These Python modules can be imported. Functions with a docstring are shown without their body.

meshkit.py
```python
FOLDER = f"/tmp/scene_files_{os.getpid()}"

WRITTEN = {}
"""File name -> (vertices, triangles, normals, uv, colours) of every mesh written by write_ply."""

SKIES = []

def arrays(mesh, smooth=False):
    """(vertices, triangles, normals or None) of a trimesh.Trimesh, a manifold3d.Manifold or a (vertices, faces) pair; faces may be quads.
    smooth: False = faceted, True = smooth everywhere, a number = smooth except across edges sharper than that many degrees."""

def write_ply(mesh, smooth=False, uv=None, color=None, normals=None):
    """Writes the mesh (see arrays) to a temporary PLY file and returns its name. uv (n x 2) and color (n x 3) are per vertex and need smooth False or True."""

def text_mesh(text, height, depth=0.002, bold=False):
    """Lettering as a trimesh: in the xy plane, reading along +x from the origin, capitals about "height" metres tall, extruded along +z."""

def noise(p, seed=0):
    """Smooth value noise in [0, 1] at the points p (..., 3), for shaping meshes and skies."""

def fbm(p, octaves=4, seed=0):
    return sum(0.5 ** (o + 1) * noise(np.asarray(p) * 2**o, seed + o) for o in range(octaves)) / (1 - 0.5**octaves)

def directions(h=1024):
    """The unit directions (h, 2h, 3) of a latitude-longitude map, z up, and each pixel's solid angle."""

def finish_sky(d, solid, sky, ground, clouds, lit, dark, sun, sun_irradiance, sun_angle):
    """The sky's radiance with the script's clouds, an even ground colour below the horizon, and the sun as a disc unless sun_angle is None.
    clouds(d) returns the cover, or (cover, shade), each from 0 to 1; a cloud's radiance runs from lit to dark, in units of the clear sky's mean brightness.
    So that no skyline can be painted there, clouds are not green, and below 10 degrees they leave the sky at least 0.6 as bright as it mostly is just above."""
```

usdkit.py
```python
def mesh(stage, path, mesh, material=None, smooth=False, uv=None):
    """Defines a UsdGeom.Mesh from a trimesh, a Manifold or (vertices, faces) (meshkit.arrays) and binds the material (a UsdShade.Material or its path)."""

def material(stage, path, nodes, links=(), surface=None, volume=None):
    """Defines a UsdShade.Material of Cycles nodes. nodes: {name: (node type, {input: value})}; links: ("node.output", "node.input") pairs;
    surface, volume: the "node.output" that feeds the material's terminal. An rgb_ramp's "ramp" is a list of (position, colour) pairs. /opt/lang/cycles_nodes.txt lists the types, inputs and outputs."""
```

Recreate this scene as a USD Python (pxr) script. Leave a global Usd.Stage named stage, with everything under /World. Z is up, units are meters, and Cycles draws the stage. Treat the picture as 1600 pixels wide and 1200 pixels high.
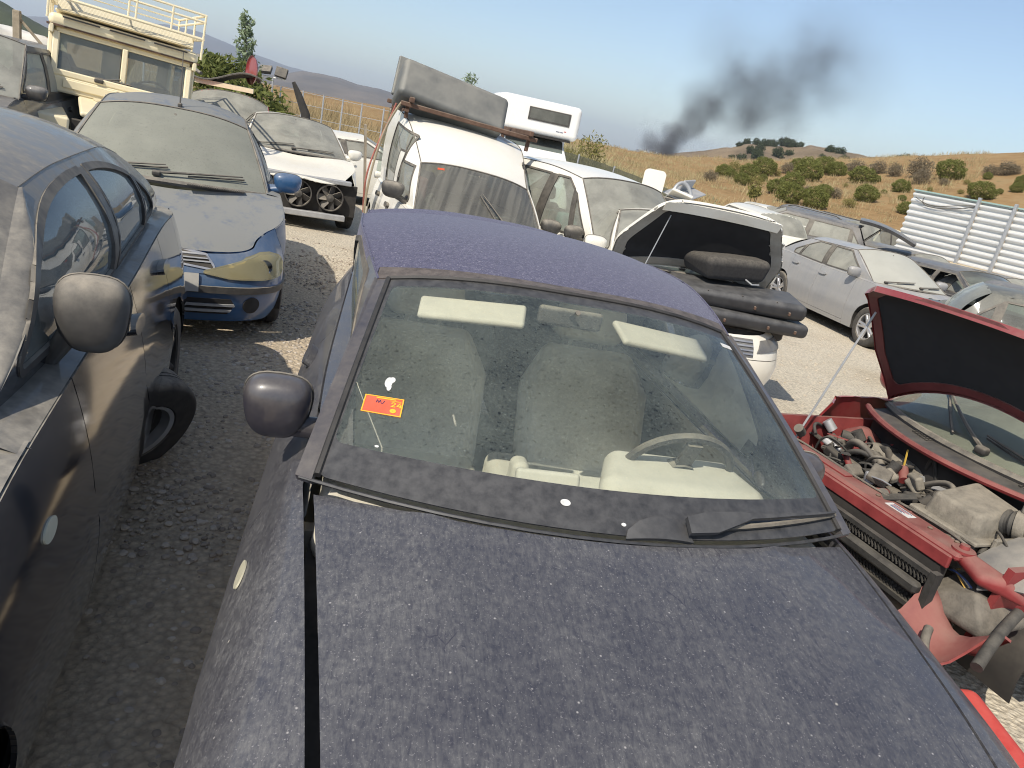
import math, random, numpy as np, trimesh, usdkit, meshkit, manifold3d
from pxr import Usd, UsdGeom, UsdLux, UsdShade, Gf, Sdf, Vt
from shapely.geometry import Polygon, box as sbox, LineString, Point, MultiPolygon
import shapely
from shapely import affinity, prepared
from shapely.ops import unary_union
from scipy.interpolate import PchipInterpolator, CubicSpline

stage = Usd.Stage.CreateInMemory()
UsdGeom.SetStageUpAxis(stage, UsdGeom.Tokens.z); UsdGeom.SetStageMetersPerUnit(stage, 1.0)
world = UsdGeom.Xform.Define(stage, '/World'); stage.SetDefaultPrim(world.GetPrim())
UsdGeom.Scope.Define(stage, '/World/Looks')
# ---------------------------------------------------------------- camera, sky, sun, exposure
CAM_H, ROLL, PITCH, FPX = 1.90, math.radians(12.0), math.atan(386 / 1164.), 1164.
EXPOSURE = 0.38
SUN_EL, SUN_AZ = math.radians(47), math.atan2(-0.46, -0.89)      # azimuth = atan2(x, y) of the direction towards the sun
SKY_STRENGTH, SUN_I = 0.118, 1.0
_f = np.array([0, math.cos(PITCH), -math.sin(PITCH)]); _r = np.array([1., 0, 0]); _u = np.cross(_r, _f)
_cr = math.cos(ROLL) * _r + math.sin(ROLL) * _u; _cu = -math.sin(ROLL) * _r + math.cos(ROLL) * _u
cam = UsdGeom.Camera.Define(stage, '/World/camera')
cam.AddTransformOp().Set(Gf.Matrix4d(*_cr, 0, *_cu, 0, *(-_f), 0, 0, 0, CAM_H, 1))
cam.CreateHorizontalApertureAttr(36.0); cam.CreateVerticalApertureAttr(27.0)
cam.CreateFocalLengthAttr(36.0 * FPX / 1600); cam.CreateClippingRangeAttr(Gf.Vec2f(0.05, 30000)); cam.CreateExposureAttr(EXPOSURE)
sky = UsdLux.DomeLight.Define(stage, '/World/sky')
skym = usdkit.material(stage, '/World/Looks/sky', {
    's': ('sky_texture', {'sky_type': 'single_scattering', 'sun_disc': False, 'sun_elevation': SUN_EL, 'sun_rotation': SUN_AZ, 'altitude': 100.0, 'air_density': 1.0, 'aerosol_density': 1.0, 'ozone_density': 1.0}),
    'b': ('background_shader', {'strength': SKY_STRENGTH})}, [('s.color', 'b.color')], surface='b.background')
UsdShade.MaterialBindingAPI.Apply(sky.GetPrim()).Bind(skym)
sky.GetPrim().SetCustomDataByKey('kind', 'structure'); sky.GetPrim().SetCustomDataByKey('label', 'clear hazy blue summer sky'); sky.GetPrim().SetCustomDataByKey('category', 'sky')
sun = UsdLux.DistantLight.Define(stage, '/World/sun')
sun.CreateNormalizeAttr(True); sun.CreateIntensityAttr(SUN_I); sun.CreateAngleAttr(0.53); sun.CreateColorAttr(Gf.Vec3f(1.0, 0.93, 0.82))
_sd = np.array([math.sin(SUN_AZ) * math.cos(SUN_EL), math.cos(SUN_AZ) * math.cos(SUN_EL), math.sin(SUN_EL)])
_x = np.cross([0, 0, 1.], _sd); _x /= np.linalg.norm(_x); _y = np.cross(_sd, _x)
sun.AddTransformOp().Set(Gf.Matrix4d(*_x, 0, *_y, 0, *_sd, 0, 0, 0, 50, 1))

# ---------------------------------------------------------------- helpers
V = lambda *a: np.array(a, float)
def sm(t): t = np.clip(t, 0, 1); return t * t * (3 - 2 * t)
def ray(px, py):
    d = _f * FPX + _cr * (px - 800) + _cu * (600 - py); return d / np.linalg.norm(d)
def at_z(px, py, z=0.): d = ray(px, py); return V(0, 0, CAM_H) + d * ((z - CAM_H) / d[2])
def at_d(px, py, dist): d = ray(px, py); return V(0, 0, CAM_H) + d * (dist / math.hypot(d[0], d[1]))
def at_dv(px, py, D): d = ray(px, py); return V(0, 0, CAM_H) + np.outer(np.asarray(D) / math.hypot(d[0], d[1]), d)
def ground_z(x, y):
    d = 0.5 * np.asarray(x) + 0.85 * np.asarray(y)
    return -0.25 * sm((d - 4) / 9.0) - 0.25 * sm((np.asarray(x) - 5.5) / 4.0)

_used = {}
def numbered(path):
    k = _used.get(path, -1) + 1; _used[path] = k
    return path if k == 0 else f'{path}_{k:03d}'
def tag(o, label=None, cat=None, group=None, kind=None):
    p = o.GetPrim() if hasattr(o, 'GetPrim') else o
    for k, v in (('label', label), ('category', cat), ('group', group), ('kind', kind)):
        if v: p.SetCustomDataByKey(k, v)
    return o
def thing(name, label, cat, loc=(0, 0, 0), rz=0., group=None, kind=None, tilt=None, scale=None):
    x = UsdGeom.Xform.Define(stage, numbered('/World/' + name))
    x.AddTranslateOp().Set(Gf.Vec3d(*map(float, loc)))
    if tilt is not None: x.AddRotateXYZOp().Set(Gf.Vec3f(*tilt))
    else: x.AddRotateZOp().Set(math.degrees(rz))
    if scale: x.AddScaleOp().Set(Gf.Vec3f(scale, scale, scale))
    tag(x, label, cat, group, kind); return x
def creased(mesh, deg):
    """(vertices, faces) with vertices split along edges sharper than deg degrees"""
    v, f, _ = meshkit.arrays(mesh); key = np.round(v, 6); _, inv = np.unique(key, axis=0, return_inverse=True); inv = inv.ravel(); g = inv[f]
    fn = np.cross(v[f[:, 1]] - v[f[:, 0]], v[f[:, 2]] - v[f[:, 0]]); ln = np.linalg.norm(fn, axis=1); ok = ln > 1e-14; f, g, fn, ln = f[ok], g[ok], fn[ok], ln[ok]; u = fn / ln[:, None]
    cv = g.ravel(); cf = np.repeat(np.arange(len(f)), 3); o = np.argsort(cv, kind='stable'); cv_, cf_ = cv[o], cf[o]
    st = np.r_[0, np.where(np.diff(cv_))[0] + 1]; cnt = np.diff(np.r_[st, len(cv_)]); N = np.zeros((len(cv_), 3)); co = math.cos(math.radians(deg))
    for k in np.unique(cnt):
        idx = st[cnt == k][:, None] + np.arange(k); F = cf_[idx]; U = u[F]; m = np.einsum('vik,vjk->vij', U, U) > co; N[idx] = np.einsum('vij,vjk->vik', m, fn[F])
    N /= np.linalg.norm(N, axis=1, keepdims=True) + 1e-300; C = np.empty((len(cv), 4)); C[o, 0] = cv_; C[o, 1:] = np.round(N, 3)
    _, first, ci = np.unique(C, axis=0, return_index=True, return_inverse=True)
    return v[f.ravel()[first]], ci.ravel().reshape(-1, 3)
def obj(name, mesh, mat, parent=None, smooth=35, label=None, cat=None, group=None, kind=None):
    path = numbered((str(parent.GetPath()) if parent is not None else '/World') + '/' + name)
    if smooth is not True and smooth: mesh, smooth = creased(mesh, smooth), True
    m = usdkit.mesh(stage, path, mesh, mat, smooth=smooth)
    tag(m, label, cat, group, kind); return m
cat_ = trimesh.util.concatenate
def TM(v, f): return trimesh.Trimesh(np.asarray(v, float), np.asarray(f, int), process=False)
def bx(c, s, rot=None, bev=0.0):
    c, s = np.array(c, float), np.array(s, float)
    if bev > 0:
        h = s / 2 - bev; P = []
        for i in (-1, 1):
            for j in (-1, 1):
                for k in (-1, 1):
                    q = h * (i, j, k)
                    P += [q + (i * bev, 0, 0), q + (0, j * bev, 0), q + (0, 0, k * bev)]
        m = trimesh.convex.convex_hull(np.array(P))
    else: m = trimesh.creation.box(s)
    if rot is not None: m.apply_transform(trimesh.transformations.euler_matrix(*rot))
    m.apply_translation(c); return m
def tube(pts, r, n=8, cap=True):
    pts = np.asarray(pts, float); k = len(pts); r = np.broadcast_to(np.asarray(r, float), (k,))
    T = np.gradient(pts, axis=0); T /= np.linalg.norm(T, axis=1, keepdims=True) + 1e-12
    a = V(0, 0, 1) if abs(T[0][2]) < .9 else V(1, 0, 0); N = np.cross(T[0], a); N /= np.linalg.norm(N)
    vs = []; th = np.arange(n) * 2 * math.pi / n
    for i in range(k):
        N = N - T[i] * (N @ T[i]); N /= np.linalg.norm(N) + 1e-12; B = np.cross(T[i], N)
        vs.append(pts[i] + r[i] * (np.cos(th)[:, None] * N + np.sin(th)[:, None] * B))
    v = np.vstack(vs); f = []
    for i in range(k - 1):
        for j in range(n):
            a0, b0 = i * n + j, i * n + (j + 1) % n
            f += [(a0, b0, b0 + n), (a0, b0 + n, a0 + n)]
    if cap:
        v = np.vstack([v, pts[0], pts[-1]]); c0, c1 = len(v) - 2, len(v) - 1
        for j in range(n):
            f += [(c0, (j + 1) % n, j), (c1, (k - 1) * n + j, (k - 1) * n + (j + 1) % n)]
    return TM(v, f)
def spl(pts, n=24):
    pts = np.asarray(pts, float); t = np.r_[0, np.cumsum(np.linalg.norm(np.diff(pts, axis=0), axis=1))]
    if len(pts) < 3: return pts
    return CubicSpline(t, pts)(np.linspace(0, t[-1], n))
def blob(P, r):
    """convex hull of spheres: points P, radii r"""
    P = np.asarray(P, float); r = np.broadcast_to(np.asarray(r, float), (len(P),))
    ic = trimesh.creation.icosphere(subdivisions=2).vertices
    return trimesh.convex.convex_hull(np.vstack([p + ic * q for p, q in zip(P, r)]))
def rbox(s, r, c=(0, 0, 0), rot=None):
    s = np.array(s) / 2 - r
    m = blob([s * (i, j, k) for i in (-1, 1) for j in (-1, 1) for k in (-1, 1)], r)
    if rot is not None: m.apply_transform(trimesh.transformations.euler_matrix(*rot))
    m.apply_translation(c); return m
def cyl(p0, p1, r, n=16): return tube([p0, p1], r, n)
def superq(r, p=.72, flat=None, tilt=None):
    m = trimesh.creation.icosphere(subdivisions=3); v = m.vertices; v = np.sign(v) * np.abs(v) ** p; v /= np.abs(v).max(0); v = v * r
    if flat is not None: v[:, 0] = np.maximum(v[:, 0], flat)
    m.vertices = v
    return m
def lathe(prof, n=32, axis='y'):
    prof = np.asarray(prof, float); th = np.arange(n) * 2 * math.pi / n; k = len(prof)
    v = np.stack([prof[:, 0][:, None] * np.cos(th), np.repeat(prof[:, 1][:, None], n, 1), prof[:, 0][:, None] * np.sin(th)], -1).reshape(-1, 3)
    f = []
    for i in range(k - 1):
        for j in range(n):
            a, b = i * n + j, i * n + (j + 1) % n; f += [(a, a + n, b + n), (a, b + n, b)]
    return TM(v, f)
def patch(poly, fn, step=(.08, .08), rim=0.012, flip=False, lift=0.0, closed=False):
    """Meshes a polygon of a surface's parameter plane; fn(a, b) gives the points; rim turns its edge inwards; closed adds a back face."""
    polys = [g for g in getattr(poly, 'geoms', [poly]) if g.geom_type == 'Polygon' and g.area > 1e-7]
    vid = {}; vs = []; fs = []
    def vi(p):
        k = (round(p[0], 5), round(p[1], 5))
        if k not in vid: vid[k] = len(vs); vs.append(k)
        return vid[k]
    for g in polys:
        a0, b0, a1, b1 = g.bounds; na = max(1, int(math.ceil((a1 - a0) / step[0]))); nb = max(1, int(math.ceil((b1 - b0) / step[1])))
        A = np.linspace(a0, a1, na + 1); B = np.linspace(b0, b1, nb + 1); I, J = (q.ravel() for q in np.meshgrid(np.arange(na), np.arange(nb), indexing='ij'))
        cells = shapely.box(A[I], B[J], A[I + 1], B[J + 1]); shapely.prepare(g); full = shapely.contains_properly(g, cells); part = ~full & shapely.intersects(g, cells)
        for i, j in zip(I[full], J[full]):
            q = [vi(x) for x in ((A[i], B[j]), (A[i + 1], B[j]), (A[i + 1], B[j + 1]), (A[i], B[j + 1]))]
            fs += [(q[0], q[1], q[2]), (q[0], q[2], q[3])]
        for h in shapely.intersection(g, cells[part]):
            for hh in getattr(h, 'geoms', [h]):
                if hh.geom_type != 'Polygon' or hh.area < 1e-9: continue
                co = np.asarray(hh.exterior.coords)[:-1]; d1 = np.roll(co, -1, 0) - co; d2 = np.roll(d1, -1, 0); cr = d1[:, 0] * d2[:, 1] - d1[:, 1] * d2[:, 0]
                if not hh.interiors and (np.all(cr > -1e-9) or np.all(cr < 1e-9)): v2, f2 = co, [(0, k, k + 1) for k in range(1, len(co) - 1)]
                else: v2, f2 = trimesh.creation.triangulate_polygon(hh, engine='earcut')
                ids = [vi(x) for x in v2]
                for t in f2:
                    t = [ids[k] for k in t]
                    if len(set(t)) == 3:
                        (ax, ay), (bx_, by), (cx, cy) = (vs[k] for k in t)
                        ar = (bx_ - ax) * (cy - ay) - (by - ay) * (cx - ax)
                        if abs(ar) > 1e-10: fs.append(tuple(t) if ar > 0 else (t[0], t[2], t[1]))
    if not fs: return None
    uv = np.array(vs); P = fn(uv[:, 0], uv[:, 1]); F = np.array(fs)
    if flip: F = F[:, ::-1]
    n = np.zeros_like(P); fn_ = np.cross(P[F[:, 1]] - P[F[:, 0]], P[F[:, 2]] - P[F[:, 0]])
    for k in range(3): np.add.at(n, F[:, k], fn_)
    n /= np.linalg.norm(n, axis=1, keepdims=True) + 1e-12
    P = P + n * lift; V_, F_ = [P], [F]
    if rim or closed:
        e = np.sort(np.vstack([F[:, [0, 1]], F[:, [1, 2]], F[:, [2, 0]]]), axis=1); ed = np.vstack([F[:, [0, 1]], F[:, [1, 2]], F[:, [2, 0]]])
        key = e[:, 0].astype(np.int64) * (len(P) + 1) + e[:, 1]; _, inv, cnt = np.unique(key, return_inverse=True, return_counts=True)
        be = ed[cnt[inv.ravel()] == 1]
        m = len(be); o = len(P)
        quad = np.vstack([P[be[:, 0]], P[be[:, 1]], P[be[:, 1]] - n[be[:, 1]] * rim, P[be[:, 0]] - n[be[:, 0]] * rim])
        i = np.arange(m); V_.append(quad); F_ += [np.stack([o + i, o + 2 * m + i, o + m + i], 1), np.stack([o + i, o + 3 * m + i, o + 2 * m + i], 1)]
        if closed:
            V_.append(P - n * rim); F_.append(F[:, ::-1] + o + 4 * m)
    return TM(np.vstack(V_), np.vstack(F_))
def rounded(poly, r):
    return poly.buffer(-r, join_style=1).buffer(r * 1.0, join_style=1, quad_segs=6) if r > 0 else poly
def sellipse(c, r, n=24, p=2.5, rot=0.):
    t = np.arange(n) * 2 * math.pi / n
    q = np.stack([np.sign(np.cos(t)) * np.abs(np.cos(t)) ** (2 / p) * r[0], np.sign(np.sin(t)) * np.abs(np.sin(t)) ** (2 / p) * r[1]], 1)
    return affinity.translate(affinity.rotate(Polygon(q), rot, origin=(0, 0)), *c)

# ---------------------------------------------------------------- materials
L_ = '/World/Looks/'
def MAT(name, nodes, links, surface='p.BSDF', volume=None): return usdkit.material(stage, L_ + name, nodes, links, surface=surface, volume=volume)
DUST = (0.40, 0.35, 0.27)
def plain(name, col, rough=0.6, var=0.15, scale=9., metal=0.0, spec=0.5, bump=0.0, dust=0.0, dcol=DUST):
    """an even material with mottling, and dust that has settled on faces that point up"""
    n = {'g': ('geometry', {}), 'n': ('noise_texture', {'scale': scale, 'detail': 6.0, 'roughness': 0.65}), 'n2': ('noise_texture', {'scale': scale * 7.3, 'detail': 3.0}),
         'r': ('rgb_ramp', {'ramp': [(0.25, tuple(c * (1 - var) for c in col)), (0.75, tuple(min(1, c * (1 + var)) for c in col))]}),
         'p': ('principled_bsdf', {'metallic': metal, 'specular_ior_level': spec})}
    l = [('g.position', 'n.vector'), ('g.position', 'n2.vector'), ('n.fac', 'r.fac')]
    n['sx'] = ('separate_xyz', {}); l.append(('g.normal', 'sx.vector'))
    n['up'] = ('map_range', {'from_min': -0.1, 'from_max': 0.9, 'to_min': 0.12 * dust, 'to_max': dust, 'clamp': True}); l.append(('sx.z', 'up.value'))
    n['dn'] = ('map_range', {'from_min': 0.3, 'from_max': 0.62, 'to_min': 0.45, 'to_max': 1.25, 'clamp': True}); l.append(('n.fac', 'dn.value'))
    n['dm'] = ('math', {'math_type': 'multiply', 'use_clamp': True}); l += [('up.result', 'dm.value1'), ('dn.result', 'dm.value2')]
    n['mx'] = ('mix', {'color2': dcol}); l += [('dm.value', 'mx.fac'), ('r.color', 'mx.color1'), ('mx.color', 'p.base_color')]
    n['ro'] = ('mix_float', {'a': rough, 'b': 0.95}); l += [('dm.value', 'ro.fac'), ('ro.result', 'p.roughness')]
    if bump: n['b'] = ('bump', {'strength': 0.6, 'distance': bump}); l += [('n2.fac', 'b.height'), ('b.normal', 'p.normal')]
    return MAT(name, n, l)
def paint(name, col, dust=0.5, side=0.12, rough=0.28, dcol=DUST, coat=0.6, scale=1.0, upmax=0.85, upmin=-0.05):
    """car paint under dust: thick on faces that point up, thin on flanks, blotched, streaked and specked"""
    n = {'g': ('geometry', {}), 'n1': ('noise_texture', {'scale': 2.2 * scale, 'detail': 8.0, 'roughness': 0.62}), 'n2': ('noise_texture', {'scale': 42. * scale, 'detail': 5.0, 'roughness': 0.7}),
         'mp': ('mapping', {'scale': (14., 14., 1.6)}), 'n3': ('noise_texture', {'scale': 1.0, 'detail': 4.0, 'distortion': 0.4}),
         'sx': ('separate_xyz', {}), 'up': ('map_range', {'from_min': upmin, 'from_max': upmax, 'to_min': side, 'to_max': dust, 'clamp': True}),
         'b1': ('map_range', {'from_min': 0.32, 'from_max': 0.68, 'to_min': 0.6, 'to_max': 1.25, 'clamp': True}),
         'b2': ('map_range', {'from_min': 0.3, 'from_max': 0.7, 'to_min': 0.75, 'to_max': 1.2, 'clamp': True}),
         'b3': ('map_range', {'from_min': 0.35, 'from_max': 0.65, 'to_min': 0.8, 'to_max': 1.18, 'clamp': True}),
         'm1': ('math', {'math_type': 'multiply'}), 'm2': ('math', {'math_type': 'multiply'}), 'm3': ('math', {'math_type': 'multiply', 'use_clamp': True}),
         'mx': ('mix', {'color1': col, 'color2': dcol}), 'ro': ('mix_float', {'a': rough, 'b': 0.9}), 'ct': ('mix_float', {'a': coat, 'b': 0.0}),
         'p': ('principled_bsdf', {'coat_roughness': 0.08})}
    l = [('g.position', 'n1.vector'), ('g.position', 'n2.vector'), ('g.position', 'mp.vector'), ('mp.vector', 'n3.vector'), ('g.normal', 'sx.vector'), ('sx.z', 'up.value'),
         ('n1.fac', 'b1.value'), ('n2.fac', 'b2.value'), ('n3.fac', 'b3.value'), ('up.result', 'm1.value1'), ('b1.result', 'm1.value2'), ('m1.value', 'm2.value1'), ('b2.result', 'm2.value2'),
         ('m2.value', 'm3.value1'), ('b3.result', 'm3.value2'), ('m3.value', 'mx.fac'), ('mx.color', 'p.base_color'), ('m3.value', 'ro.fac'), ('ro.result', 'p.roughness'), ('m3.value', 'ct.fac'), ('ct.result', 'p.coat_weight')]
    return MAT(name, n, l)
def pane(name, tint=(0.75, 0.85, 0.8), dust=0.3, dcol=(0.42, 0.42, 0.36), spots=0.0, dustvar=0.3, rough=0.02, scale=1.0, specks=0.0, streaks=0.0):
    """window glass: clear, reflecting by Fresnel, under a film of dust that hides part of what is behind"""
    n = {'g': ('geometry', {}), 'n1': ('noise_texture', {'scale': 3.0 * scale, 'detail': 7.0, 'roughness': 0.6}), 'n2': ('noise_texture', {'scale': 60. * scale, 'detail': 3.0, 'roughness': 0.6}),
         'd': ('map_range', {'from_min': 0.3, 'from_max': 0.7, 'to_min': dust * (1 - dustvar), 'to_max': dust * (1 + dustvar), 'clamp': True}),
         's': ('map_range', {'from_min': 0.58, 'from_max': 0.72, 'to_min': 0.0, 'to_max': spots, 'clamp': True}),
         'ds': ('math', {'math_type': 'subtract', 'use_clamp': True}),
         't': ('transparent_bsdf', {'color': tint}), 'gl': ('glossy_bsdf', {'roughness': rough, 'color': (0.95, 0.97, 1.0)}), 'f': ('fresnel', {'IOR': 1.5}),
         'm': ('mix_closure', {}), 'df': ('diffuse_bsdf', {'color': dcol}), 'm2': ('mix_closure', {})}
    l = [('g.position', 'n1.vector'), ('g.position', 'n2.vector'), ('n1.fac', 'd.value'), ('n2.fac', 's.value'), ('d.result', 'ds.value1'), ('s.result', 'ds.value2'),
         ('f.fac', 'm.fac'), ('t.BSDF', 'm.closure1'), ('gl.BSDF', 'm.closure2'), ('ds.value', 'm2.fac'), ('m.closure', 'm2.closure1'), ('df.BSDF', 'm2.closure2')]
    if specks:
        n.update({'v': ('voronoi_texture', {'feature': 'f1', 'scale': 75., 'randomness': 1.0}), 'vs': ('separate_color', {}), 'vt': ('map_range', {'from_min': .05, 'from_max': .22, 'to_min': 1., 'to_max': 0., 'clamp': True}), 'vk': ('math', {'math_type': 'greater_than', 'value2': .80}), 'vm': ('math', {'math_type': 'multiply'}), 'vm2': ('math', {'math_type': 'multiply', 'value2': specks}), 'n9': ('noise_texture', {'scale': 130., 'detail': 4., 'roughness': .7}), 'n9r': ('map_range', {'from_min': .52, 'from_max': .75, 'to_min': 0., 'to_max': specks * .7, 'clamp': True}), 'va': ('math', {'math_type': 'add'}), 'vb': ('math', {'math_type': 'add', 'use_clamp': True})})
        l = [q for q in l if q != ('ds.value', 'm2.fac')] + [('g.position', 'v.vector'), ('v.color', 'vs.color'), ('vs.r', 'vk.value1'), ('v.distance', 'vt.value'), ('vt.result', 'vm.value1'), ('vk.value', 'vm.value2'), ('vm.value', 'vm2.value1'), ('g.position', 'n9.vector'), ('n9.fac', 'n9r.value'), ('n9r.result', 'va.value1'), ('vm2.value', 'va.value2'), ('va.value', 'vb.value1'), ('ds.value', 'vb.value2'), ('vb.value', 'm2.fac')]
    if streaks:
        n.update({'mp': ('mapping', {'scale': (20., .6, .6)}), 'ns': ('noise_texture', {'scale': 1., 'detail': 1.5, 'roughness': .5}), 'sr': ('map_range', {'from_min': .42, 'from_max': .62, 'to_min': -streaks, 'to_max': streaks * .6, 'clamp': True}), 'sa': ('math', {'math_type': 'add', 'use_clamp': True})})
        l = [q for q in l if q != ('ds.value', 'm2.fac')] + [('g.position', 'mp.vector'), ('mp.vector', 'ns.vector'), ('ns.fac', 'sr.value'), ('sr.result', 'sa.value1'), ('ds.value', 'sa.value2'), ('sa.value', 'm2.fac')]
    return MAT(name, n, l, surface='m2.closure')
# ---------------------------------------------------------------- the car builder (x forward, y left, z up, origin on the ground)
class Car:
    def __init__(self, **k):
        d = dict(L=4.2, W=1.72, xf=1.25, xb=-1.3, Rw=.31, Ra=.35, rock=.2, zfb=.5, zrb=.5, bulge_ws=.16, bulge_h=.06, crown=.07, gb=.035,
                 nose=[(.15, .10), (.3, .02), (.45, 0.), (.6, .05), (.7, .13), (.8, .25), (.95, .45)], tail=[(.15, .1), (.3, .02), (.5, 0.), (.7, .05), (.9, .10), (1.1, .2)],
                 wf0=.75, mir=(.14, .05, 1.0), zm=.55, k1=.35, k2=.35, fr=(.03, .10, .22, .45, .85), inr=.03, hoodp=2.4, rb=None)
        d.update(k); self.__dict__.update(d)
        h = self.W / 2; X = self.L / 2; a, b, c, e, g = self.fr
        p = [(X, 0), (X - a, .42 * h), (X - b, .70 * h), (X - c, .87 * h), (X - e, .955 * h), (X - g, .985 * h), (0, h), (-X + .85, .985 * h), (-X + .42, .955 * h), (-X + .19, .86 * h), (-X + .08, .68 * h), (-X + .02, .38 * h), (-X, 0)]
        if self.rb: p = [q for q in p]
        p = np.array(p); p = np.vstack([p[2:0:-1] * (1, -1), p, p[-2:-4:-1] * (1, -1)])
        t = np.r_[0, np.cumsum(np.linalg.norm(np.diff(p, axis=0), axis=1))]
        tt = np.linspace(t[2], t[-3], 700); xs, ys = PchipInterpolator(t, p[:, 0])(tt) if False else CubicSpline(t, p[:, 0])(tt), CubicSpline(t, p[:, 1])(tt)
        xs = np.minimum.accumulate(xs) - np.arange(700) * 1e-7
        s = np.r_[0, np.cumsum(np.hypot(np.diff(xs), np.diff(ys)))]
        tx, ty = np.gradient(xs, s), np.gradient(ys, s); l = np.hypot(tx, ty)
        self.s, self.ox, self.oy, self.nx, self.ny, self.P = s, xs, ys, -ty / l * -1, tx / l * -1, s[-1]
        self.nx, self.ny = ty / l * 1.0, -tx / l * 1.0
        self.ZT = PchipInterpolator(*np.array(sorted(self.zt)).T); self.ZC = PchipInterpolator(*np.array(sorted(self.zc)).T)
        self.DK = PchipInterpolator(*np.array(sorted(self.deck)).T) if getattr(self, 'deck', None) else None
        # top edge curve after inset, sampled
        z = self.ZT(self.ox); T = self.S(self.s, z); self.T = T
        fm = T[:, 0] > self.xa - .6; xx, yy, zz = T[fm].T; o = np.argsort(xx); self._ye = (xx[o], yy[o], zz[o])
        rm = T[:, 0] < self.xd + .6; xx, yy, zz = T[rm].T; o = np.argsort(xx); self._yr = (xx[o], yy[o], zz[o])
        self.xhf = T[0, 0]; self.xtr = T[-1, 0]
    def so(self, x): return np.interp(-np.asarray(x, float), -self.ox, self.s)
    def ztop(self, s): return self.ZT(np.interp(np.abs(s), self.s, self.ox))
    def S(self, s, z):
        s, z = np.broadcast_arrays(np.asarray(s, float), np.asarray(z, float)); a = np.abs(s); sg = np.where(s < 0, -1., 1.)
        x, y, nx, ny = (np.interp(a, self.s, q) for q in (self.ox, self.oy, self.nx, self.ny))
        wf = sm((x - (self.L / 2 - self.wf0)) / .62); wr = sm((-x - (self.L / 2 - .6)) / .5)
        dz = z - self.zm; side = np.where(dz > 0, self.k1 * dz ** 2, self.k2 * dz ** 2) + .012 * sm((z - self.zm - .02) / .05) * getattr(self, 'crease', 0)
        ins = side * (1 - wf - wr) + wf * np.interp(z, *np.array(self.nose).T) + wr * np.interp(z, *np.array(self.tail).T)
        return np.stack([x - nx * ins, (y - ny * ins) * sg, z], -1)
    def hood(self, x, y):
        xx, yy, zz = self._ye; ye = np.maximum(np.interp(x, xx, yy), 1e-3); ze = np.interp(x, xx, zz)
        c = self.ZC(np.clip(x, self.zc_min, self.xhf)); r = np.clip(np.abs(y) / ye, 0, 1.02)
        z = c + (ze - c) * r ** self.hoodp
        if getattr(self, 'hood_fn', None): z = z + self.hood_fn(x, y)
        return np.stack([np.broadcast_to(x, z.shape), np.broadcast_to(y, z.shape), z], -1)
    @property
    def zc_min(self): return min(q[0] for q in self.zc)
    def deckf(self, x, y):
        xx, yy, zz = self._yr; ye = np.maximum(np.interp(x, xx, yy), 1e-3); ze = np.interp(x, xx, zz)
        c = self.DK(x); r = np.clip(np.abs(y) / ye, 0, 1.02); z = c + (ze - c) * r ** 3
        return np.stack([x + 0 * z, y + 0 * z, z], -1)
    # windscreen corner / curve helpers
    def wsb(self, u): u = np.asarray(u, float); return np.stack([self.xa + self.bulge_ws * (1 - u ** 2), self.ya * u, self.za + (self.zwc - self.za) * (1 - u ** 2)], -1)
    def wst(self, u): u = np.asarray(u, float); return np.stack([self.xr + self.bulge_h * (1 - u ** 2), self.yr * u, self.zr + self.crown * (1 - np.abs(u) ** 2.6)], -1)
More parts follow.
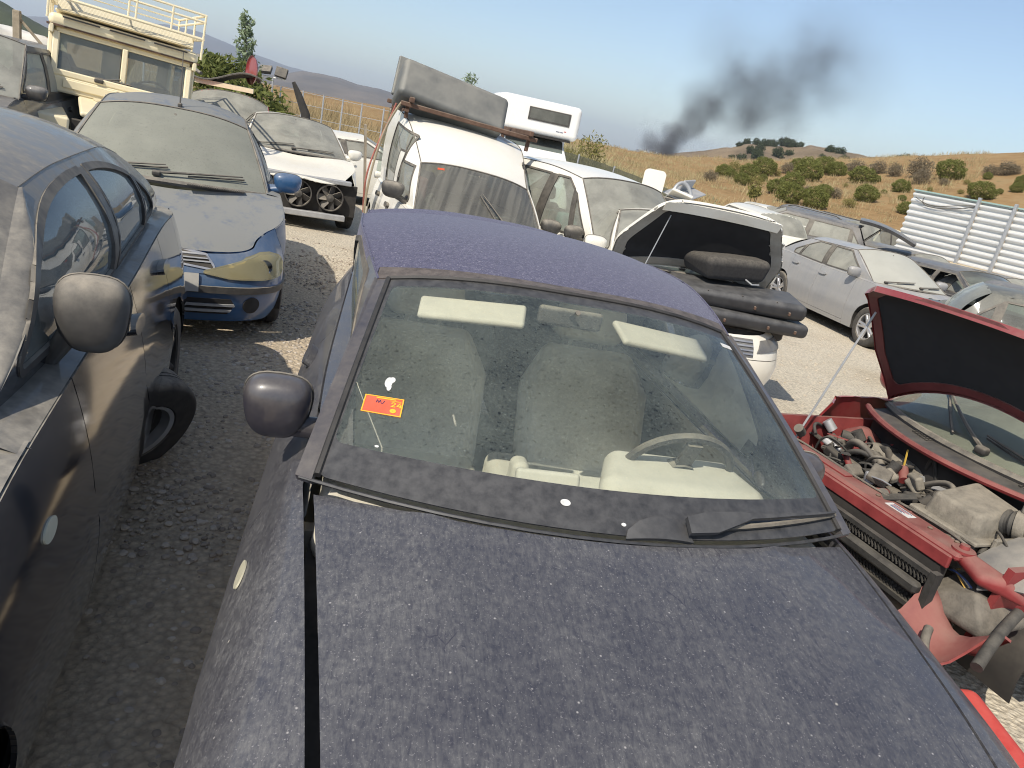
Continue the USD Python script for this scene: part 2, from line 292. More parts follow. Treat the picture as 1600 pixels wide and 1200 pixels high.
    def ws(self, u, v):
        a, b = self.wsb(u), self.wst(u); v = np.asarray(v, float)[..., None]; d = b - a; n = np.stack([d[..., 2], 0 * d[..., 0], -d[..., 0]], -1); n /= np.linalg.norm(n, axis=-1, keepdims=True)
        return a + d * v + n * (.05 * 4 * v * (1 - v)) * (1 - .5 * np.abs(np.asarray(u))[..., None] ** 2) * getattr(self, 'wsk', .6)
    def rgb(self, u): u = np.asarray(u, float); return np.stack([self.xd - self.rg_b * (1 - u ** 2), self.yd * u, self.zd + 0 * u], -1)
    def rgt(self, u): u = np.asarray(u, float); return np.stack([self.xrr - self.rg_t * (1 - u ** 2), self.yrr * u, self.zrr + self.crown * (1 - np.abs(u) ** 2.6)], -1)
    rg_b, rg_t = .1, .06
    def rg(self, u, v):
        a, b = self.rgb(u), self.rgt(u); v = np.asarray(v, float)[..., None]; d = b - a; n = np.stack([-d[..., 2], 0 * d[..., 0], d[..., 0]], -1); n /= np.linalg.norm(n, axis=-1, keepdims=True)
        return a + d * v + n * (.04 * 4 * v * (1 - v))
    def roofline(self, x):
        if getattr(self, 'roofz', None) is not None: return PchipInterpolator(*np.array(sorted([(self.xr, self.zr), (self.xrr, self.zrr)] + list(self.roofz))).T)(x)
        return np.interp(x, [self.xrr, self.xr], [self.zrr, self.zr])
    def roofy(self, x):
        if getattr(self, 'roofw', None) is not None: return PchipInterpolator(*np.array(sorted([(self.xr, self.yr), (self.xrr, self.yrr)] + list(self.roofw))).T)(x)
        return np.interp(x, [self.xrr, self.xr], [self.yrr, self.yr])
    def roof(self, x, y):
        x = np.asarray(x, float); xc = np.clip(x, self.xrr, self.xr); yr = self.roofy(xc); r = np.clip(np.abs(y) / yr, 0, 1)
        return np.stack([x + 0 * r, y + 0 * r, self.roofline(xc) + self.crown * (1 - r ** 2.6) + 0 * r], -1)
    def gb_(self, x):
        x = np.asarray(x, float); T = self.T; o = np.argsort(T[:, 0]); y = np.interp(x, T[o, 0], T[o, 1]) - self.inr
        w = np.clip((x - (self.xa - .5)) / .5, 0, 1); y = y * (1 - w) + np.minimum(y, self.ya) * w
        w = np.clip(((self.xd + .6) - x) / .6, 0, 1); y = y * (1 - w) + np.minimum(y, self.yd) * w
        z = self.ZT(x); w = np.clip((x - (self.xa - .3)) / .3, 0, 1); z = z * (1 - w) + self.za * w
        return np.stack([x, y, z], -1)
    def G(self, x, z, side=1):
        """greenhouse flank at side-view point (x, z)"""
        x, z = np.broadcast_arrays(np.asarray(x, float), np.asarray(z, float)); v = np.full(x.shape, .5)
        for _ in range(12):
            xb0, xb1 = self.xd, self.xa; xt0, xt1 = self.xrr, self.xr
            lo = xb0 + (xt0 - xb0) * v; hi = xb1 + (xt1 - xb1) * v; u = (x - lo) / (hi - lo)
            B = self.gb_(xb0 + (xb1 - xb0) * u); xt = xt0 + (xt1 - xt0) * u; zt = self.roofline(np.clip(xt, xt0, xt1))
            v = np.clip((z - B[..., 2]) / np.maximum(zt - B[..., 2], .05), -.3, 1.1)
        yt = self.roofy(np.clip(xt, xt0, xt1)); y = B[..., 1] * (1 - v) + yt * v + self.gb * 4 * v * (1 - v)
        return np.stack([x, y * side, z], -1)
    def g_outline(self, e=0.):
        u = np.linspace(0, 1, 30); xt = self.xrr + (self.xr - self.xrr) * u; top = np.stack([xt, self.roofline(xt)], 1)
        xb = self.xd + (self.xa - self.xd) * u; bot = np.stack([xb, self.gb_(xb)[:, 2]], 1)
        f = getattr(self, 'a_curve', 0.0)
        return Polygon(np.vstack([bot, top[::-1]])).buffer(0)

def make_wheel(parent, loc, R, w, yaw=0., spokes=5, mats=None, side=1, name='wheel', hub=.66, tr=None, flat=0):
    m = mats; r = R * hub
    tyre = lathe([(r * .98, -w * .36), (r * 1.03, -w * .47), (R * .9, -w * .5), (R * .975, -w * .42), (R, -w * .3), (R, -w * .08), (R * .985, -w * .07), (R * .985, -w * .05), (R, -w * .04), (R, w * .04), (R * .985, w * .05), (R * .985, w * .07), (R, w * .08), (R, w * .3), (R * .975, w * .42), (R * .9, w * .5), (r * 1.03, w * .47), (r * .98, w * .36), (r * .98, -w * .36)], 40)
    rimp = [lathe([(r * .99, w * .40), (r * .985, w * .44), (r * .93, w * .44), (r * .9, w * .36), (r * .87, -w * .4), (r * .99, -w * .44)], 36)]
    yo = w * .33
    if spokes:
        for k in range(spokes):
            a = 2 * math.pi * k / spokes
            for q in ((-.16, .1), (.16, -.1)) if spokes == 5 else ((0, 0),):
                b0, b1 = a + q[0] * .6, a + q[0]
                rimp.append(blob([(r * .16 * math.cos(b0), yo - .02, r * .16 * math.sin(b0)), (r * .93 * math.cos(b1), yo, r * .93 * math.sin(b1))], [.03 * r / .2, .017 * r / .2]))
        rimp.append(lathe([(0.001, yo + .012), (r * .14, yo + .01), (r * .2, yo - .005), (r * .24, yo - .03), (r * .2, yo - .06)], 20))
    else:
        rimp.append(lathe([(0.001, yo - .01), (r * .25, yo - .0), (r * .35, yo - .035), (r * .7, yo - .03), (r * .86, yo - .07), (r * .9, yo - .09)], 28))
    disc = lathe([(0.001, -.01), (r * .8, -.01), (r * .8, -.03), (.001, -.03)], 24)
    M = trimesh.transformations.translation_matrix(loc) @ trimesh.transformations.rotation_matrix(yaw, [0, 0, 1])
    if side < 0: M = M @ trimesh.transformations.rotation_matrix(math.pi, [0, 0, 1])
    if tr is not None: M = tr @ M
    t = obj(name, tyre.apply_transform(M), m['tyre'], parent, smooth=40)
    obj('rim', cat_(rimp).apply_transform(M), m['rim'], t, smooth=35); obj('brake_disc', disc.apply_transform(M), m['dark'], t)
    return t

def seat_mesh(c, w=.5, yaw=0., back=.68, rec=.42, hr=True):
    out = []
    cu = blob([(.22, -w / 2 + .09, .09), (.22, w / 2 - .09, .09), (-.2, -w / 2 + .09, .07), (-.2, w / 2 - .09, .07)], [.085, .085, .08, .08])
    tb = V(-math.sin(rec), 0, math.cos(rec)); b0 = V(-.22, 0, .12)
    bk = blob([b0 + (0, -w / 2 + .1, 0), b0 + (0, w / 2 - .1, 0), b0 + tb * (back * .6) + (0, -w / 2 + .08, 0), b0 + tb * (back * .6) + (0, w / 2 - .08, 0), b0 + tb * (back - .1) + (0, -w / 2 + .15, 0), b0 + tb * (back - .1) + (0, w / 2 - .15, 0)], [.085, .085, .075, .075, .07, .07])
    h = b0 + tb * (back + .1)
    hd = blob([h + (0, -.09, -.03), h + (0, .09, -.03), h + (0, -.075, .05), h + (0, .075, .05)], .055)
    hd = cat_([hd, cyl(h + (0, -.06, -.15), h + (0, -.06, 0), .008), cyl(h + (0, .06, -.15), h + (0, .06, 0), .008)])
    res = [cat_([cu, bk]), hd]
    for m in res:
        m.apply_transform(trimesh.transformations.rotation_matrix(yaw, [0, 0, 1])); m.apply_translation(c)
    return res

def build_car(car, name, label, loc, rz, M, group=None, lod=1, opts=None):
    """M: materials by part (paint, glass, seal, plastic, dark, tyre, rim, seat, lamp, chrome). opts: what this one has or lacks."""
    o = dict(hood=True, front=True, wheels='frlr', seats=True, mirrors=(1, -1), wipers=True, doors=True, glass=True, lamps=True, handles=True, pillars=(), dlo=None, spokes=5, rail=False, roof=True, tub=True, frit=0.0, rearglass=True, front_bumper=True, ws=True, doorlines=None, seal_w=.016, side_glass=(1, -1), no_mesh=())
    o.update(opts or {}); c = car
    t = thing(name, label, o.get('cat', 'car'), loc, rz, group, scale=o.get('scale'), tilt=(o['roll'], 0, math.degrees(rz)) if o.get('roll') else None)
    st = (.09, .07) if lod else (.2, .16); rim = .012 if lod else .01
    def P(nm, poly, fn, mat, **k):
        k = {'rim': rim, 'step': st, **k}; par = k.pop('parent', t); lb = k.pop('lab', None); sm_ = k.pop('smooth', True); sm_ = True
        m = patch(poly, fn, **k)
        return obj(nm, m, M[mat] if isinstance(mat, str) else mat, par, smooth=sm_, label=lb) if m is not None else None
    Sf = lambda a, b: c.S(a, b)
    # ---- lower body in (s, z)
    ss = np.linspace(-c.P, c.P, 161); rk = getattr(c, 'rockf', None)
    bot = np.full_like(ss, c.rock) if rk is None else rk(ss)
    body = Polygon(np.vstack([np.stack([ss, bot], 1), np.stack([ss, c.ztop(ss) - .004], 1)[::-1]])).buffer(0)
    arch = [Point(sg * float(c.so(x)), c.Rw + .01).buffer(c.Ra, 20) for x in (c.xf, c.xb) for sg in (1, -1)]
    arch += [sbox(a.bounds[0], -1, a.bounds[2], c.Rw + .01) for a in arch]
    body = body.difference(unary_union(arch))
    sfb = float(c.so(c.xf + c.Ra * .8)); srb = float(c.so(c.xb - c.Ra * .8)); g = .003
    dl = o['doorlines'] or [c.xa - .12, (c.xa + c.xd) / 2 - .02, c.xb + c.Ra * .75]
    cutx = [float(c.so(x)) for x in dl]
    zl = c.rock + .07
    regions = []
    for sg in (1, -1):
        def rect(s0, s1, z0=-1, z1=3): a, b = sorted((sg * s0, sg * s1)); return sbox(a + g, z0 + g, b - g, z1 - g)
        regions.append(('fender', unary_union([rect(sfb, cutx[0]), rect(sfb - .001, sfb + .02, c.zfb)])))
        for i in range(len(cutx) - 1): regions.append(('door', rect(cutx[i], cutx[i + 1], zl)))
        regions.append(('quarter_panel', rect(cutx[-1], srb)))
        regions.append(('sill', rect(cutx[0], cutx[-1], -1, zl)))
    regions.append(('front_bumper', sbox(-sfb + g, -1, sfb - g, c.zfb - g))); regions.append(('front_panel', sbox(-sfb + g, c.zfb + g, sfb - g, 3)))
    for sg in (1, -1):
        a, b = sorted((sg * srb, sg * c.P)); regions.append(('rear_bumper', sbox(a, -1, b, c.zrb - g))); regions.append(('tail_panel', sbox(a, c.zrb + g, b, 3)))
    made = {}
    for nm, rg in regions:
        if nm in o['no_mesh'] or (nm in ('fender',) and nm + ('+' if rg.centroid.x > 0 else '-') in o['no_mesh']): continue
        if nm == 'front_bumper' and not o['front_bumper']: continue
        if nm == 'front_panel' and not o['front']: continue
        m_ = M.get(nm, M['paint'])
        if nm == 'fender' and o.get('fender_cut'):
            s2 = np.linspace(rg.bounds[0], rg.bounds[2], 60); rg = rg.intersection(Polygon(np.vstack([np.stack([s2, c.ztop(s2) - o['fender_cut']], 1), [(rg.bounds[2], -1), (rg.bounds[0], -1)]])))
        made.setdefault(nm, []).append(P(nm, body.intersection(rg), Sf, m_))
    c._body = body; c._P = P; c._t = t
    # dark liner behind the gaps
    lin = [] 
    if o['tub']:
        ins = getattr(c, 'liner', .03)
        def Li(a, b):
            p = c.S(a, b); q = c.S(a, b); n = np.stack([np.interp(np.abs(a), c.s, c.nx), np.interp(np.abs(a), c.s, c.ny) * np.where(np.asarray(a) < 0, -1, 1), 0 * np.asarray(a)], -1); return p - n * ins
        smid0, smid1 = float(c.so(c.xf - c.Ra - .05)), float(c.so(c.xb + c.Ra + .05))
        for sg in (1, -1):
            lin.append(patch(body.buffer(-.02).intersection(sbox(*sorted_box(sg * smid0, 0, sg * smid1, 3))), Li, step=(.3, .2), rim=0))
        zf = c.rock + .03
        lin.append(bx((0, 0, zf), (c.L * .62, c.W * .9, .04)))
        lin.append(bx((c.xa + .05, 0, (zf + c.za) / 2 - .06), (.04, c.ya * 1.94, c.za - zf - .13)))
        lin.append(bx((c.xd + .25, 0, (zf + c.zd) / 2 - .05), (.04, c.yd * 1.8, c.zd - zf - .2)))
        for x in (c.xf, c.xb):
            for sg in (1, -1):
                y = np.interp(float(c.so(x)), c.s, c.oy)
                th = np.linspace(-.35, math.pi + .35, 14); R = c.Ra + .012
                v = [(x + R * math.cos(a), sg * yy, c.Rw + .01 + R * math.sin(a)) for yy in (y - .03, y - .33) for a in th]
                lin.append(TM(v, [q for i in range(13) for q in ((i, i + 1, i + 15), (i, i + 15, i + 14))]))
                lin.append(bx((x, sg * (y - .34), c.Rw + .15), (c.Ra * 2, .02, c.Ra * 2 - .2)))
        obj('underbody', cat_([m for m in lin if m is not None]), M.get('tub', M['dark']), t)
    # ---- hood
    if o['hood']:
        e = c.T[(c.T[:, 0] >= c.xa - .02)]; e = e[::4] if lod else e[::12]
        u = np.linspace(1, -1, 25); wb = c.wsb(u)
        hp = Polygon(np.vstack([e[::-1][:, :2] * (1, -1), e[:, :2], (wb[:, :2] + (.015, 0))])).buffer(0).buffer(-.005)
        if hp.geom_type != 'Polygon': hp = max(hp.geoms, key=lambda q: q.area)
        c._hoodpoly = hp
        if o['hood'] is True: P('hood', hp, c.hood, 'hood' if 'hood' in M else 'paint', step=(st[0], st[1]))
    # ---- glasshouse
    Go = c.g_outline(); dlo = o['dlo']
    dp = rounded(Polygon(dlo), o.get('dlo_r', .03)) if dlo else None
    if o.get('dlo_spline'):
        k_ = o['dlo_spline']; q_ = spl([(x, 0, z) for x, z in dlo[:k_]], 40)[:, [0, 2]]; dp = rounded(Polygon(np.vstack([q_, dlo[k_:]])), .03)
    pil = []
    for (xb, xt, w) in o['pillars']:
        pil.append(LineString([(xb, c.rock), (xb + (xt - xb) * ((c.zr + .1 - c.rock) / (c.zr - c.za)) - 0, c.zr + .1)]) if False else Polygon([(xb - w / 2, c.za - .1), (xb + w / 2, c.za - .1), (xt + w / 2, c.zr + .05), (xt - w / 2, c.zr + .05)]))
    pu = unary_union(pil) if pil else Polygon()
    for sg in (1, -1):
        Gf_ = lambda x, z, sg=sg: c.G(x, z, sg)
        if o['pillars'] is not None:
            fl = sg > 0
            fr = Go.difference(dp) if dp is not None else Go
            if o.get('frame_split') is not None:
                P('pillar', fr.intersection(o['frame_split']), Gf_, M.get('apillar', M['paint']), flip=fl); fr = fr.difference(o['frame_split'])
            P('window_frame', fr, Gf_, M.get('frame', M['paint']), flip=fl)
            if dp is not None:
                for pl_ in pil: P('door_pillar', dp.intersection(pl_), Gf_, M.get('pillar', M['seal']), flip=fl, lift=.002)
                wl = dp.difference(pu)
                for w_ in getattr(wl, 'geoms', [wl]):
                    if w_.area < .004: continue
                    if sg in o['side_glass']:
                        pn = P('side_window', w_, lambda x, z, sg=sg: c.G(x, z, sg) - V(0, sg * .008, 0), M.get('sideglass', M['glass']), flip=fl, rim=0)
                    else: pn = t
                    P('window_seal', w_.buffer(.006).difference(w_.buffer(-o['seal_w'])), Gf_, 'seal', flip=fl, lift=.004, parent=pn)
    if o['roof']:
        u = np.linspace(-1, 1, 25); hd = c.wst(u)[:, :2]; rh = c.rgt(u)[:, :2]
        xs_ = np.linspace(c.xrr, c.xr, 22); ed = np.stack([xs_, c.roofy(xs_)], 1)
        rp = Polygon(np.vstack([hd, ed[::-1][1:-1], rh[::-1], (ed * (1, -1))[1:-1]])).buffer(0); c._roofpoly = rp
        if o.get('header'):
            hb_ = Polygon([(c.xr + .3, -1), (c.xr + .3, 1), (c.xr - o['header'], 1), (c.xr - o['header'], -1)]); hb2 = affinity.translate(Polygon(np.vstack([hd - (o['header'], 0), [(5, 1), (5, -1)]])), 0, 0).buffer(0)
            P('header_trim', rp.intersection(hb2.buffer(-.004)), c.roof, M['header'], step=(.03, .05), rim=.006, lift=.003); rp = rp.difference(hb2)
        if 'headliner' in M: P('headliner', rp.buffer(-.05), lambda x, y: c.roof(x, y) - V(0, 0, .03), 'headliner', step=(.12, .12), rim=0, flip=True)
        P('roof', rp, c.roof, M.get('roof', M['paint']), step=(st[0], .05 if lod else .12), rim=.02)
        if lod:
            for sg in (1, -1):
                pts = c.roof(xs_, sg * c.roofy(xs_) * .995); obj('drip_rail', tube(pts + V(0, sg * .002, .001), o.get('drip_r', .006), 6), M.get('drip', M['seal']), t)
    # ---- windscreen
    if o['ws']:
        wu = o.get('ws_u', 1.0); full = sbox(-wu, 0, wu, 1).buffer(-.03, join_style=1).buffer(.03, quad_segs=5)
        if wu < 1:
            for sg in (1, -1): P('pillar', sbox(*sorted_box(sg * (wu + .012), -.02, sg * 1.01, 1.0)), c.ws, M.get('apillar', M['paint']), step=(.05, .08), rim=.02)
        fr_ = o['frit']
        if fr_:
            inn = Polygon([(-.93, fr_[0]), (.93, fr_[0]), (.915, 1 - fr_[1]), (-.915, 1 - fr_[1])]).buffer(-.03).buffer(.03, quad_segs=6)
            w = P('windshield', inn, c.ws, M.get('wsglass', M['glass']), step=(.08, .08), rim=0)
            P('windshield_border', full.difference(inn), c.ws, M.get('frit', M['seal']), step=(.08, .08), rim=.004, parent=w)
        else: w = P('windshield', full, c.ws, M.get('wsglass', M['glass']), step=(.1, .12), rim=0)
        pts = np.vstack([c.ws(np.full(9, -wu), np.linspace(0, 1, 9)), c.ws(np.linspace(-wu, wu, 13), np.ones(13)), c.ws(np.full(9, wu), np.linspace(1, 0, 9))])
        obj('windshield_seal', tube(pts, .010, 6), M.get('wsseal', M['seal']), w)
        pts = c.ws(np.linspace(-1, 1, 15), np.full(15, .0)); obj('windshield_cowl', tube(pts + V(.012, 0, -.012), o.get('cowl_r', .022), 6), M.get('cowl', M['plastic']), t)
        if o['wipers']:
            for (p0, p1, v1) in (o['wipers'] if isinstance(o['wipers'], (list, tuple)) else ((.1, .8, .1), (-.75, -.05, .1))):
                a = c.ws(np.linspace(p0, p1, 10), np.linspace(.03, v1, 10)); nn = V(.5, 0, .86)
                wp = tube(a + nn * np.linspace(.03, .05, 10)[:, None], np.linspace(.011, .005, 10), 6)
                b = c.ws(np.linspace(p0 + (p1 - p0) * .35, p1 + .02 * np.sign(p1 - p0), 12), np.linspace(.05, v1 + .015, 12)) + nn * .016
                obj('wiper', cat_([wp, tube(b, .007, 5), rbox((.05, .06, .04), .015, a[0] + nn * .02)]), M['seal'], t)
    if o['rearglass']:
        P('rear_window', sbox(-1, 0, 1, 1).buffer(-.04).buffer(.04), c.rg, M.get('glass'), step=(.12, .15), rim=0, flip=True)
        obj('tailgate_edge', tube(c.rgb(np.linspace(-1, 1, 13)) + V(-.02, 0, -.02), .05, 8), M['paint'], t, smooth=True)
    if c.DK is not None:
        e = c.T[c.T[:, 0] <= c.xd + .02][::6]; u = np.linspace(-1, 1, 15); rb_ = c.rgb(u)
        dpoly = Polygon(np.vstack([e[:, :2], (e[::-1][:, :2] * (1, -1)), rb_[:, :2]])).buffer(0).buffer(-.004)
        P('boot_lid', dpoly, c.deckf, 'paint')
    # ---- shoulders between flank and glass, and the windscreen pillars
    for sg in (1, -1):
        xs_ = np.linspace(c.xd - .02, c.xa + o.get('sh_x', .06), 26); o_ = np.argsort(c.T[:, 0]); ty_ = np.interp(xs_, c.T[o_, 0], c.T[o_, 1]) - .004; tz_ = np.interp(xs_, c.T[o_, 0], c.T[o_, 2]) - .003; gb2 = c.gb_(xs_)
        a_ = np.stack([xs_, sg * ty_, tz_], -1); b_ = np.stack([xs_, sg * (np.minimum(gb2[:, 1], ty_ - .004) - .012), np.maximum(gb2[:, 2], tz_) + .012], -1); mid = (a_ + b_) / 2 + V(0, 0, .004); n_ = 26
        v_ = np.vstack([a_, mid, b_]); i_ = np.arange(n_ - 1); f_ = np.vstack([np.stack([i_ + k * n_, i_ + 1 + k * n_, i_ + 1 + (k + 1) * n_], 1) for k in (0, 1)] + [np.stack([i_ + k * n_, i_ + 1 + (k + 1) * n_, i_ + (k + 1) * n_], 1) for k in (0, 1)])
        obj('shoulder', TM(v_, f_ if sg > 0 else f_[:, ::-1]), M['paint'], t, smooth=True)
        vv = np.linspace(.0, 1, 14); p1 = c.ws(np.full(14, float(sg)), vv); p2 = []
        for v_k in vv:
            xk = c.xa + (c.xr - c.xa) * v_k; zk = c.za + (c.zr - c.za) * v_k; p2.append(c.G(np.array([xk - .012]), np.array([zk]), sg)[0])
        p2 = np.array(p2); rows = [p1 * (1 - w) + p2 * w + V(.35, sg * .7, .3) * (o.get('pillar_b', .014) * 4 * w * (1 - w)) for w in (0, .2, .4, .6, .8, 1.)]; v_ = np.vstack(rows); i_ = np.arange(13)
        f_ = np.vstack([q for k in range(5) for q in (np.stack([i_ + k * 14, i_ + 1 + k * 14, i_ + 1 + (k + 1) * 14], 1), np.stack([i_ + k * 14, i_ + 1 + (k + 1) * 14, i_ + (k + 1) * 14], 1))])
        obj('pillar', TM(v_, f_[:, ::-1] if sg > 0 else f_), M.get('apillar', M['paint']), t, smooth=True)
    # ---- interior
    if o['seats']:
        zs = c.rock + .18; sy = c.W * .21; hs = .60 + max(0, c.zr - 1.36) * .6
        rows = o.get('seat_x') or [c.xa - .95] + ([c.xa - 1.75] if c.xd < c.xa - 1.9 else [])
        for i, x in enumerate(rows):
            for sg in (1, -1):
                a, h = seat_mesh((x, sg * sy, zs), w=c.W * o.get('seat_w', .3), back=hs); h.apply_translation(-h.centroid); h.apply_scale(o.get('hr_s', 1)); h.apply_translation(seat_mesh((x, sg * sy, zs), w=c.W * .3, back=hs)[1].centroid); sm2 = M['seat'] if i == 0 else M.get('seat2', M['seat']); s_ = obj('seat', a, sm2, t, smooth=60); obj('headrest', h, sm2, s_, smooth=60)
        xd_ = c.xa + .02
        obj('dashboard', cat_([blob([(xd_ + .12, y, c.za - .11) for y in (-c.ya + .1, c.ya - .1)] + [(xd_ - .22, y, c.za - .12) for y in (-c.ya + .1, c.ya - .1)] + [(xd_ - .2, y, c.za - .32) for y in (-c.ya + .1, c.ya - .1)], .05)]), M.get('dash', M['plastic']), t, smooth=50)
        sw = trimesh.creation.torus(.18, .015, 28, 8); sw = cat_([sw, bx((0, 0, -.01), (.32, .05, .02)), bx((0, -.08, -.01), (.05, .16, .02)), lathe([(.001, .02), (.06, .015), (.07, -.03)], 16).apply_transform(trimesh.transformations.rotation_matrix(math.pi / 2, [1, 0, 0]))])
        sw.apply_transform(trimesh.transformations.rotation_matrix(-1.1, [0, 1, 0])); sw.apply_translation((xd_ - .40, sy, c.za - .06)); obj('steering_wheel', sw, M['plastic'], t)
        if o.get('rvm', True):
            p = c.ws(np.array([0.]), np.array([.86]))[0] - V(.09, 0, .03); obj('rear_view_mirror', cat_([rbox((.03, .22, .065), .014, p), cyl(p, p + V(.08, 0, .04), .008)]), M['plastic'], t)
    # ---- wheels
    pos = {'fl': (c.xf, 1), 'fr': (c.xf, -1), 'rl': (c.xb, 1), 'rr': (c.xb, -1)}
    wl = o['wheels'] if isinstance(o['wheels'], (list, tuple)) else ('fl', 'fr', 'rl', 'rr')
    for k in wl:
        x, sg = pos[k]; y = np.interp(float(c.so(x)), c.s, c.oy) - .115
        make_wheel(t, (x, sg * y, c.Rw), c.Rw, .2, spokes=o['spokes'], mats=M, side=sg)
    # ---- mirrors, handles, lamps
    mx = o.get('mirror_x', c.xa - .22)
    for sg in o['mirrors']:
        b = c.G(np.array([mx]), np.array([float(c.ZT(mx)) + .035]), sg)[0]; mo = (o['mir'] if 'mir' in o else c.mir); mo = mo[sg] if isinstance(mo, dict) else mo; q = b + V(.03, sg * mo[0], mo[1])
        mr_ = o.get('mir_r', (.075, .105, .078)); mm = superq(mr_, .70, -.045); z_ = mm.vertices[:, 2]; mm.vertices[:, 1] *= 1 + .3 * z_ / mr_[2] * .5; mm.vertices[:, 0] += .15 * np.minimum(z_, 0); mm.apply_scale(mo[2]); mm.apply_translation(q)
        m_ = obj('mirror', cat_([mm, blob([b, q + V(.01, sg * -.05, -.05) * mo[2], b + V(.03, 0, -.02)], [.02, .03, .02])]), M.get('mirror', M['paint']), t, smooth=50)
        th_ = np.linspace(0, 2 * math.pi, 29); ex_ = np.sign(np.cos(th_)) * np.abs(np.cos(th_)) ** .7 * mr_[1] * 1.0; ez_ = np.sign(np.sin(th_)) * np.abs(np.sin(th_)) ** .7 * mr_[2] * 1.0
        rg_ = np.stack([-.012 + .15 * np.minimum(ez_, 0), ex_ * (1 + .15 * ez_ / mr_[2]), ez_], -1) * mo[2] + q; obj('mirror_rim', tube(rg_, .0045, 6, cap=False), M['seal'], m_, smooth=60)
        obj('mirror_glass', sbox_mesh(q + V(-.052, sg * .01, .0) * mo[2], .15 * mo[2], .10 * mo[2]), M['chrome'], m_)
    if o['handles']:
        for sg in (1, -1):
            for i in range(1, len(dl)):
                xh = dl[i] + .13; zh = float(c.ZT(xh)) - .11
                P('door_handle', sellipse((sg * float(c.so(xh)), zh), (.10, .026)), Sf, M.get('handle', M['paint']), lift=.03, rim=.03, step=(.05, .03))
    if o['rail']:
        for sg in (1, -1):
            xs_ = np.linspace(c.xrr + .1, c.xr - .15, 12); p = c.roof(xs_, sg * c.roofy(xs_) * .9); p[1:-1, 2] += .05
            obj('roof_rail', tube(p, .016, 6), M['seal'], t)
    return t
def sorted_box(s0, z0, s1, z1): a, b = sorted((s0, s1)); return a, z0, b, z1
def sbox_mesh(c, w, h):
    c = np.asarray(c, float); v = [c + (0, -w / 2, -h / 2), c + (0, w / 2, -h / 2), c + (0, w / 2, h / 2), c + (0, -w / 2, h / 2), c + (.012, -w / 2, -h / 2), c + (.012, w / 2, -h / 2), c + (.012, w / 2, h / 2), c + (.012, -w / 2, h / 2)]
    return trimesh.convex.convex_hull(np.array(v))
# ---------------------------------------------------------------- the shapes of the cars
def spec(base, **k): d = dict(base); d.update(k); return d
def mk(L, W, H, hood, xa, za, ya, rake, roofl, zr, yr, tail='hatch', drop=.04, belt=.95, nose_z=.70, **k):
    """a car from its main measures; hood: how far the cowl lies behind the nose; rake: windscreen run; roofl: roof length"""
    X = L / 2; xr = xa - rake; xrr = xr - roofl
    d = dict(L=L, W=W, xa=xa, za=za, ya=ya, zwc=za + .02, xr=xr, zr=zr, yr=yr, xrr=xrr, zrr=zr - drop, yrr=yr * .93)
    if tail == 'hatch': d.update(xd=xrr - .28, yd=ya * .97, zd=belt + .05, zt=[(-X, belt + .03), (-X + .3, belt + .04), (0, belt), (xa, za), (X - .5, nose_z + .14), (X, nose_z)], deck=[(-X, belt), (xrr - .2, belt + .03)])
    else: d.update(xd=xrr - .55, yd=ya * .95, zd=belt + .06, zt=[(-X, belt + .0), (-X + .3, belt + .04), (0, belt), (xa, za), (X - .5, nose_z + .14), (X, nose_z)], deck=[(-X, belt + .03), (-X + .3, belt + .07), (xrr - .5, belt + .06)])
    d['zc'] = [(X + .01, nose_z), (X - .35, nose_z + .12), (X - .8, za - .07), (xa + .1, za + .012), (xa - .2, za + .03)]
    for k_ in ('zc', 'zt', 'deck'):
        q = sorted(d[k_]); d[k_] = [q[0]] + [b for a, b in zip(q, q[1:]) if b[0] - a[0] > .03]
    d['xf'] = X - .82; d['xb'] = d['xf'] - L * .61
    d.update(k); return d
SPEC = {
 'main': mk(4.75, 1.86, 1.42, 1.3, 1.05, 1.03, .735, .75, 1.95, 1.365, .60, 'sedan', belt=.99, nose_z=.72, bulge_ws=.2, zwc=1.05, bulge_h=.08, crown=.075, inr=.10, Rw=.32, Ra=.36),
 'dark': mk(4.23, 1.75, 1.5, 1.2, .86, .985, .69, .74, 1.45, 1.385, .575, 'hatch', belt=.99, nose_z=.72, zt=[(-2.115, 1.0), (-1.8, 1.03), (-1.3, 1.045), (-.35, 1.015), (.86, .975), (1.5, .88), (2.115, .72)]),
 'megane': mk(4.16, 1.70, 1.42, 1.1, .98, .93, .70, .80, 1.25, 1.33, .55, 'hatch', belt=.93, nose_z=.62, bulge_ws=.2),
 'whitehatch': mk(4.2, 1.75, 1.46, 1.0, 1.05, .98, .72, .85, 1.4, 1.37, .56, 'hatch', belt=.97, nose_z=.68),
 'van': mk(4.0, 1.60, 1.45, 1.1, 1.05, .95, .66, .60, .55, 1.36, .58, 'hatch', belt=.93, nose_z=.68),
 'wagon': mk(4.1, 1.72, 1.80, 1.0, 1.05, 1.05, .74, .65, 2.2, 1.68, .60, 'hatch', belt=1.02, nose_z=.75),
 'openhood': mk(4.2, 1.72, 1.45, 1.0, 1.0, .98, .72, .85, 1.4, 1.37, .56, 'hatch', belt=.97, nose_z=.68),
 'silver': mk(4.48, 1.71, 1.46, 1.2, 1.08, .97, .71, .80, 1.35, 1.36, .56, 'sedan', belt=.97, nose_z=.66, xf=1.39, xb=-1.21, Rw=.316, Ra=.355),
}
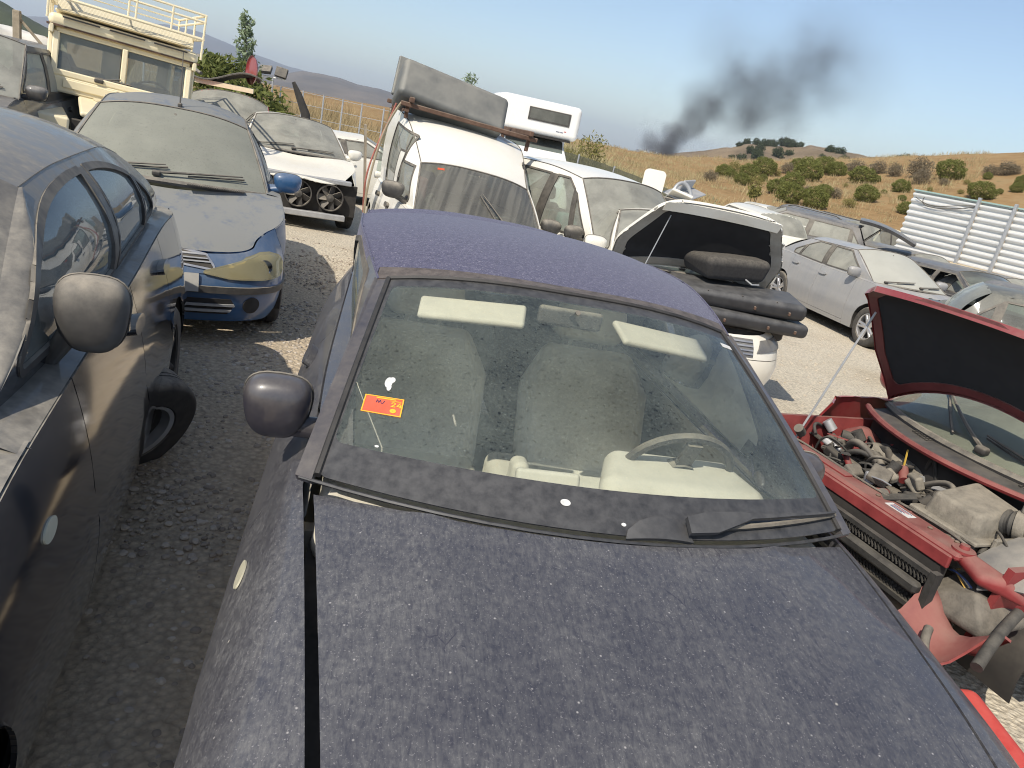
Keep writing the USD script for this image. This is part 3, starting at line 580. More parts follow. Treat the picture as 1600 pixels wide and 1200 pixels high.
# ---------------------------------------------------------------- shared materials
TYRE = plain('tyre_rubber', (.018, .018, .02), .8, dust=.55, bump=.002, scale=20); RIM = plain('alloy', (.55, .55, .56), .35, metal=.85, dust=.35)
DARK = plain('dark_cavity', (.016, .015, .015), .9, dust=.2); PLAS = plain('black_plastic', (.03, .03, .032), .55, dust=.6, scale=14); SEAL = plain('rubber_seal', (.014, .014, .016), .6, dust=.5)
CHROME = plain('mirror_glass', (.75, .78, .8), .08, metal=1.0, var=.03, dust=.2); SEATD = plain('dark_cloth', (.03, .03, .033), .9, dust=.45, bump=.002, scale=30); SEATB = plain('beige_leather', (.80, .76, .64), .6, dust=.1, scale=12)
DASHB = plain('beige_dash', (.60, .56, .46), .8, dust=.1); GLASS = pane('car_glass', dust=.42); GLASS2 = pane('car_glass_dusty', dust=.72, dcol=(.34, .33, .28)); GLASS0 = pane('car_glass_clean', dust=.2, tint=(.6, .7, .66))
STEEL = plain('galvanised', (.42, .43, .44), .5, metal=.5, dust=.3, var=.2); RUST = plain('rust', (.09, .045, .028), .9, dust=.3, var=.4, bump=.004); WHITEP = plain('white_trim', (.75, .74, .70), .5, dust=.25)
LAMP = plain('lamp_clear', (.62, .58, .42), .12, spec=.8, dust=.2); REDL = plain('lamp_red', (.45, .03, .02), .2, dust=.2); ORANGE = plain('lamp_orange', (.75, .20, .02), .25, dust=.15); WOODM = plain('grey_wood', (.30, .25, .18), .85, var=.3, bump=.003)
def mats(p, **k):
    d = dict(paint=p, glass=GLASS, seal=SEAL, plastic=PLAS, dark=DARK, tyre=TYRE, rim=RIM, seat=SEATD, chrome=CHROME, pillar=SEAL); d.update(k); return d
def place(c, x, y, yaw, lift=0.): return (x, y, float(ground_z(x, y)) + lift), yaw

# ---------------------------------------------------------------- ground
def grid_mesh(xs, ys, zf):
    X, Y = np.meshgrid(xs, ys, indexing='ij'); Z = zf(X, Y); v = np.stack([X, Y, Z], -1).reshape(-1, 3); n, m = len(xs), len(ys)
    i = (np.arange(n - 1)[:, None] * m + np.arange(m - 1)[None]).ravel()
    return TM(v, np.vstack([np.stack([i, i + m, i + m + 1], 1), np.stack([i, i + m + 1, i + 1], 1)]))
def px_az(px):     # azimuth of the horizon point at a picture column
    y = 33 + .215 * px; d = ray(px, y); return math.atan2(d[0], d[1])
_caz = np.array([px_az(p) for p in (-600, 300, 700, 880, 980, 1050, 1110, 1170, 1300, 1400, 1500, 1600, 2200)])
_cup = np.array([-4, -4, -2, 2, 6, 12, 22, 30, 56, 78, 97, 118, 165.])     # skyline above the horizon, at 110 m
def terrain(x, y):
    az = np.arctan2(x, y); d = np.hypot(x, y); up = np.interp(az, _caz, _cup); crest = 1.9 + 110 * up / 1164.
    start = np.interp(az, [px_az(880), px_az(1000), px_az(1200), px_az(1600)], [34, 30, 40, 44])
    t = sm((d - start) / (112 - start)); n = (meshkit.fbm(np.stack([x * .05, y * .05, 0 * x], -1), 4) - .5)
    z = ground_z(x, y) + (crest + .25) * (.55 * t + .45 * np.clip((d - start) / (112 - start), 0, 1)) + n * 1.6 * np.clip((d - start) / 30, 0, 1)
    z = np.where(d > 116, z - (d - 116) * .06, z)
    return np.maximum(np.where(d > 60, z, z), np.where(d > 150, -4.0, -9))
xs = np.r_[np.linspace(-260, -30, 47)[:-1], np.linspace(-30, 40, 110)[:-1], np.linspace(40, 260, 100)]
ys = np.r_[np.linspace(-30, -4, 8)[:-1], np.linspace(-4, 30, 90)[:-1], np.linspace(30, 150, 90)[:-1], np.linspace(150, 260, 12)]
def yard(x, y):
    return terrain(x, y) + (meshkit.fbm(np.stack([x * 1.1, y * 1.1, 0 * x], -1), 4, 3) - .5) * .05
GR = MAT('ground', {
    'g': ('geometry', {}), 'n1': ('noise_texture', {'scale': .7, 'detail': 6.0, 'roughness': .6}), 'n2': ('noise_texture', {'scale': 28., 'detail': 6.0, 'roughness': .7}), 'v': ('voronoi_texture', {'feature': 'f1', 'scale': 34.}),
    'n4': ('noise_texture', {'scale': .16, 'detail': 8.0, 'roughness': .65}),
    'r1': ('rgb_ramp', {'ramp': [(.3, (.58, .51, .40)), (.5, (.68, .615, .50)), (.72, (.72, .66, .55))]}),
    'r2': ('rgb_ramp', {'ramp': [(.25, (.62, .62, .62)), (.7, (1.08, 1.06, 1.02))]}),
    'hr': ('rgb_ramp', {'ramp': [(.32, (.13, .095, .045)), (.42, (.24, .155, .07)), (.5, (.29, .185, .085)), (.58, (.31, .215, .105)), (.68, (.19, .15, .07))]}), 'hd': ('noise_texture', {'scale': 1.1, 'detail': 9., 'roughness': .72}), 'hx': ('math', {'math_type': 'multiply_add', 'value2': .55}), 'hy': ('math', {'math_type': 'multiply_add', 'value2': .55, 'value3': -.05}),
    'len': ('vector_math', {'math_type': 'length'}), 'hm': ('map_range', {'from_min': 32.0, 'from_max': 44.0, 'to_min': 0.0, 'to_max': 1.0, 'clamp': True}),
    'mul': ('mix_color', {'blend_type': 'multiply', 'fac': 1.0}), 'mx': ('mix', {}),
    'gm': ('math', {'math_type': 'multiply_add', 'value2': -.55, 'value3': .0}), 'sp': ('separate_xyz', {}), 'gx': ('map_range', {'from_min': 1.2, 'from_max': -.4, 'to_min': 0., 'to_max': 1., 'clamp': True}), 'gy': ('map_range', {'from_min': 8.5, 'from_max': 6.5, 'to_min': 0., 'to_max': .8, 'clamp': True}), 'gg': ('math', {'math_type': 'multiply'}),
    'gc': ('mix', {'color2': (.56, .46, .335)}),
    'vr': ('rgb_ramp', {'ramp': [(0., (1.15, 1.12, 1.05)), (.5, (.8, .78, .74)), (1., (.45, .43, .4))]}), 'mul2': ('mix_color', {'blend_type': 'multiply', 'fac': .6}),
    'b': ('bump', {'strength': .7, 'distance': .02}), 'ad': ('math', {'math_type': 'add'}), 'p': ('principled_bsdf', {'roughness': .95, 'specular_ior_level': .15})},
    [('g.position', 'n1.vector'), ('g.position', 'n2.vector'), ('g.position', 'v.vector'), ('g.position', 'n4.vector'), ('g.position', 'sp.vector'), ('n1.fac', 'r1.fac'), ('n2.fac', 'r2.fac'), ('g.position', 'hd.vector'), ('n4.fac', 'hx.value1'), ('hd.fac', 'hy.value1'), ('hy.value', 'hx.value3'), ('hx.value', 'hr.fac'), ('g.position', 'len.vector1'), ('len.value', 'hm.value'),
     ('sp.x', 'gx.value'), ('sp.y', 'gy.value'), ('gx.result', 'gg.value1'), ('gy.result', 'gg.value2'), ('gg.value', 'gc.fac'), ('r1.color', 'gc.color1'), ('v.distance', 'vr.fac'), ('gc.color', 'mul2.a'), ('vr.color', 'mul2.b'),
     ('mul2.result', 'mul.a'), ('r2.color', 'mul.b'), ('hm.result', 'mx.fac'), ('mul.result', 'mx.color1'), ('hr.color', 'mx.color2'), ('mx.color', 'p.base_color'),
     ('n2.fac', 'ad.value1'), ('v.distance', 'ad.value2'), ('ad.value', 'b.height'), ('b.normal', 'p.normal')])
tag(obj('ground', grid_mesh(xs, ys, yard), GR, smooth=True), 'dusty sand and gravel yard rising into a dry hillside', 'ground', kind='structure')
FAR = plain('far_land', (.16, .12, .075), .95, var=.35, scale=.02)
th = np.linspace(0, 2 * math.pi, 97); rr = np.r_[0, 200, 400, 900, 2000, 5000, 9000]
fp = np.stack([rr[:, None] * np.cos(th), rr[:, None] * np.sin(th), np.full((len(rr), 97), -9.) - np.array([0, 0, 0, 0, 0, 0, 0])[:, None]], -1).reshape(-1, 3)
ff = [q for i in range(len(rr) - 1) for j in range(96) for q in ((i * 97 + j, i * 97 + 97 + j, i * 97 + 98 + j), (i * 97 + j, i * 97 + 98 + j, i * 97 + j + 1))]
tag(obj('plain', TM(fp, ff), FAR), 'wide plain beyond the yard', 'plain', kind='structure')
RZ = {}
def ridge(name, label, dist, depth, cols, mat, base=-10, seed=0, rough=.12, n=160):
    az = np.array([px_az(c[0]) for c in cols]); up = np.array([c[1] for c in cols]); A = np.linspace(az[0], az[-1], n); R = np.linspace(0, 1, 40)
    top = np.interp(A, az, up) * dist / 1164. + CAM_H - base
    AA, RR = np.meshgrid(A, R, indexing='ij'); d = dist + depth * (RR - .5)
    prof = np.sin(np.clip(RR, 0, 1) * math.pi) ** .8
    x, y = np.sin(AA) * d, np.cos(AA) * d; nz = meshkit.fbm(np.stack([x / depth * 5, y / depth * 5, 0 * x], -1), 5, seed)
    z = base + top[:, None] * prof * (1 - rough * 2 + rough * 4 * nz * (1 if rough < .4 else 1)) 
    v = np.stack([x, y, z], -1).reshape(-1, 3); RZ[label] = v; m = len(R); i = (np.arange(n - 1)[:, None] * m + np.arange(m - 1)[None]).ravel()
    return tag(obj(name, TM(v, np.vstack([np.stack([i, i + 1, i + m + 1], 1), np.stack([i, i + m + 1, i + m], 1)])), mat, smooth=True), label, 'hill', kind='structure')
MT = plain('mountain', (.11, .085, .06), .95, var=.5, scale=.006); MT2 = plain('mountain_far', (.10, .085, .07), .95, var=.3, scale=.002); GH = plain('green_slope', (.055, .065, .03), .95, var=.4, scale=.03)
RK = plain('rocky_hill', (.17, .125, .075), .95, var=.6, scale=.05, bump=.5)
ridge('mountain', 'long brown ridge behind the dry grass, hazy', 3000, 1600, [(380, 0), (437, 8), (470, 18), (503, 21), (530, 22), (556, 20), (590, 22), (640, 16), (700, 8), (800, 0)], MT, seed=2)
ridge('mountain', 'faint blue mountain range fading in the haze', 6500, 3000, [(-200, 0), (0, 8), (120, 22), (200, 34), (262, 40), (300, 38), (350, 34), (400, 26), (450, 22), (500, 20), (600, 14), (750, 6), (860, 0)], MT2, seed=5)
ridge('hill', 'dark green slope at the left edge of the picture', 420, 200, [(-600, 40), (-200, 30), (0, 18), (40, 10), (70, 4), (130, -3)], GH, seed=8)
ridge('hill', 'rocky hilltop with dark trees above the bushy hillside', 420, 170, [(980, -2), (1040, 14), (1090, 24), (1130, 38), (1160, 54), (1200, 60), (1245, 66), (1268, 60), (1300, 56), (1360, 58), (1450, 50), (1540, 20)], RK, seed=11, rough=.10)

# ---------------------------------------------------------------- the blue convertible in front
NAVY = (.013, .013, .025)
def hero_paint(name, cracks=True):
    n = {'g': ('geometry', {}), 't': ('texture_coordinate', {}), 'sx': ('separate_xyz', {}),
         'n1': ('noise_texture', {'scale': 2.6, 'detail': 9.0, 'roughness': .6}), 'n2': ('noise_texture', {'scale': 55., 'detail': 6.0, 'roughness': .72, 'distortion': .3}), 'mp': ('mapping', {'scale': (26., 105., 40.), 'rotation': (0., 0., .5)}), 'n3': ('noise_texture', {'scale': 1., 'detail': 4., 'roughness': .7, 'distortion': 1.4}),
         'n5': ('noise_texture', {'scale': 210., 'detail': 3., 'roughness': .6}),
         'up': ('map_range', {'from_min': -.05, 'from_max': .8, 'to_min': .42, 'to_max': .40, 'clamp': True}),
         'b1': ('map_range', {'from_min': .32, 'from_max': .68, 'to_min': .66, 'to_max': 1.3, 'clamp': True}), 'b2': ('map_range', {'from_min': .33, 'from_max': .7, 'to_min': .62, 'to_max': 1.4, 'clamp': True}), 'b3': ('map_range', {'from_min': .35, 'from_max': .68, 'to_min': .72, 'to_max': 1.5, 'clamp': True}),
         'm1': ('math', {'math_type': 'multiply'}), 'm2': ('math', {'math_type': 'multiply'}), 'm3': ('math', {'math_type': 'multiply', 'use_clamp': True}),
         'mx': ('mix', {'color1': NAVY, 'color2': (.165, .160, .152)}),
         'v': ('voronoi_texture', {'feature': 'f1', 'scale': 46., 'randomness': 1.0}), 'vs': ('separate_color', {}), 'vt': ('map_range', {'from_min': .04, 'from_max': .14, 'to_min': 1., 'to_max': 0., 'clamp': True}), 'vk': ('math', {'math_type': 'greater_than', 'value2': .86}), 'vm': ('math', {'math_type': 'multiply'}),
         'v2': ('voronoi_texture', {'feature': 'f1', 'scale': 9., 'randomness': 1.0}), 'vs2': ('separate_color', {}), 'vt2': ('map_range', {'from_min': .035, 'from_max': .055, 'to_min': 1., 'to_max': 0., 'clamp': True}), 'vk2': ('math', {'math_type': 'greater_than', 'value2': .80}), 'vm2': ('math', {'math_type': 'multiply'}),
         'fl': ('map_range', {'from_min': .62, 'from_max': .70, 'to_min': 0., 'to_max': .55, 'clamp': True}),
         'mx2': ('mix', {'color2': (.33, .31, .29)}), 'mx3': ('mix', {'color2': (.48, .44, .37)}), 'mx4': ('mix', {'color2': (.30, .28, .27)}),
         'ro': ('mix_float', {'a': .3, 'b': .8}), 'p': ('principled_bsdf', {}), 'b': ('bump', {'strength': .25, 'distance': .0015}), 'ct': ('mix_float', {'a': .5, 'b': .08})}
    l = [('g.position', 'n1.vector'), ('g.position', 'n2.vector'), ('g.position', 'n5.vector'), ('t.object', 'mp.vector'), ('mp.vector', 'n3.vector'), ('g.normal', 'sx.vector'), ('sx.z', 'up.value'),
         ('n1.fac', 'b1.value'), ('n2.fac', 'b2.value'), ('n3.fac', 'b3.value'), ('up.result', 'm1.value1'), ('b1.result', 'm1.value2'), ('m1.value', 'm2.value1'), ('b2.result', 'm2.value2'), ('m2.value', 'm3.value1'), ('b3.result', 'm3.value2'),
         ('m3.value', 'mx.fac'), ('g.position', 'v.vector'), ('v.color', 'vs.color'), ('vs.r', 'vk.value1'), ('v.distance', 'vt.value'), ('vt.result', 'vm.value1'), ('vk.value', 'vm.value2'),
         ('g.position', 'v2.vector'), ('v2.color', 'vs2.color'), ('vs2.r', 'vk2.value1'), ('v2.distance', 'vt2.value'), ('vt2.result', 'vm2.value1'), ('vk2.value', 'vm2.value2'),
         ('n5.fac', 'fl.value'), ('mx.color', 'mx4.color1'), ('fl.result', 'mx4.fac'), ('mx4.color', 'mx2.color1'), ('vm.value', 'mx2.fac'), ('mx2.color', 'mx3.color1'), ('vm2.value', 'mx3.fac'),
         ('m3.value', 'ro.fac'), ('ro.result', 'p.roughness'), ('m3.value', 'ct.fac'), ('ct.result', 'p.coat_weight'), ('n2.fac', 'b.height'), ('b.normal', 'p.normal')]
    last = 'mx3.color'
    if cracks:   # runs of rain water that have dried into dark threads
        n.update({'cm': ('mapping', {'scale': (4.5, 17., 1.)}), 'cd': ('noise_texture', {'scale': 16., 'detail': 4.}), 'ca': ('vector_math', {'math_type': 'multiply_add', 'vector2': (.035, .035, 0.)}),
                  'cv': ('voronoi_texture', {'feature': 'distance_to_edge', 'scale': 1.0}), 'ct1': ('map_range', {'from_min': .003, 'from_max': .013, 'to_min': .75, 'to_max': 0., 'clamp': True}),
                  'ck': ('noise_texture', {'scale': 3.1, 'detail': 3.}), 'ck2': ('map_range', {'from_min': .55, 'from_max': .63, 'to_min': 0., 'to_max': 1., 'clamp': True}), 'cx': ('math', {'math_type': 'multiply'}), 'mx5': ('mix', {'color2': (.02, .018, .03)})})
        l += [('cd.color', 'ca.vector1'), ('t.object', 'cd.vector'), ('t.object', 'ca.vector3'), ('ca.vector', 'cm.vector'), ('cm.vector', 'cv.vector'), ('cv.distance', 'ct1.value'), ('t.object', 'ck.vector'), ('ck.fac', 'ck2.value'), ('ct1.result', 'cx.value1'), ('ck2.result', 'cx.value2'), ('cx.value', 'mx5.fac'), ('mx3.color', 'mx5.color1')]
        last = 'mx5.color'
    l.append((last, 'p.base_color'))
    return MAT(name, n, l)
HERO = hero_paint('navy_paint_dusty', False); HEROH = hero_paint('navy_hood_dusty', True)
HEROF = paint('navy_pillar', NAVY, dust=.22, side=.08)
CANVAS = MAT('canvas', {'g': ('geometry', {}), 'n': ('noise_texture', {'scale': 60., 'detail': 6., 'roughness': .75}), 'n1': ('noise_texture', {'scale': 3., 'detail': 5.}), 'n5': ('noise_texture', {'scale': 150., 'detail': 4., 'roughness': .7}),
    'r': ('rgb_ramp', {'ramp': [(.28, (.018, .015, .040)), (.5, (.046, .040, .082)), (.75, (.105, .095, .14))]}), 'fl': ('map_range', {'from_min': .57, 'from_max': .68, 'to_min': 0., 'to_max': .6, 'clamp': True}), 'mx': ('mix', {'color2': (.40, .37, .40)}), 'b': ('bump', {'strength': .5, 'distance': .003}), 'p': ('principled_bsdf', {'roughness': .85, 'sheen_weight': .25})},
    [('g.position', 'n.vector'), ('g.position', 'n1.vector'), ('g.position', 'n5.vector'), ('n.fac', 'r.fac'), ('n5.fac', 'fl.value'), ('r.color', 'mx.color1'), ('fl.result', 'mx.fac'), ('mx.color', 'p.base_color'), ('n.fac', 'b.height'), ('b.normal', 'p.normal')])
HEADER = plain('header_trim', (.055, .042, .04), .7, var=.5, scale=25, dust=.14, bump=.001)
FRIT = plain('frit', (.016, .016, .018), .35, var=.3, dcol=(.28, .27, .25), dust=.16, scale=30)
WSG = pane('hero_windshield', tint=(.95, .985, .95), dust=.11, dustvar=.5, dcol=(.36, .40, .34), spots=.12, scale=1.6, specks=.17); SIDEG = pane('hero_side_glass', tint=(.92, .97, .93), dust=.12, dcol=(.40, .44, .38))
c = CM = Car(**spec(SPEC['main'], ya=.765, yr=.632, yrr=.70, roofw=[(.0, .675), (-.5, .72), (-1.1, .725)], hood_fn=lambda x, y: .007 * np.exp(-((np.abs(y) - .47 + .10 * (x - 1.05)) / .035) ** 2) + .004 * np.sin(x * 5.1 + 1) * np.sin(y * 4.3 + .7), zt=[(-2.38, .95), (-1.5, .97), (0, .965), (1.05, .985), (1.6, .93), (2.0, .84), (2.375, .72)], zc=[(2.385, .72), (2.0, .89), (1.6, .985), (1.15, 1.045), (.8, 1.06)], hoodp=2.8, roofz=[(-.35, 1.42), (-.9, 1.40), (-1.35, 1.31)], crown=.07, nose=[(.15, .10), (.3, .02), (.5, 0.), (.62, .04), (.72, .12), (.8, .2), (.95, .4)], k1=.95, wf0=.45))
MAINROT = -1.346; _d = V(math.cos(MAINROT), math.sin(MAINROT)); _o = V(.283, 1.80) - _d * c.xa
hc = Polygon([(c.xa + .4, -.735), (c.xa + .4, .66), (c.xa - .06, .72), (c.xa - .06, -.735)])
hoodcut = Polygon([(c.xa - .3, -.745), (c.xa - .01, -.735), (c.xa + .85, -.635), (c.xa + 1.25, -.53), (c.xa + 1.4, -.4), (c.xa + 1.4, .42), (c.xa + 1.25, .55), (c.xa + .85, .66), (c.xa - .01, .745), (c.xa - .3, .75)])
main = build_car(c, 'convertible', 'dusty dark blue convertible with canvas roof, filling the foreground', (_o[0], _o[1], 0), MAINROT, mats(HERO, roof=CANVAS, glass=GLASS0, wsglass=WSG, sideglass=SIDEG, seat=SEATB, dash=DASHB, frit=FRIT, frame=CANVAS, mirror=HEROF, apillar=HEROF, header=HEADER, headliner=DASHB, seat2=SEATD, tub=plain('beige_trim', (.36, .33, .27), .8), drip=CANVAS, cowl=FRIT, wsseal=plain('glass_seal', (.012, .012, .013), .5, dust=.08)), lod=1,
    opts=dict(hood='poly', header=.10, frame_split=Polygon([(c.xa + .3, .9), (.70, 1.0), (.06, 1.385), (.2, 1.6), (2, 1.6)]), dlo=[(.40, 1.02), (.78, 1.035), (.16, 1.36), (-.25, 1.40), (-.62, 1.33), (-.72, 1.18), (-.68, 1.02)], dlo_r=.05, pillars=(), frit=(.13, .06), mirrors=(1, -1), mirror_x=c.xa - .33, handles=True, doorlines=[.9, -.45], seat_x=[-.06, -1.1], seat_w=.34, hr_s=1.25, pillar_r=.035, wipers=False, mir={1: (.10, .03, .9), -1: (.20, .05, 1.0)}, mir_r=(.07, .088, .092), sh_x=-.06, cowl_r=.005, drip_r=.004, fender_cut=.16, ws_u=.945))
P = c._P
hp = c._hoodpoly
P('hood', hp.intersection(hoodcut.buffer(-.004)), c.hood, HEROH, step=(.05, .05), rim=.02)
def fender_top(sg, gap):
    """the rounded top of a wing, from the flank up and over to the edge of the hood"""
    xs_ = np.linspace(c.xa - .17, c.xa + 1.18, 56); o = np.argsort(c.T[:, 0]); sT = np.interp(xs_, c.T[o, 0], c.s[o]); zT = c.ztop(sT); rows = []
    hx = np.interp(xs_, [c.xa - .3, c.xa - .01, c.xa + .85, c.xa + 1.25], [.745, .735, .635, .53]) if sg < 0 else np.interp(xs_, [c.xa - .3, c.xa - .01, c.xa + .85, c.xa + 1.25], [.75, .745, .66, .55])
    A = c.S(sg * sT, zT - o_cut - .002); B = c.S(sg * sT, zT - o_cut + .05); E = c.hood(xs_, sg * (hx + gap)); E[:, 2] = np.minimum(E[:, 2], np.interp(xs_, [c.xa - .2, c.xa - .02, c.xa + .1], [1.0, 1.015, 9])); tA = (B - A) / .05; Ein = c.hood(xs_, sg * (hx + gap - .04)); tE = (E - Ein) / .04
    L = np.linalg.norm(E - A, axis=1)[:, None]; P1 = A + tA * L * .42; P2 = E + tE * L * .42 * .8; W = np.linspace(0, 1, 15)
    for w in W: rows.append(A * (1 - w) ** 3 + 3 * P1 * w * (1 - w) ** 2 + 3 * P2 * w * w * (1 - w) + E * w ** 3)
    rows.append(E - V(0, 0, .05)); rows.append(E - V(0, sg * .01, .12)); n = len(xs_); v = np.vstack(rows[:15]); i = np.arange(n - 1)
    f = np.vstack([q for k in range(14) for q in (np.stack([i + k * n, i + 1 + k * n, i + 1 + (k + 1) * n], 1), np.stack([i + k * n, i + 1 + (k + 1) * n, i + (k + 1) * n], 1))])
    w2 = np.vstack([rows[14], rows[15], rows[16]]); f2 = np.vstack([q for k in range(2) for q in (np.stack([i + k * n, i + 1 + k * n, i + 1 + (k + 1) * n], 1), np.stack([i + k * n, i + 1 + (k + 1) * n, i + (k + 1) * n], 1))]) + len(v)
    F = np.vstack([f, f2]); obj('fender_top', TM(np.vstack([v, w2]), F if sg < 0 else F[:, ::-1]), HERO, main, smooth=True)
o_cut = .16
fender_top(-1, .020); fender_top(1, .005)
obj('engine_bay_gutter', cat_([patch(hp.buffer(-.02), lambda x, y: c.hood(x, y) - V(0, 0, .10), step=(.15, .15), rim=0)]), DARK, main)
def on_ws(c, m, u0, v0, lift, scale=(1, 1)):
    d = np.linalg.norm(c.wst(np.array([0.])) - c.wsb(np.array([0.]))); v = np.array(m.vertices)
    a = u0 + v[:, 0] / (c.ya * .93); b = v0 + v[:, 1] / d; e = 1e-3
    p = c.ws(a, b); n = np.cross(c.ws(a + e, b) - p, c.ws(a, b + e) - p); n /= np.linalg.norm(n, axis=1, keepdims=True)
    return TM(p + n * (lift + v[:, 2:3]), m.faces)
def card(w, h, z=0., n=8):
    m = trimesh.creation.box((w, h, .0006)); m = m.subdivide(); m.apply_translation((w / 2, h / 2, z)); return m
STO = plain('sticker_orange', (.62, .075, .025), .6, var=.12, dust=.12); STY = plain('sticker_yellow', (.85, .42, .03), .6, var=.05); STB = plain('sticker_ink', (.03, .035, .12), .7); STW = plain('sticker_white', (.60, .595, .57), .8, dust=.15, var=.3, scale=60)
stk = obj('inspection_sticker', on_ws(c, card(.100, .068), -.875, .265, .001), STO, main, smooth=False, label='orange inspection sticker with yellow 24')
U0, V0 = -.875, .265; Ld = float(np.linalg.norm(c.wst(np.array([0.])) - c.wsb(np.array([0.]))))
def stick(m, x, y, mat, nm, par=stk, lift=.0022): obj(nm, on_ws(c, m, U0 + x / (c.ya * .93), V0 + y / Ld, lift), mat, par, smooth=False)
stick(meshkit.text_mesh('24', .017, .0004, True), .068, .033, STY, 'number')
for (x, y, w, h) in ((0, 0, .1, .003), (0, .065, .1, .003), (0, 0, .003, .068), (.097, 0, .003, .068), (.03, .059, .05, .004), (.066, .054, .028, .002)): stick(card(w, h), x, y, STY, 'border_line')
stick(lathe([(.001, 0), (.008, 0), (.008, .0004), (.001, .0004)], 16, 'y').apply_transform(trimesh.transformations.rotation_matrix(math.pi / 2, [1, 0, 0])), .078, .018, STY, 'seal_mark')
stick(tube(spl([(0, 0, 0), (.003, .009, 0), (.006, 0, 0), (.009, .010, 0), (.012, .001, 0), (.02, .009, 0)], 20), .0009, 4), .032, .042, STB, 'pen_mark')
obj('white_sticker', on_ws(c, card(.05, .024), .86, .875, .001), STW, main, smooth=False)
sm1 = patch(sellipse((0, 0), (.010, .022), p=2.).union(sellipse((.004, -.02), (.006, .014), p=2.)).union(sellipse((.008, .012), (.008, .012), p=2)), lambda a, b: np.stack([a, b, 0 * a], -1), step=(.02, .02), rim=0)
obj('bird_dropping', on_ws(c, sm1, -.805, .40, .0015), STW, main, smooth=False)
for (u, v, r) in ((-.79, .145, .005), (-.17, .075, .012), (.02, .03, .006)):
    obj('bird_dropping', on_ws(c, patch(sellipse((0, 0), (r, r * .8), p=2), lambda a, b: np.stack([a, b, 0 * a], -1), rim=0), u, v, .0015), plain_grey if 'plain_grey' in globals() else STW, main, smooth=False)
# wiper spindle cover, sun visors, washer nozzles, weather strip, indicator
WPL = plain('wiper_plastic', (.028, .028, .03), .55, dust=.25, dcol=(.17, .165, .155), scale=20)
wc_ = Polygon([(.02, -.01), (.03, .015), (.07, .04), (.13, .055), (.19, .05), (.245, .035), (.26, -.01)])
P('wiper_cover', wc_, lambda u, v: c.ws(u, v) + V(.5, 0, .86) * (.016 * np.clip(1 - ((u - .14) / .13) ** 2, 0, 1))[:, None], WPL, step=(.02, .012), rim=.012)
arm_ = Polygon([(.235, .0), (.235, .048), (.32, .066), (.46, .068), (.50, .062), (.70, .060), (.93, .052), (.93, .046), (.70, .050), (.50, .046), (.40, .020), (.34, .004)])
wa_ = P('wiper_arm', arm_, lambda u, v: c.ws(u, v) + V(.5, 0, .86) * .034, WPL, step=(.04, .015), rim=.014)
obj('wiper_blade', tube(c.ws(np.linspace(.36, .95, 16), np.linspace(.030, .052, 16)) + V(.5, 0, .86) * .010, .0075, 6), SEAL, wa_)
for sg in (-1, 1):
    pts = [c.ws(np.array([sg * a]), np.array([b]))[0] - V(.05, 0, .035) for a, b in ((.25, .90), (.74, .90), (.74, .80), (.27, .80))]
    obj('sun_visor', blob(pts, .012), DASHB, main, smooth=50)
for y in (-.07, .31): obj('washer_nozzle', blob([c.hood(np.array([c.xa + .13 + dx]), np.array([y]))[0] + V(0, 0, .004) for dx in (-.012, .02)], [.012, .007]), HEROF, main, smooth=60)
obj('side_indicator', patch(sellipse((-float(c.so(c.xa + .12)), .80), (.052, .020), p=2.), c.S, rim=.004, lift=.005, step=(.03, .02)), LAMP, main, smooth=60)
xs_ = np.linspace(-.66, .72, 20)
for sg in (1, -1): obj('belt_strip', cat_([tube(np.stack([xs_, sg * (c.gb_(xs_)[:, 1] + .012), c.gb_(xs_)[:, 2] + .012], -1), .012, 6), tube(np.stack([xs_, sg * (c.gb_(xs_)[:, 1] + .045), c.gb_(xs_)[:, 2] - .005], -1), .006, 6)]), SEAL, main)
pl = rbox((.002, .12, .05), .0005); obj('plate', bx((0, 0, 0), (.14, .004, .07)).apply_transform(trimesh.transformations.translation_matrix((.30, .80, 1.10))), plain('card_grey', (.10, .11, .10), .7), main)
tx53 = meshkit.text_mesh('53', .045, .001, True); tx53.apply_transform(trimesh.transformations.rotation_matrix(math.pi / 2, [1, 0, 0])); tx53.apply_translation((.26, .797, 1.078))
obj('plate_number', tx53, WHITEP, main, smooth=False)
obj('centre_console', cat_([rbox((.55, .16, .22), .05, (.15, 0, .52)), rbox((.1, .07, .16), .03, (.2, 0, .66)), rbox((.04, .22, .22), .015, (.62, .0, .78), rot=(0, -.4, 0))]), DASHB, main, smooth=50)
obj('instrument_hood', blob([(.66, y, .965) for y in (.2, .55)] + [(.80, y, .95) for y in (.15, .6)], .05), DASHB, main, smooth=60)
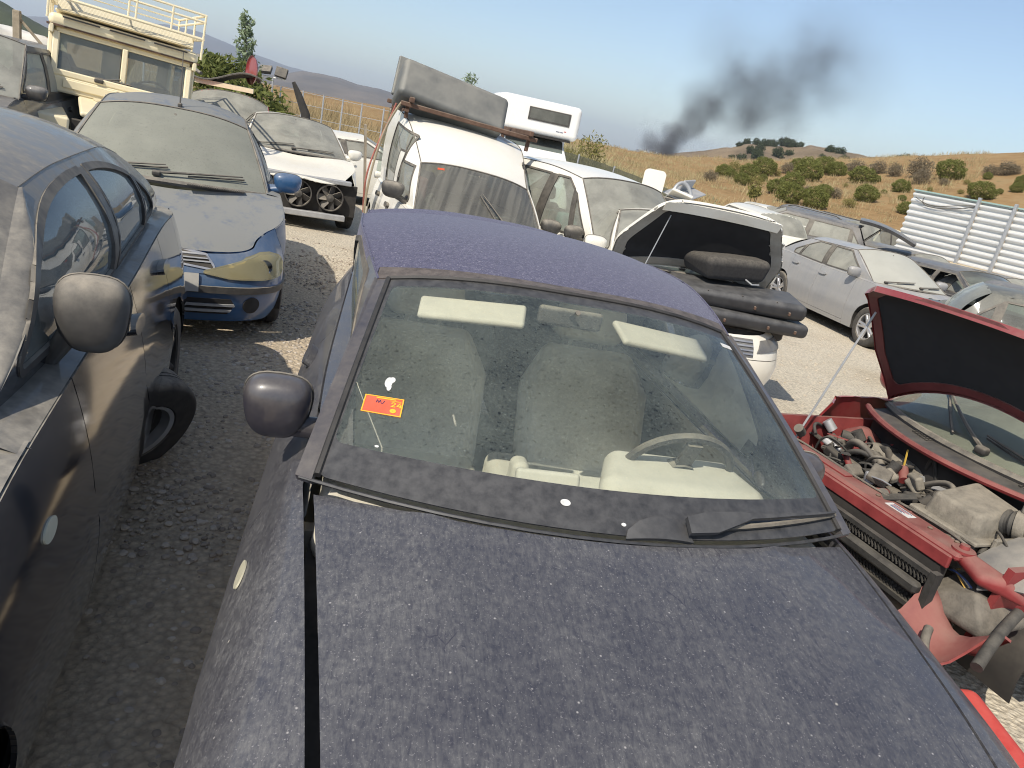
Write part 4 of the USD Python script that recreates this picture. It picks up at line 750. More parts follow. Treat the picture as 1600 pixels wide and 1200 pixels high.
# ---------------------------------------------------------------- the other cars
DARKP = paint('anthracite', (.012, .013, .016), dust=.78, side=.004, rough=.09, upmin=.22, upmax=.72, coat=1.0, dcol=(.27, .245, .20))
BLUEP = paint('blue_metallic', (.006, .055, .15), dust=1.25, side=.16, dcol=(.20, .20, .185)); BLUEB = paint('blue_bumper', (.006, .065, .17), dust=.4, side=.08, dcol=(.33, .31, .27))
WHITE = paint('white_paint', (.74, .71, .62), dust=.30, side=.06, dcol=(.55, .49, .38)); WHITE2 = paint('white_paint_old', (.78, .75, .66), dust=.18, side=.05, dcol=(.50, .44, .34), rough=.45)
SILVER = paint('silver_paint', (.23, .235, .245), dust=.5, side=.16, dcol=(.46, .42, .35)); REDP = paint('red_paint', (.24, .012, .018), dust=.40, side=.10, dcol=(.45, .34, .28)); BLACKP = paint('black_paint', (.014, .014, .016), dust=.62, side=.16, dcol=(.26, .24, .21)); GREYP = paint('grey_paint', (.06, .062, .066), dust=.6, side=.2, dcol=(.30, .28, .24)); GREENP = paint('dark_green_paint', (.022, .028, .022), dust=.65, side=.3, dcol=(.20, .19, .155))
HLENS = pane('headlight_lens', tint=(.9, .8, .5), dust=.35, dcol=(.55, .48, .28), rough=.1)
WINT = pane('tinted_glass', tint=(.30, .36, .36), dust=.20, dcol=(.34, .34, .30)); MEGG = pane('thick_dust_glass', tint=(.6, .7, .65), dust=.86, dustvar=.12, spots=.2, scale=.9, dcol=(.26, .26, .215))
# -- anthracite hatchback on the left
cB = c = Car(**spec(SPEC['dark'], L=4.6, xf=1.76, xa=1.08, xr=.34, xrr=-1.34, xd=-1.64, zr=1.40, zt=[(-2.3, 1.0), (-1.8, 1.03), (-1.3, 1.045), (-.35, 1.015), (1.08, .965), (1.7, .88), (2.3, .72)], zc=[(2.31, .72), (1.95, .84), (1.6, .92), (1.18, .985), (.85, 1.01)], roofz=[(-.1, 1.425), (-.75, 1.42)], crown=.10, crease=1, bulge_ws=.22, inr=.07, gb=.075))
POSB = (-2.24, 2.31, -1.217)
(loc, yaw) = place(c, *POSB)
dark = build_car(c, 'hatchback', 'dark grey dusty hatchback at the left edge, large black mirror in front', loc, yaw, mats(DARKP, glass=GLASS2, sideglass=WINT, mirror=PLAS, handle=DARKP, pillar=PLAS, rim=DARK), lod=1,
    opts=dict(scale=1.04, mir={1: (.10, .12, 1.0), -1: (.1, .12, 1.0)}, drip_r=.001, dlo_spline=7, ws_u=.80, mir_r=(.07, .088, .108), dlo=[(.93, 1.03), (.70, 1.20), (.34, 1.345), (-.25, 1.395), (-.85, 1.345), (-1.22, 1.21), (-1.40, 1.085), (-.35, 1.05)], dlo_r=.05, pillars=[(-.20, -.33, .09), (-1.03, -.98, .025)], mirrors=(1, -1), mirror_x=.62, doorlines=[.72, -.19, -1.0], seat_x=[-.15, -1.0]))
c._P('side_indicator', sellipse((float(c.so(1.12)), .76), (.050, .024), p=2.), c.S, LAMP, lift=.004, rim=.004, step=(.03, .02), smooth=60)
# -- blue compact car behind it
cC = c = Car(**spec(SPEC['megane'], roofz=[(-.3, 1.385), (-.8, 1.38)], nose=[(.15, .10), (.25, .03), (.42, 0.), (.50, .03), (.6, .07), (.66, .16), (.75, .3)], zfb=.50, W=1.72, rock=.17))
(loc, yaw) = place(c, -3.465, 6.946, -1.148)
meg = build_car(c, 'hatchback', 'dusty blue hatchback with yellowed headlight and caked windscreen', loc, yaw, mats(BLUEP, glass=MEGG, sideglass=GLASS2, front_panel=BLUEB, front_bumper=BLUEB, rim=RIM, mirror=BLUEB), lod=1,
    opts=dict(scale=1.08, dlo=[(.85, .97), (.2, 1.31), (-.7, 1.31), (-1.15, 1.0), (-.2, .96)], pillars=[(-.15, -.25, .09)], mirrors=(1, -1), doorlines=[.7, -.35, -1.2], wipers=[(-.80, -.02, .10), (-.1, .75, .10)], spokes=0))
for sg in (1, -1):
    sH = sg * .66
    hl = Polygon([(sg * .30, .512), (sg * .45, .488), (sg * .70, .483), (sg * .88, .497), (sg * .985, .525), (sg * 1.01, .56), (sg * .97, .60), (sg * .88, .622), (sg * .74, .622), (sg * .58, .597), (sg * .44, .555)]).buffer(.02).buffer(-.008)
    h_ = c._P('headlight', hl, c.S, HLENS, lift=.018, rim=.018, step=(.03, .02), smooth=60)
    c._P('reflector', hl.buffer(-.01), c.S, LAMP, lift=.004, rim=.004, step=(.04, .03), parent=h_, smooth=60)
    obj('bulb_bowl', lathe([(.05, .006), (.03, -.004), (.001, -.008)], 20).apply_transform(trimesh.transformations.translation_matrix(c.S(sg * .74, .56) + V(.012, 0, 0)) @ trimesh.transformations.rotation_matrix(-math.pi / 2, [0, 0, 1])), CHROME, h_)
    c._P('fog_lamp', sellipse((sg * .62, .30), (.062, .058), p=2), c.S, DARK, lift=.006, rim=.006, step=(.04, .04))
    gp = Polygon([(sg * .08, .575), (sg * .34, .545), (sg * .30, .60), (sg * .08, .63)]).buffer(.008)
    g_ = c._P('grille', gp, c.S, DARK, lift=.004, rim=.004, step=(.04, .04)); c._P('grille_surround', gp.buffer(.012).difference(gp), c.S, RIM, lift=.008, rim=.008, step=(.05, .05), parent=g_)
    for z in (.575, .595, .612): c._P('slat', gp.intersection(sbox(-1, z - .004, 1, z + .004)), c.S, STEEL, lift=.012, rim=.008, parent=g_, step=(.06, .05))
lo_ = Polygon([(-.46, .235), (.46, .235), (.50, .30), (.47, .345), (-.47, .345), (-.50, .30)])
g_ = c._P('lower_grille', lo_, c.S, DARK, lift=.004, rim=.004)
for z in (.262, .302): c._P('slat', lo_.intersection(sbox(-1, z - .008, 1, z + .008)), c.S, STEEL, lift=.014, rim=.012, parent=g_)
c._P('bumper_strip', sbox(-1.25, .385, 1.25, .43), c.S, PLAS, lift=.012, rim=.014)
c._P('number_plate', sbox(-.26, .39, .26, .50), c.S, plain('plate_dusty', (.38, .37, .34), .7, dust=.4), lift=.02, rim=.02)
ant = c.roof(np.array([.12]), np.array([.02]))[0]; obj('aerial', cat_([tube([ant, ant + V(-.10, 0, .42)], [.006, .003], 6), rbox((.05, .035, .04), .012, ant + V(0, 0, .01))]), SEAL, meg)
vx = np.linspace(-.35, .6, 20)
obj('cowl_grille', cat_([bx(c.wsb(np.array([u]))[0] + V(.06, 0, -.0), (.05, .006, .012)) for u in np.linspace(.2, .75, 26)]), SEAL, meg, kind='stuff')
# -- white hatchback without its bumper
cE = c = Car(**spec(SPEC['whitehatch']))
(loc, yaw) = place(c, -4.55, 13.1, -1.141, .02)
wh = build_car(c, 'hatchback', 'white hatchback missing its front bumper, two radiator fans showing', loc, yaw, mats(WHITE, glass=GLASS2), lod=1,
    opts=dict(scale=1.07, front=False, front_bumper=False, dlo=[(.85, 1.02), (.2, 1.35), (-.9, 1.33), (-1.25, 1.05), (-.2, 1.0)], pillars=[(-.15, -.25, .09), (-.85, -.8, .06)], wipers=[(-.1, .72, .07), (-.8, -.1, .1)], spokes=0))
def fan(par, p, r, yaw=0.):
    ring = lathe([(r, -.05), (r, .05), (r * .93, .05), (r * .93, -.05), (r, -.05)], 28); hub = lathe([(.001, .06), (r * .28, .05), (r * .3, -.03)], 20)
    out = [ring, hub]
    for k in range(7):
        a = k * 2 * math.pi / 7; b = trimesh.creation.box((r * .68, .008, r * .5)); b.apply_transform(trimesh.transformations.rotation_matrix(.6, [1, 0, 0])); b.apply_translation((r * .6, .01, 0)); b.apply_transform(trimesh.transformations.rotation_matrix(a, [0, 1, 0])); out.append(b)
    M_ = trimesh.transformations.translation_matrix(p) @ trimesh.transformations.rotation_matrix(-math.pi / 2, [0, 0, 1])
    o_ = obj('fan_ring', ring.apply_transform(M_), PLAS, par, smooth=40); obj('fan_hub', hub.apply_transform(M_), PLAS, o_, smooth=40)
    for b in out[2:]: obj('fan_blade', b.apply_transform(M_), PLAS, o_)
for y in (-.02, .42): fan(wh, (1.88, y, .50), .185)
obj('radiator', bx((1.80, .15, .48), (.06, 1.3, .44)), DARK, wh); obj('crossmember', cat_([bx((1.86, 0, .73), (.12, 1.4, .06), bev=.01), bx((1.92, 0, .24), (.10, 1.3, .08), bev=.01)]), STEEL, wh)
# -- white wagon behind the convertible
cG = c = Car(**spec(SPEC['wagon'], roofz=[(-.4, 1.74)], crown=.06, zt=[(-2.05, 1.02), (0, 1.02), (1.05, 1.05), (1.5, .95), (2.05, .74)]))
(loc, yaw) = place(c, .55, 9.3, -.95)
wag = build_car(c, 'estate_car', 'white high-roofed family wagon parked behind the blue convertible', loc, yaw, mats(WHITE2, glass=GLASS2, sideglass=GLASS, mirror=PLAS), lod=1,
    opts=dict(dlo=[(.88, 1.08), (.45, 1.52), (.2, 1.66), (-1.6, 1.66), (-1.9, 1.12), (0, 1.06)], dlo_r=.04, pillars=[(.62, .35, .05), (-.12, -.10, .13), (-1.1, -1.08, .13)], mirrors=(1, -1), mirror_x=.78, doorlines=[.75, -.1, -1.1], seat_x=[-.1, -1.0], rail=False))
obj('cowl_box', rbox((.3, .28, .22), .04, (-.2, -.3, 1.12)), plain('teal_cloth', (.20, .34, .32), .9), wag)
# -- silver sedan
cI = c = Car(**spec(SPEC['silver'], crease=1, W=1.73, inr=.05))
SIL = (5.9, 13.9, -1.29)
(loc, yaw) = place(c, *SIL)
sil = build_car(c, 'sedan', 'silver four-door sedan with five-spoke wheels, parked on sunlit sand', loc, yaw, mats(SILVER, glass=pane('sedan_windscreen', dust=.82, dustvar=.1, dcol=(.45, .44, .38), scale=.5), sideglass=GLASS2, handle=SILVER), lod=1,
    opts=dict(scale=1.05, dlo=[(.86, 1.01), (.2, 1.335), (-.75, 1.33), (-1.28, 1.06), (-1.25, 1.01), (-.2, .99)], dlo_r=.05, pillars=[(-.18, -.34, .11), (-1.02, -.95, .03)], doorlines=[.80, -.17, -1.02], mirror_x=.72, seat_x=[-.05, -.95]))
for sg in (1, -1):
    c._P('headlight', Polygon([(sg * .45, .60), (sg * .95, .66), (sg * 1.02, .72), (sg * .55, .68)]).buffer(.02), c.S, LAMP, lift=.01, rim=.01, step=(.05, .03), smooth=60)
    c._P('tail_lamp', Polygon([(sg * (c.P - .75), .78), (sg * (c.P - .45), .78), (sg * (c.P - .45), .92), (sg * (c.P - .85), .92)]), c.S, REDL, lift=.01, rim=.01)
obj('rear_reflector', bx((0, 0, 0), (.012, .04, .016)).apply_transform(trimesh.transformations.translation_matrix((c.xa - .95, -.6, 1.2))), WHITEP, sil)
# -- white car with its bonnet up and seats stacked in the engine bay
cH = c = Car(**spec(SPEC['openhood']))
POSH = (1.33, 8.6, -1.45)
(loc, yaw) = place(c, *POSH)
oh = build_car(c, 'hatchback', 'white car with raised bonnet and a pile of black seats on its engine', loc, yaw, mats(WHITE, glass=GLASS2), lod=1,
    opts=dict(scale=1.05, hood='poly', dlo=[(.85, 1.02), (.2, 1.35), (-.9, 1.33), (-1.25, 1.05), (-.2, 1.0)], pillars=[(-.15, -.25, .09), (-.85, -.8, .06)], spokes=0, wipers=[(-.1, .72, .07), (-.8, -.1, .08)]))
obj('engine', cat_([bx((1.35, 0, .62), (.9, 1.2, .2), bev=.03), bx((1.75, .1, .70), (.08, 1.35, .10), bev=.02)]), PLAS, oh)
def open_hood(c, par, ang, mat, under, lining, stiff=True, name='bonnet', outline=None, felt=.09, hfn=None):
    """the bonnet turned up about its rear edge: outer skin, inner frame and felt lining"""
    if outline is None: hp = c._hoodpoly.intersection(sbox(-9, -9, c.xhf - .05, 9)).buffer(-.012).buffer(-.06).buffer(.06); hx = c.xa + .10
    else: hp = outline; hx = c.xa - .04
    hz = float(c.ZC(c.xa + .12)) - .01; hfn = hfn or c.hood
    R = trimesh.transformations.rotation_matrix(-ang, [0, 1, 0], (hx, 0, hz))
    T_ = lambda m: m.apply_transform(R)
    o_ = obj(name, T_(patch(hp, hfn, step=(.08, .08), rim=.03)), mat, par, smooth=True)
    inner = hp.buffer(-.012); b = inner.buffer(-felt).buffer(-.03).buffer(.03)
    obj('inner_frame', T_(patch(inner.difference(b), lambda x, y: hfn(x, y) - V(0, 0, .028), step=(.07, .07), rim=.014, flip=True)), under, o_, smooth=True)
    if stiff:
        for y in np.linspace(-.48, .48, 6): obj('stiffener', T_(patch(sbox(c.xhf - .42, y - .02, c.xhf - .16, y + .02).intersection(inner), lambda x, y: hfn(x, y) - V(0, 0, .034), step=(.06, .05), rim=.010, flip=True)), under, o_, smooth=True)
    obj('felt_lining', T_(patch(b, lambda x, y: hfn(x, y) - V(0, 0, .022), step=(.08, .08), rim=.004, flip=True)), lining, o_, smooth=True)
    return o_, R
FELT = plain('felt', (.012, .012, .013), .98, var=.3)
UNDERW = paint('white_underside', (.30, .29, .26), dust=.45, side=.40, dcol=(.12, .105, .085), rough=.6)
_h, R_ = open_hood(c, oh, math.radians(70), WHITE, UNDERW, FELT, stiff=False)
lipp = _h2 = c._hoodpoly.intersection(sbox(c.xhf - .19, -.52, c.xhf - .09, .52)); obj('front_lip', patch(lipp, lambda x, y: c.hood(x, y) - V(0, 0, .040), step=(.05, .06), rim=.01, flip=True).apply_transform(R_), WHITE2, _h, smooth=True)
pA = trimesh.transform_points([c.hood(np.array([1.75]), np.array([-.42]))[0] - V(0, 0, .04)], R_)[0]
obj('bonnet_stay', tube([(1.55, -.62, .72), pA], .005, 6), STEEL, oh)
for sg in (1, -1):
    c._P('headlight', Polygon([(sg * .5, .56), (sg * .98, .60), (sg * 1.02, .70), (sg * .55, .655)]), c.S, GREYP, lift=.01, rim=.012, step=(.05, .04), smooth=60)
g_ = c._P('grille', sbox(-.46, .52, .46, .66), c.S, GREYP, lift=.006, rim=.01)
for z in (.545, .575, .605, .635): c._P('slat', sbox(-.45, z - .006, .45, z + .006), c.S, RIM, lift=.016, rim=.012, parent=g_)
# ---------------------------------------------------------------- white box van with a rack, a metal tank lid on it
CREAM = paint('cream_paint', (.80, .70, .47), dust=.12, side=.06, dcol=(.52, .44, .30), rough=.5, coat=.2)
cF = c = Car(**spec(SPEC['van'], xrr=-1.85, zrr=1.80, yrr=.69, xd=-1.95, yd=.69, roofz=[(.30, 1.43), (.0, 1.58), (-.35, 1.72), (-.8, 1.79), (-1.3, 1.81)], roofw=[(.2, .60), (-.2, .65), (-.7, .69)], crown=.06, zt=[(-2.0, .97), (0, .95), (1.05, .95), (1.5, .86), (2.0, .68)]))
POSV = (-1.10, 8.75, -1.22)
(loc, yaw) = place(c, *POSV)
van = build_car(c, 'van', 'old white box van with streaked windscreen and rusty roof rack', loc, yaw, mats(WHITE2, glass=pane('van_windscreen', dust=.50, dcol=(.22, .21, .18), dustvar=.12, streaks=.16), sideglass=GLASS, mirror=PLAS, pillar=WHITE2, handle=PLAS), lod=1,
    opts=dict(scale=1.05, roll=-3.5, cat='van', dlo=[(.84, .99), (.46, 1.32), (.15, 1.33), (.06, 1.60), (-.75, 1.68), (-.80, 1.02), (.1, .98)], dlo_r=.03, pillars=[(.02, -.02, .2)], mirrors=(1, -1), mirror_x=.70, mir=(.15, .08, 1.0), doorlines=[.75, .0, -.9], seat_x=[.0], wipers=[(.35, -.02, .45)], spokes=0))
for sg in (1, -1):
    obj('box_seam', tube([c.G(np.array([x]), np.array([z]), sg)[0] * V(1, 1.004, 1) for x, z in ((.10, .98), (.16, 1.15), (.04, 1.45), (-.02, 1.58))], .007, 6), SEAL, van)
obj('windscreen_label', on_ws(c, card(.07, .035), -.72, .86, .002), plain('label_red', (.55, .08, .03), .6), van, smooth=False)
obj('red_jerrycan', rbox((.25, .3, .35), .04, (-.45, -.45, 1.0)), REDP, van)
rk = thing('roof_rack', 'rusty steel rack on the roof of the white box van', 'roof rack', loc, yaw, tilt=(-3.5, 0, math.degrees(yaw)))
zr = 1.97
for x in (-.30, -.85, -1.5): obj('crossbar', bx((x, 0, zr), (.06, 1.66, .05), bev=.008), RUST, rk)
for y in (-.72, .72): obj('side_rail', bx((-.9, y, zr + .056), (1.4, .05, .06), bev=.008), RUST, rk)
for x in (-.35, -1.5):
    for y in (-.74, .74): obj('foot', bx((x, y, zr - .08), (.05, .04, .14), bev=.006), RUST, rk)
tk = thing('metal_tank', 'dull grey metal tank lying on its side on the rusty roof rack', 'tank', np.array(loc) + V(math.cos(yaw) * -.55 - math.sin(yaw) * -.10, math.sin(yaw) * -.55 + math.cos(yaw) * -.10, 2.13), tilt=(-9, 0, math.degrees(yaw)))
TANKM = plain('zinc', (.12, .125, .12), .5, metal=.2, var=.2, scale=4, dust=.55, dcol=(.32, .30, .25))
tm = rbox((.40, 1.30, .46), .07, rot=(0, -.50, 0)); obj('shell', tm, TANKM, tk, smooth=40)
fl = rbox((.05, 1.35, .50), .02, rot=(0, -.50, 0)); fl.apply_translation((-.18, 0, .07)); obj('flange', fl, TANKM, tk, smooth=40)
obj('base_frame', cat_([bx((.02, y, -.265), (.5, .05, .03)) for y in (-.5, .5)]), RUST, tk)
def rope(pts, r=.012, mat=None, lab='frayed rope hanging down the side of the white van'): return tag(obj('rope', tube(spl(pts, 30), r, 6), mat or plain('rope', (.30, .25, .17), .95, var=.3)), lab, 'rope')
M4 = lambda p: np.array(loc) + np.array([math.cos(yaw) * p[0] - math.sin(yaw) * p[1], math.sin(yaw) * p[0] + math.cos(yaw) * p[1], p[2]])
ROPEM = plain('rope', (.30, .25, .17), .95, var=.3); ROPER = plain('rope_red', (.36, .13, .10), .95, var=.3)
rope([M4(p) for p in ((-.3, -.70, 2.02), (-.33, -.80, 1.8), (-.33, -.90, 1.4), (-.28, -.95, 1.0), (-.3, -.94, .6))], .014, ROPEM)
rope([M4(p) for p in ((-.42, -.74, 2.0), (-.42, -.86, 1.6), (-.36, -.97, 1.15), (-.44, -.95, .8), (-.40, -.94, .35))], .011, ROPER, 'reddish rope hanging beside the frayed one on the van')
bd = thing('wooden_board', 'weathered boards tied against the side of the white van', 'board', M4((-.62, -.97, 1.25)), yaw)
for i in range(2): obj('board', bx((-.02 - i * .14, i * .01, 0), (.12, .02, .9), rot=(.12, .08 * i, 0)), WOODM, bd)
# ---------------------------------------------------------------- cream off-road car
def boxes(par, nm, mat, lst, **k):
    for (ce, si, *r) in lst: obj(nm, bx(ce, si, rot=r[0] if r else None, bev=min(.02, min(si) * .3)), mat, par, **k)
p_ = at_d(178, 98, 11.6); LRY = -1.0; LRZ = p_[2] - 1.60 * 1.06
lr = thing('off_road_car', 'old cream off-road car with a railed roof rack and split windscreen', 'car', (p_[0], p_[1], LRZ), tilt=(-4, 0, math.degrees(LRY)), scale=1.06)
K = 1.02
WSX = 0.
obj('windscreen_frame', cat_([bx((0, 0, 1.335), (.07, 1.50, .07), bev=.012), bx((-.10, 0, 1.80), (.07, 1.46, .06), bev=.012), bx((-.05, 0, 1.565), (.07, .06, .43), bev=.01)] + [bx((-.05, s * .72, 1.565), (.08, .07, .44), rot=(0, -.2, 0), bev=.012) for s in (1, -1)]), CREAM, lr)
LRG = pane('offroad_glass', dust=.24, dcol=(.34, .34, .30), tint=(.7, .76, .74))
for s in (1, -1): obj('windshield', bx((-.052, s * .36, 1.567), (.008, .64, .40), rot=(0, -.2, 0)), LRG, lr)
obj('roof', rbox((2.9, 1.62, .14), .06, (-1.45, 0, 1.90)), CREAM, lr); obj('roof_gutter', cat_([bx((-.02, 0, 1.842), (.03, 1.60, .02)), bx((-1.45, .81, 1.842), (2.9, .03, .02)), bx((-1.45, -.81, 1.842), (2.9, .03, .02))]), RUST, lr)
for y in (-.48, .0, .48): obj('roof_vent', bx((.035, y, 1.945), (.02, .38, .018)), DARK, lr)
obj('tropical_roof', rbox((2.7, 1.5, .03), .012, (-1.5, 0, 2.01)), CREAM, lr)
obj('bulkhead', cat_([bx((.01, 0, 1.21), (.05, 1.52, .19), bev=.02), bx((.045, -.33, 1.225), (.02, .58, .10), bev=.009), bx((.045, .33, 1.225), (.02, .58, .10), bev=.009)]), CREAM, lr)
obj('bonnet', cat_([blob([(.05, y, 1.09) for y in (-.42, .42)] + [(1.05, y, 1.0) for y in (-.40, .40)], .03)]), CREAM, lr, smooth=40)
obj('spare_bracket', cat_([bx((.12, .1, 1.13), (.06, .16, .03)), bx((.12, -.25, 1.13), (.05, .08, .03))]), CREAM, lr)
obj('wing', cat_([blob([(.05, s * .62, .93), (.05, s * .80, .93), (1.1, s * .55, .90), (1.1, s * .80, .90), (.05, s * .8, .6), (1.1, s * .8, .6), (1.1, s * .55, .6)], .03) for s in (-1,)]), CREAM, lr, smooth=40)
obj('wing', blob([(.05, .62, .93), (.05, .80, .93), (1.1, .50, .90), (1.1, .80, .90), (.05, .8, .6), (1.1, .8, .6), (1.1, .5, .6)], .03), CREAM, lr, smooth=40)
obj('grille_recess', bx((.85, 0, .70), (.2, 1.0, .42)), DARK, lr); obj('front_bumper', bx((1.22, 0, .52), (.1, 1.66, .14), bev=.01), STEEL, lr)
obj('body_side', cat_([bx((-1.45, s * .79, .95), (2.95, .05, .66), bev=.015) for s in (1,)]), CREAM, lr); obj('body_side', bx((-1.45, -.79, .95), (2.95, .05, .66), bev=.015), CREAM, lr)
for s in (1, -1):
    obj('side_frame', cat_([bx((x, s * .775, 1.56), (.09, .05, .58), bev=.01) for x in (-.98, -1.9, -2.85)] + [bx((-.14, s * .775, 1.56), (.06, .05, .58), rot=(0, -.2, 0), bev=.01), bx((-1.45, s * .775, 1.80), (2.9, .05, .10), bev=.01)]), CREAM, lr)
    obj('side_window', bx((-.55, s * .775, 1.5), (.78, .006, .46)), LRG, lr); obj('side_window', bx((-1.43, s * .775, 1.5), (.85, .006, .46)), LRG, lr)
obj('rear_wall', cat_([bx((-2.87, 0, .95), (.05, 1.6, .7)), bx((-2.87, 0, 1.76), (.05, 1.56, .16)), bx((-2.87, .7, 1.5), (.05, .18, .4)), bx((-2.87, -.7, 1.5), (.05, .18, .4)), bx((-2.87, 0, 1.5), (.05, .3, .4))]), CREAM, lr)
obj('floor', bx((-1.0, 0, .62), (3.8, 1.5, .05)), DARK, lr); obj('bench', cat_([rbox((.14, .5, .62), .05, (-1.0, y, 1.1), rot=(0, -.15, 0)) for y in (-.4, .4)]), SEATD, lr)
sw = trimesh.creation.torus(.21, .014, 28, 8); sw.apply_transform(trimesh.transformations.rotation_matrix(-.9, [0, 1, 0])); sw.apply_translation((-.38, .36, 1.32)); obj('steering_wheel', sw, PLAS, lr)
obj('wiper', cat_([tube([(.02, -.25, 1.35), (.0, -.02, 1.42)], .008, 5), tube([(.015, -.32, 1.37), (-.0, .10, 1.385)], .009, 5), rbox((.05, .10, .05), .015, (.035, -.25, 1.345))]), SEAL, lr)
for (y, z, w) in ((.60, 1.70, .07), (.60, 1.62, .06), (.585, 1.59, .05)): obj('white_sticker', bx((-.056 + (z - 1.567) * -.203 - (-.0) + .006, y, z), (.002, w, .03), rot=(.25, -.2, 0)), STW, lr)
for x, s in ((.72, 1), (.72, -1), (-2.0, 1), (-2.0, -1)): make_wheel(lr, (x, s * .70, .37), .37, .19, spokes=0, mats=mats(CREAM), side=s, hub=.58)
lrk = thing('roof_rack', 'cream tubular roof rack with slatted front on the off-road car', 'roof rack', (p_[0], p_[1], LRZ), tilt=(-4, 0, math.degrees(LRY)), scale=1.06)
for z, r in ((2.14, .022), (2.34, .016), (2.42, .016)):
    obj('rail', tube([(.10, -.82, z), (.10, .82, z), (-2.7, .82, z), (-2.7, -.82, z), (.10, -.82, z)], r, 6), CREAM, lrk)
for x in (.10, -.85, -1.8, -2.7):
    for y in (-.82, .82): obj('post', tube([(x, y, 1.9), (x, y, 2.42)], .013, 6), CREAM, lrk)
for y in (-.02, .06, .45): obj('post', tube([(.10, y, 2.14), (.10, y, 2.42)], .012, 6), CREAM, lrk)
for y in (-.62, .0): obj('strut', tube([(.10, y, 2.14), (-.10, y + .05, 2.03)], .012, 6), STEEL, lrk)
for k in range(9): obj('slat', bx((-.0 - k * .035, 0, 2.025 + k * .014), (.03, 1.46, .012), rot=(0, .35, 0)), CREAM, lrk)
for k in range(10): obj('slat', bx((-.45 - k * .24, 0, 2.14), (.09, 1.6, .018)), CREAM, lrk)
# ---------------------------------------------------------------- camper van
p_ = at_d(838, 190, 19.5); gz = float(ground_z(p_[0], p_[1])); CY = -1.33
cp = thing('camper_van', 'white camper van with an overhanging sleeping cab, seen above the wagon', 'camper van', (p_[0], p_[1], gz), CY)
CW = plain('camper_white', (.80, .79, .75), .35, var=.05, dust=.12)
obj('sleeping_cab', rbox((1.6, 2.05, .80), .13, (-.4, 0, 2.60)), CW, cp, smooth=40); obj('living_body', rbox((4.0, 2.1, 2.3), .08, (-2.9, 0, 1.75)), CW, cp, smooth=40)
wf = obj('alcove_window', rbox((.03, 1.05, .30), .012, (.405, .22, 2.66)), PLAS, cp); obj('pane', rbox((.03, .97, .235), .012, (.412, .22, 2.66)), pane('camper_pane', dust=.25, tint=(.2, .22, .2)), wf)
for y, w in ((.34, .07), (.24, .09), (.42, .05)): obj('badge', bx((.403, y + .25, 2.36 + (.03 if w < .06 else 0)), (.006, w, .016)), plain('badge_red', (.5, .05, .06), .5) if w < .06 else STB, cp)
obj('cab', cat_([blob([(.0, y, 2.10) for y in (-.72, .72)] + [(-.5, y, 2.16) for y in (-.72, .72)] + [(.75, y, 1.45) for y in (-.85, .85)] + [(-.5, y, 1.4) for y in (-.9, .9)] + [(1.2, y, 1.1) for y in (-.8, .8)] + [(1.25, y, .5) for y in (-.85, .85)] + [(-.5, y, .4) for y in (-.9, .9)], .05)]), CW, cp, smooth=40)
obj('windshield', bx((.40, 0, 1.80), (.02, 1.45, .9), rot=(0, -.72, 0)), WINT, cp); obj('underside', bx((.0, 0, 2.18), (.8, 1.7, .05)), DARK, cp)
for x, s in ((.75, 1), (.75, -1), (-3.4, 1), (-3.4, -1)): make_wheel(cp, (x, s * .86, .33), .33, .2, spokes=0, mats=mats(CW), side=s)
# ---------------------------------------------------------------- red car with its bonnet up
cJ = c = Car(**mk(3.9, 1.65, 1.42, 1, .92, .95, .68, .75, 1.3, 1.34, .54, nose_z=.80, bulge_ws=.26))
JY = 3.57; JP = (3.17, 3.82)
REDI = plain('red_inner', (.22, .018, .022), .55, var=.5, dust=.7, dcol=(.24, .14, .11), scale=6)
red = build_car(c, 'hatchback', 'dark red car with raised bonnet and open, stripped engine bay on the right', (JP[0], JP[1], float(ground_z(*JP)) + .0), JY, mats(REDP, glass=pane('red_car_glass', dust=.35, dcol=(.4, .42, .32), tint=(.8, .88, .7))), lod=1,
    opts=dict(scale=.97, seats=False, hood='poly', front=False, front_bumper=False, no_mesh=('fender+',), wheels=['fr', 'rl', 'rr'], spokes=0, mirrors=(1, -1), tub=True, wipers=[(.10, -.68, .30), (.75, .05, .1)], cowl_r=.02, dlo=[(.75, .99), (.1, 1.31), (-.85, 1.31), (-1.2, 1.0), (-.2, .97)], pillars=[(-.15, -.25, .09)]))
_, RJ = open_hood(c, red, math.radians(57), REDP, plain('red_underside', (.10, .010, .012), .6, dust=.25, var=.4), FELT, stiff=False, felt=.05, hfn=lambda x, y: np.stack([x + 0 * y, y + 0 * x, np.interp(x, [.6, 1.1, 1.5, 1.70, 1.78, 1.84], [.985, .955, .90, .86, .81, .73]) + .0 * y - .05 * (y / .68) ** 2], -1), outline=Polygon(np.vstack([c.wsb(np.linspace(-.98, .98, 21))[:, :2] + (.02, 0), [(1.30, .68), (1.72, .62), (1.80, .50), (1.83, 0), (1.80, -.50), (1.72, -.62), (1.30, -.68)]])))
JT = lambda p: np.array(p, float)
DGR = plain('dusty_grey', (.11, .10, .085), .85, var=.5, dust=.45, dcol=(.22, .19, .145), scale=16, bump=.004); DAL = plain('dusty_alloy', (.20, .18, .145), .75, var=.5, dust=.45, dcol=(.29, .25, .185), scale=18, bump=.003); DBK = plain('dusty_black', (.02, .02, .02), .7, var=.5, dust=.40, dcol=(.18, .16, .125), scale=14, bump=.003)
obj('slam_panel', cat_([bx((1.70, -.02, .73), (.13, 1.10, .035), bev=.012), bx((1.765, -.02, .70), (.02, 1.06, .06), bev=.006), blob([(1.70, .50, .73), (1.66, .66, .70), (1.60, .72, .66), (1.72, .62, .70)], [.03, .035, .02, .03])]), REDI, red, smooth=30)
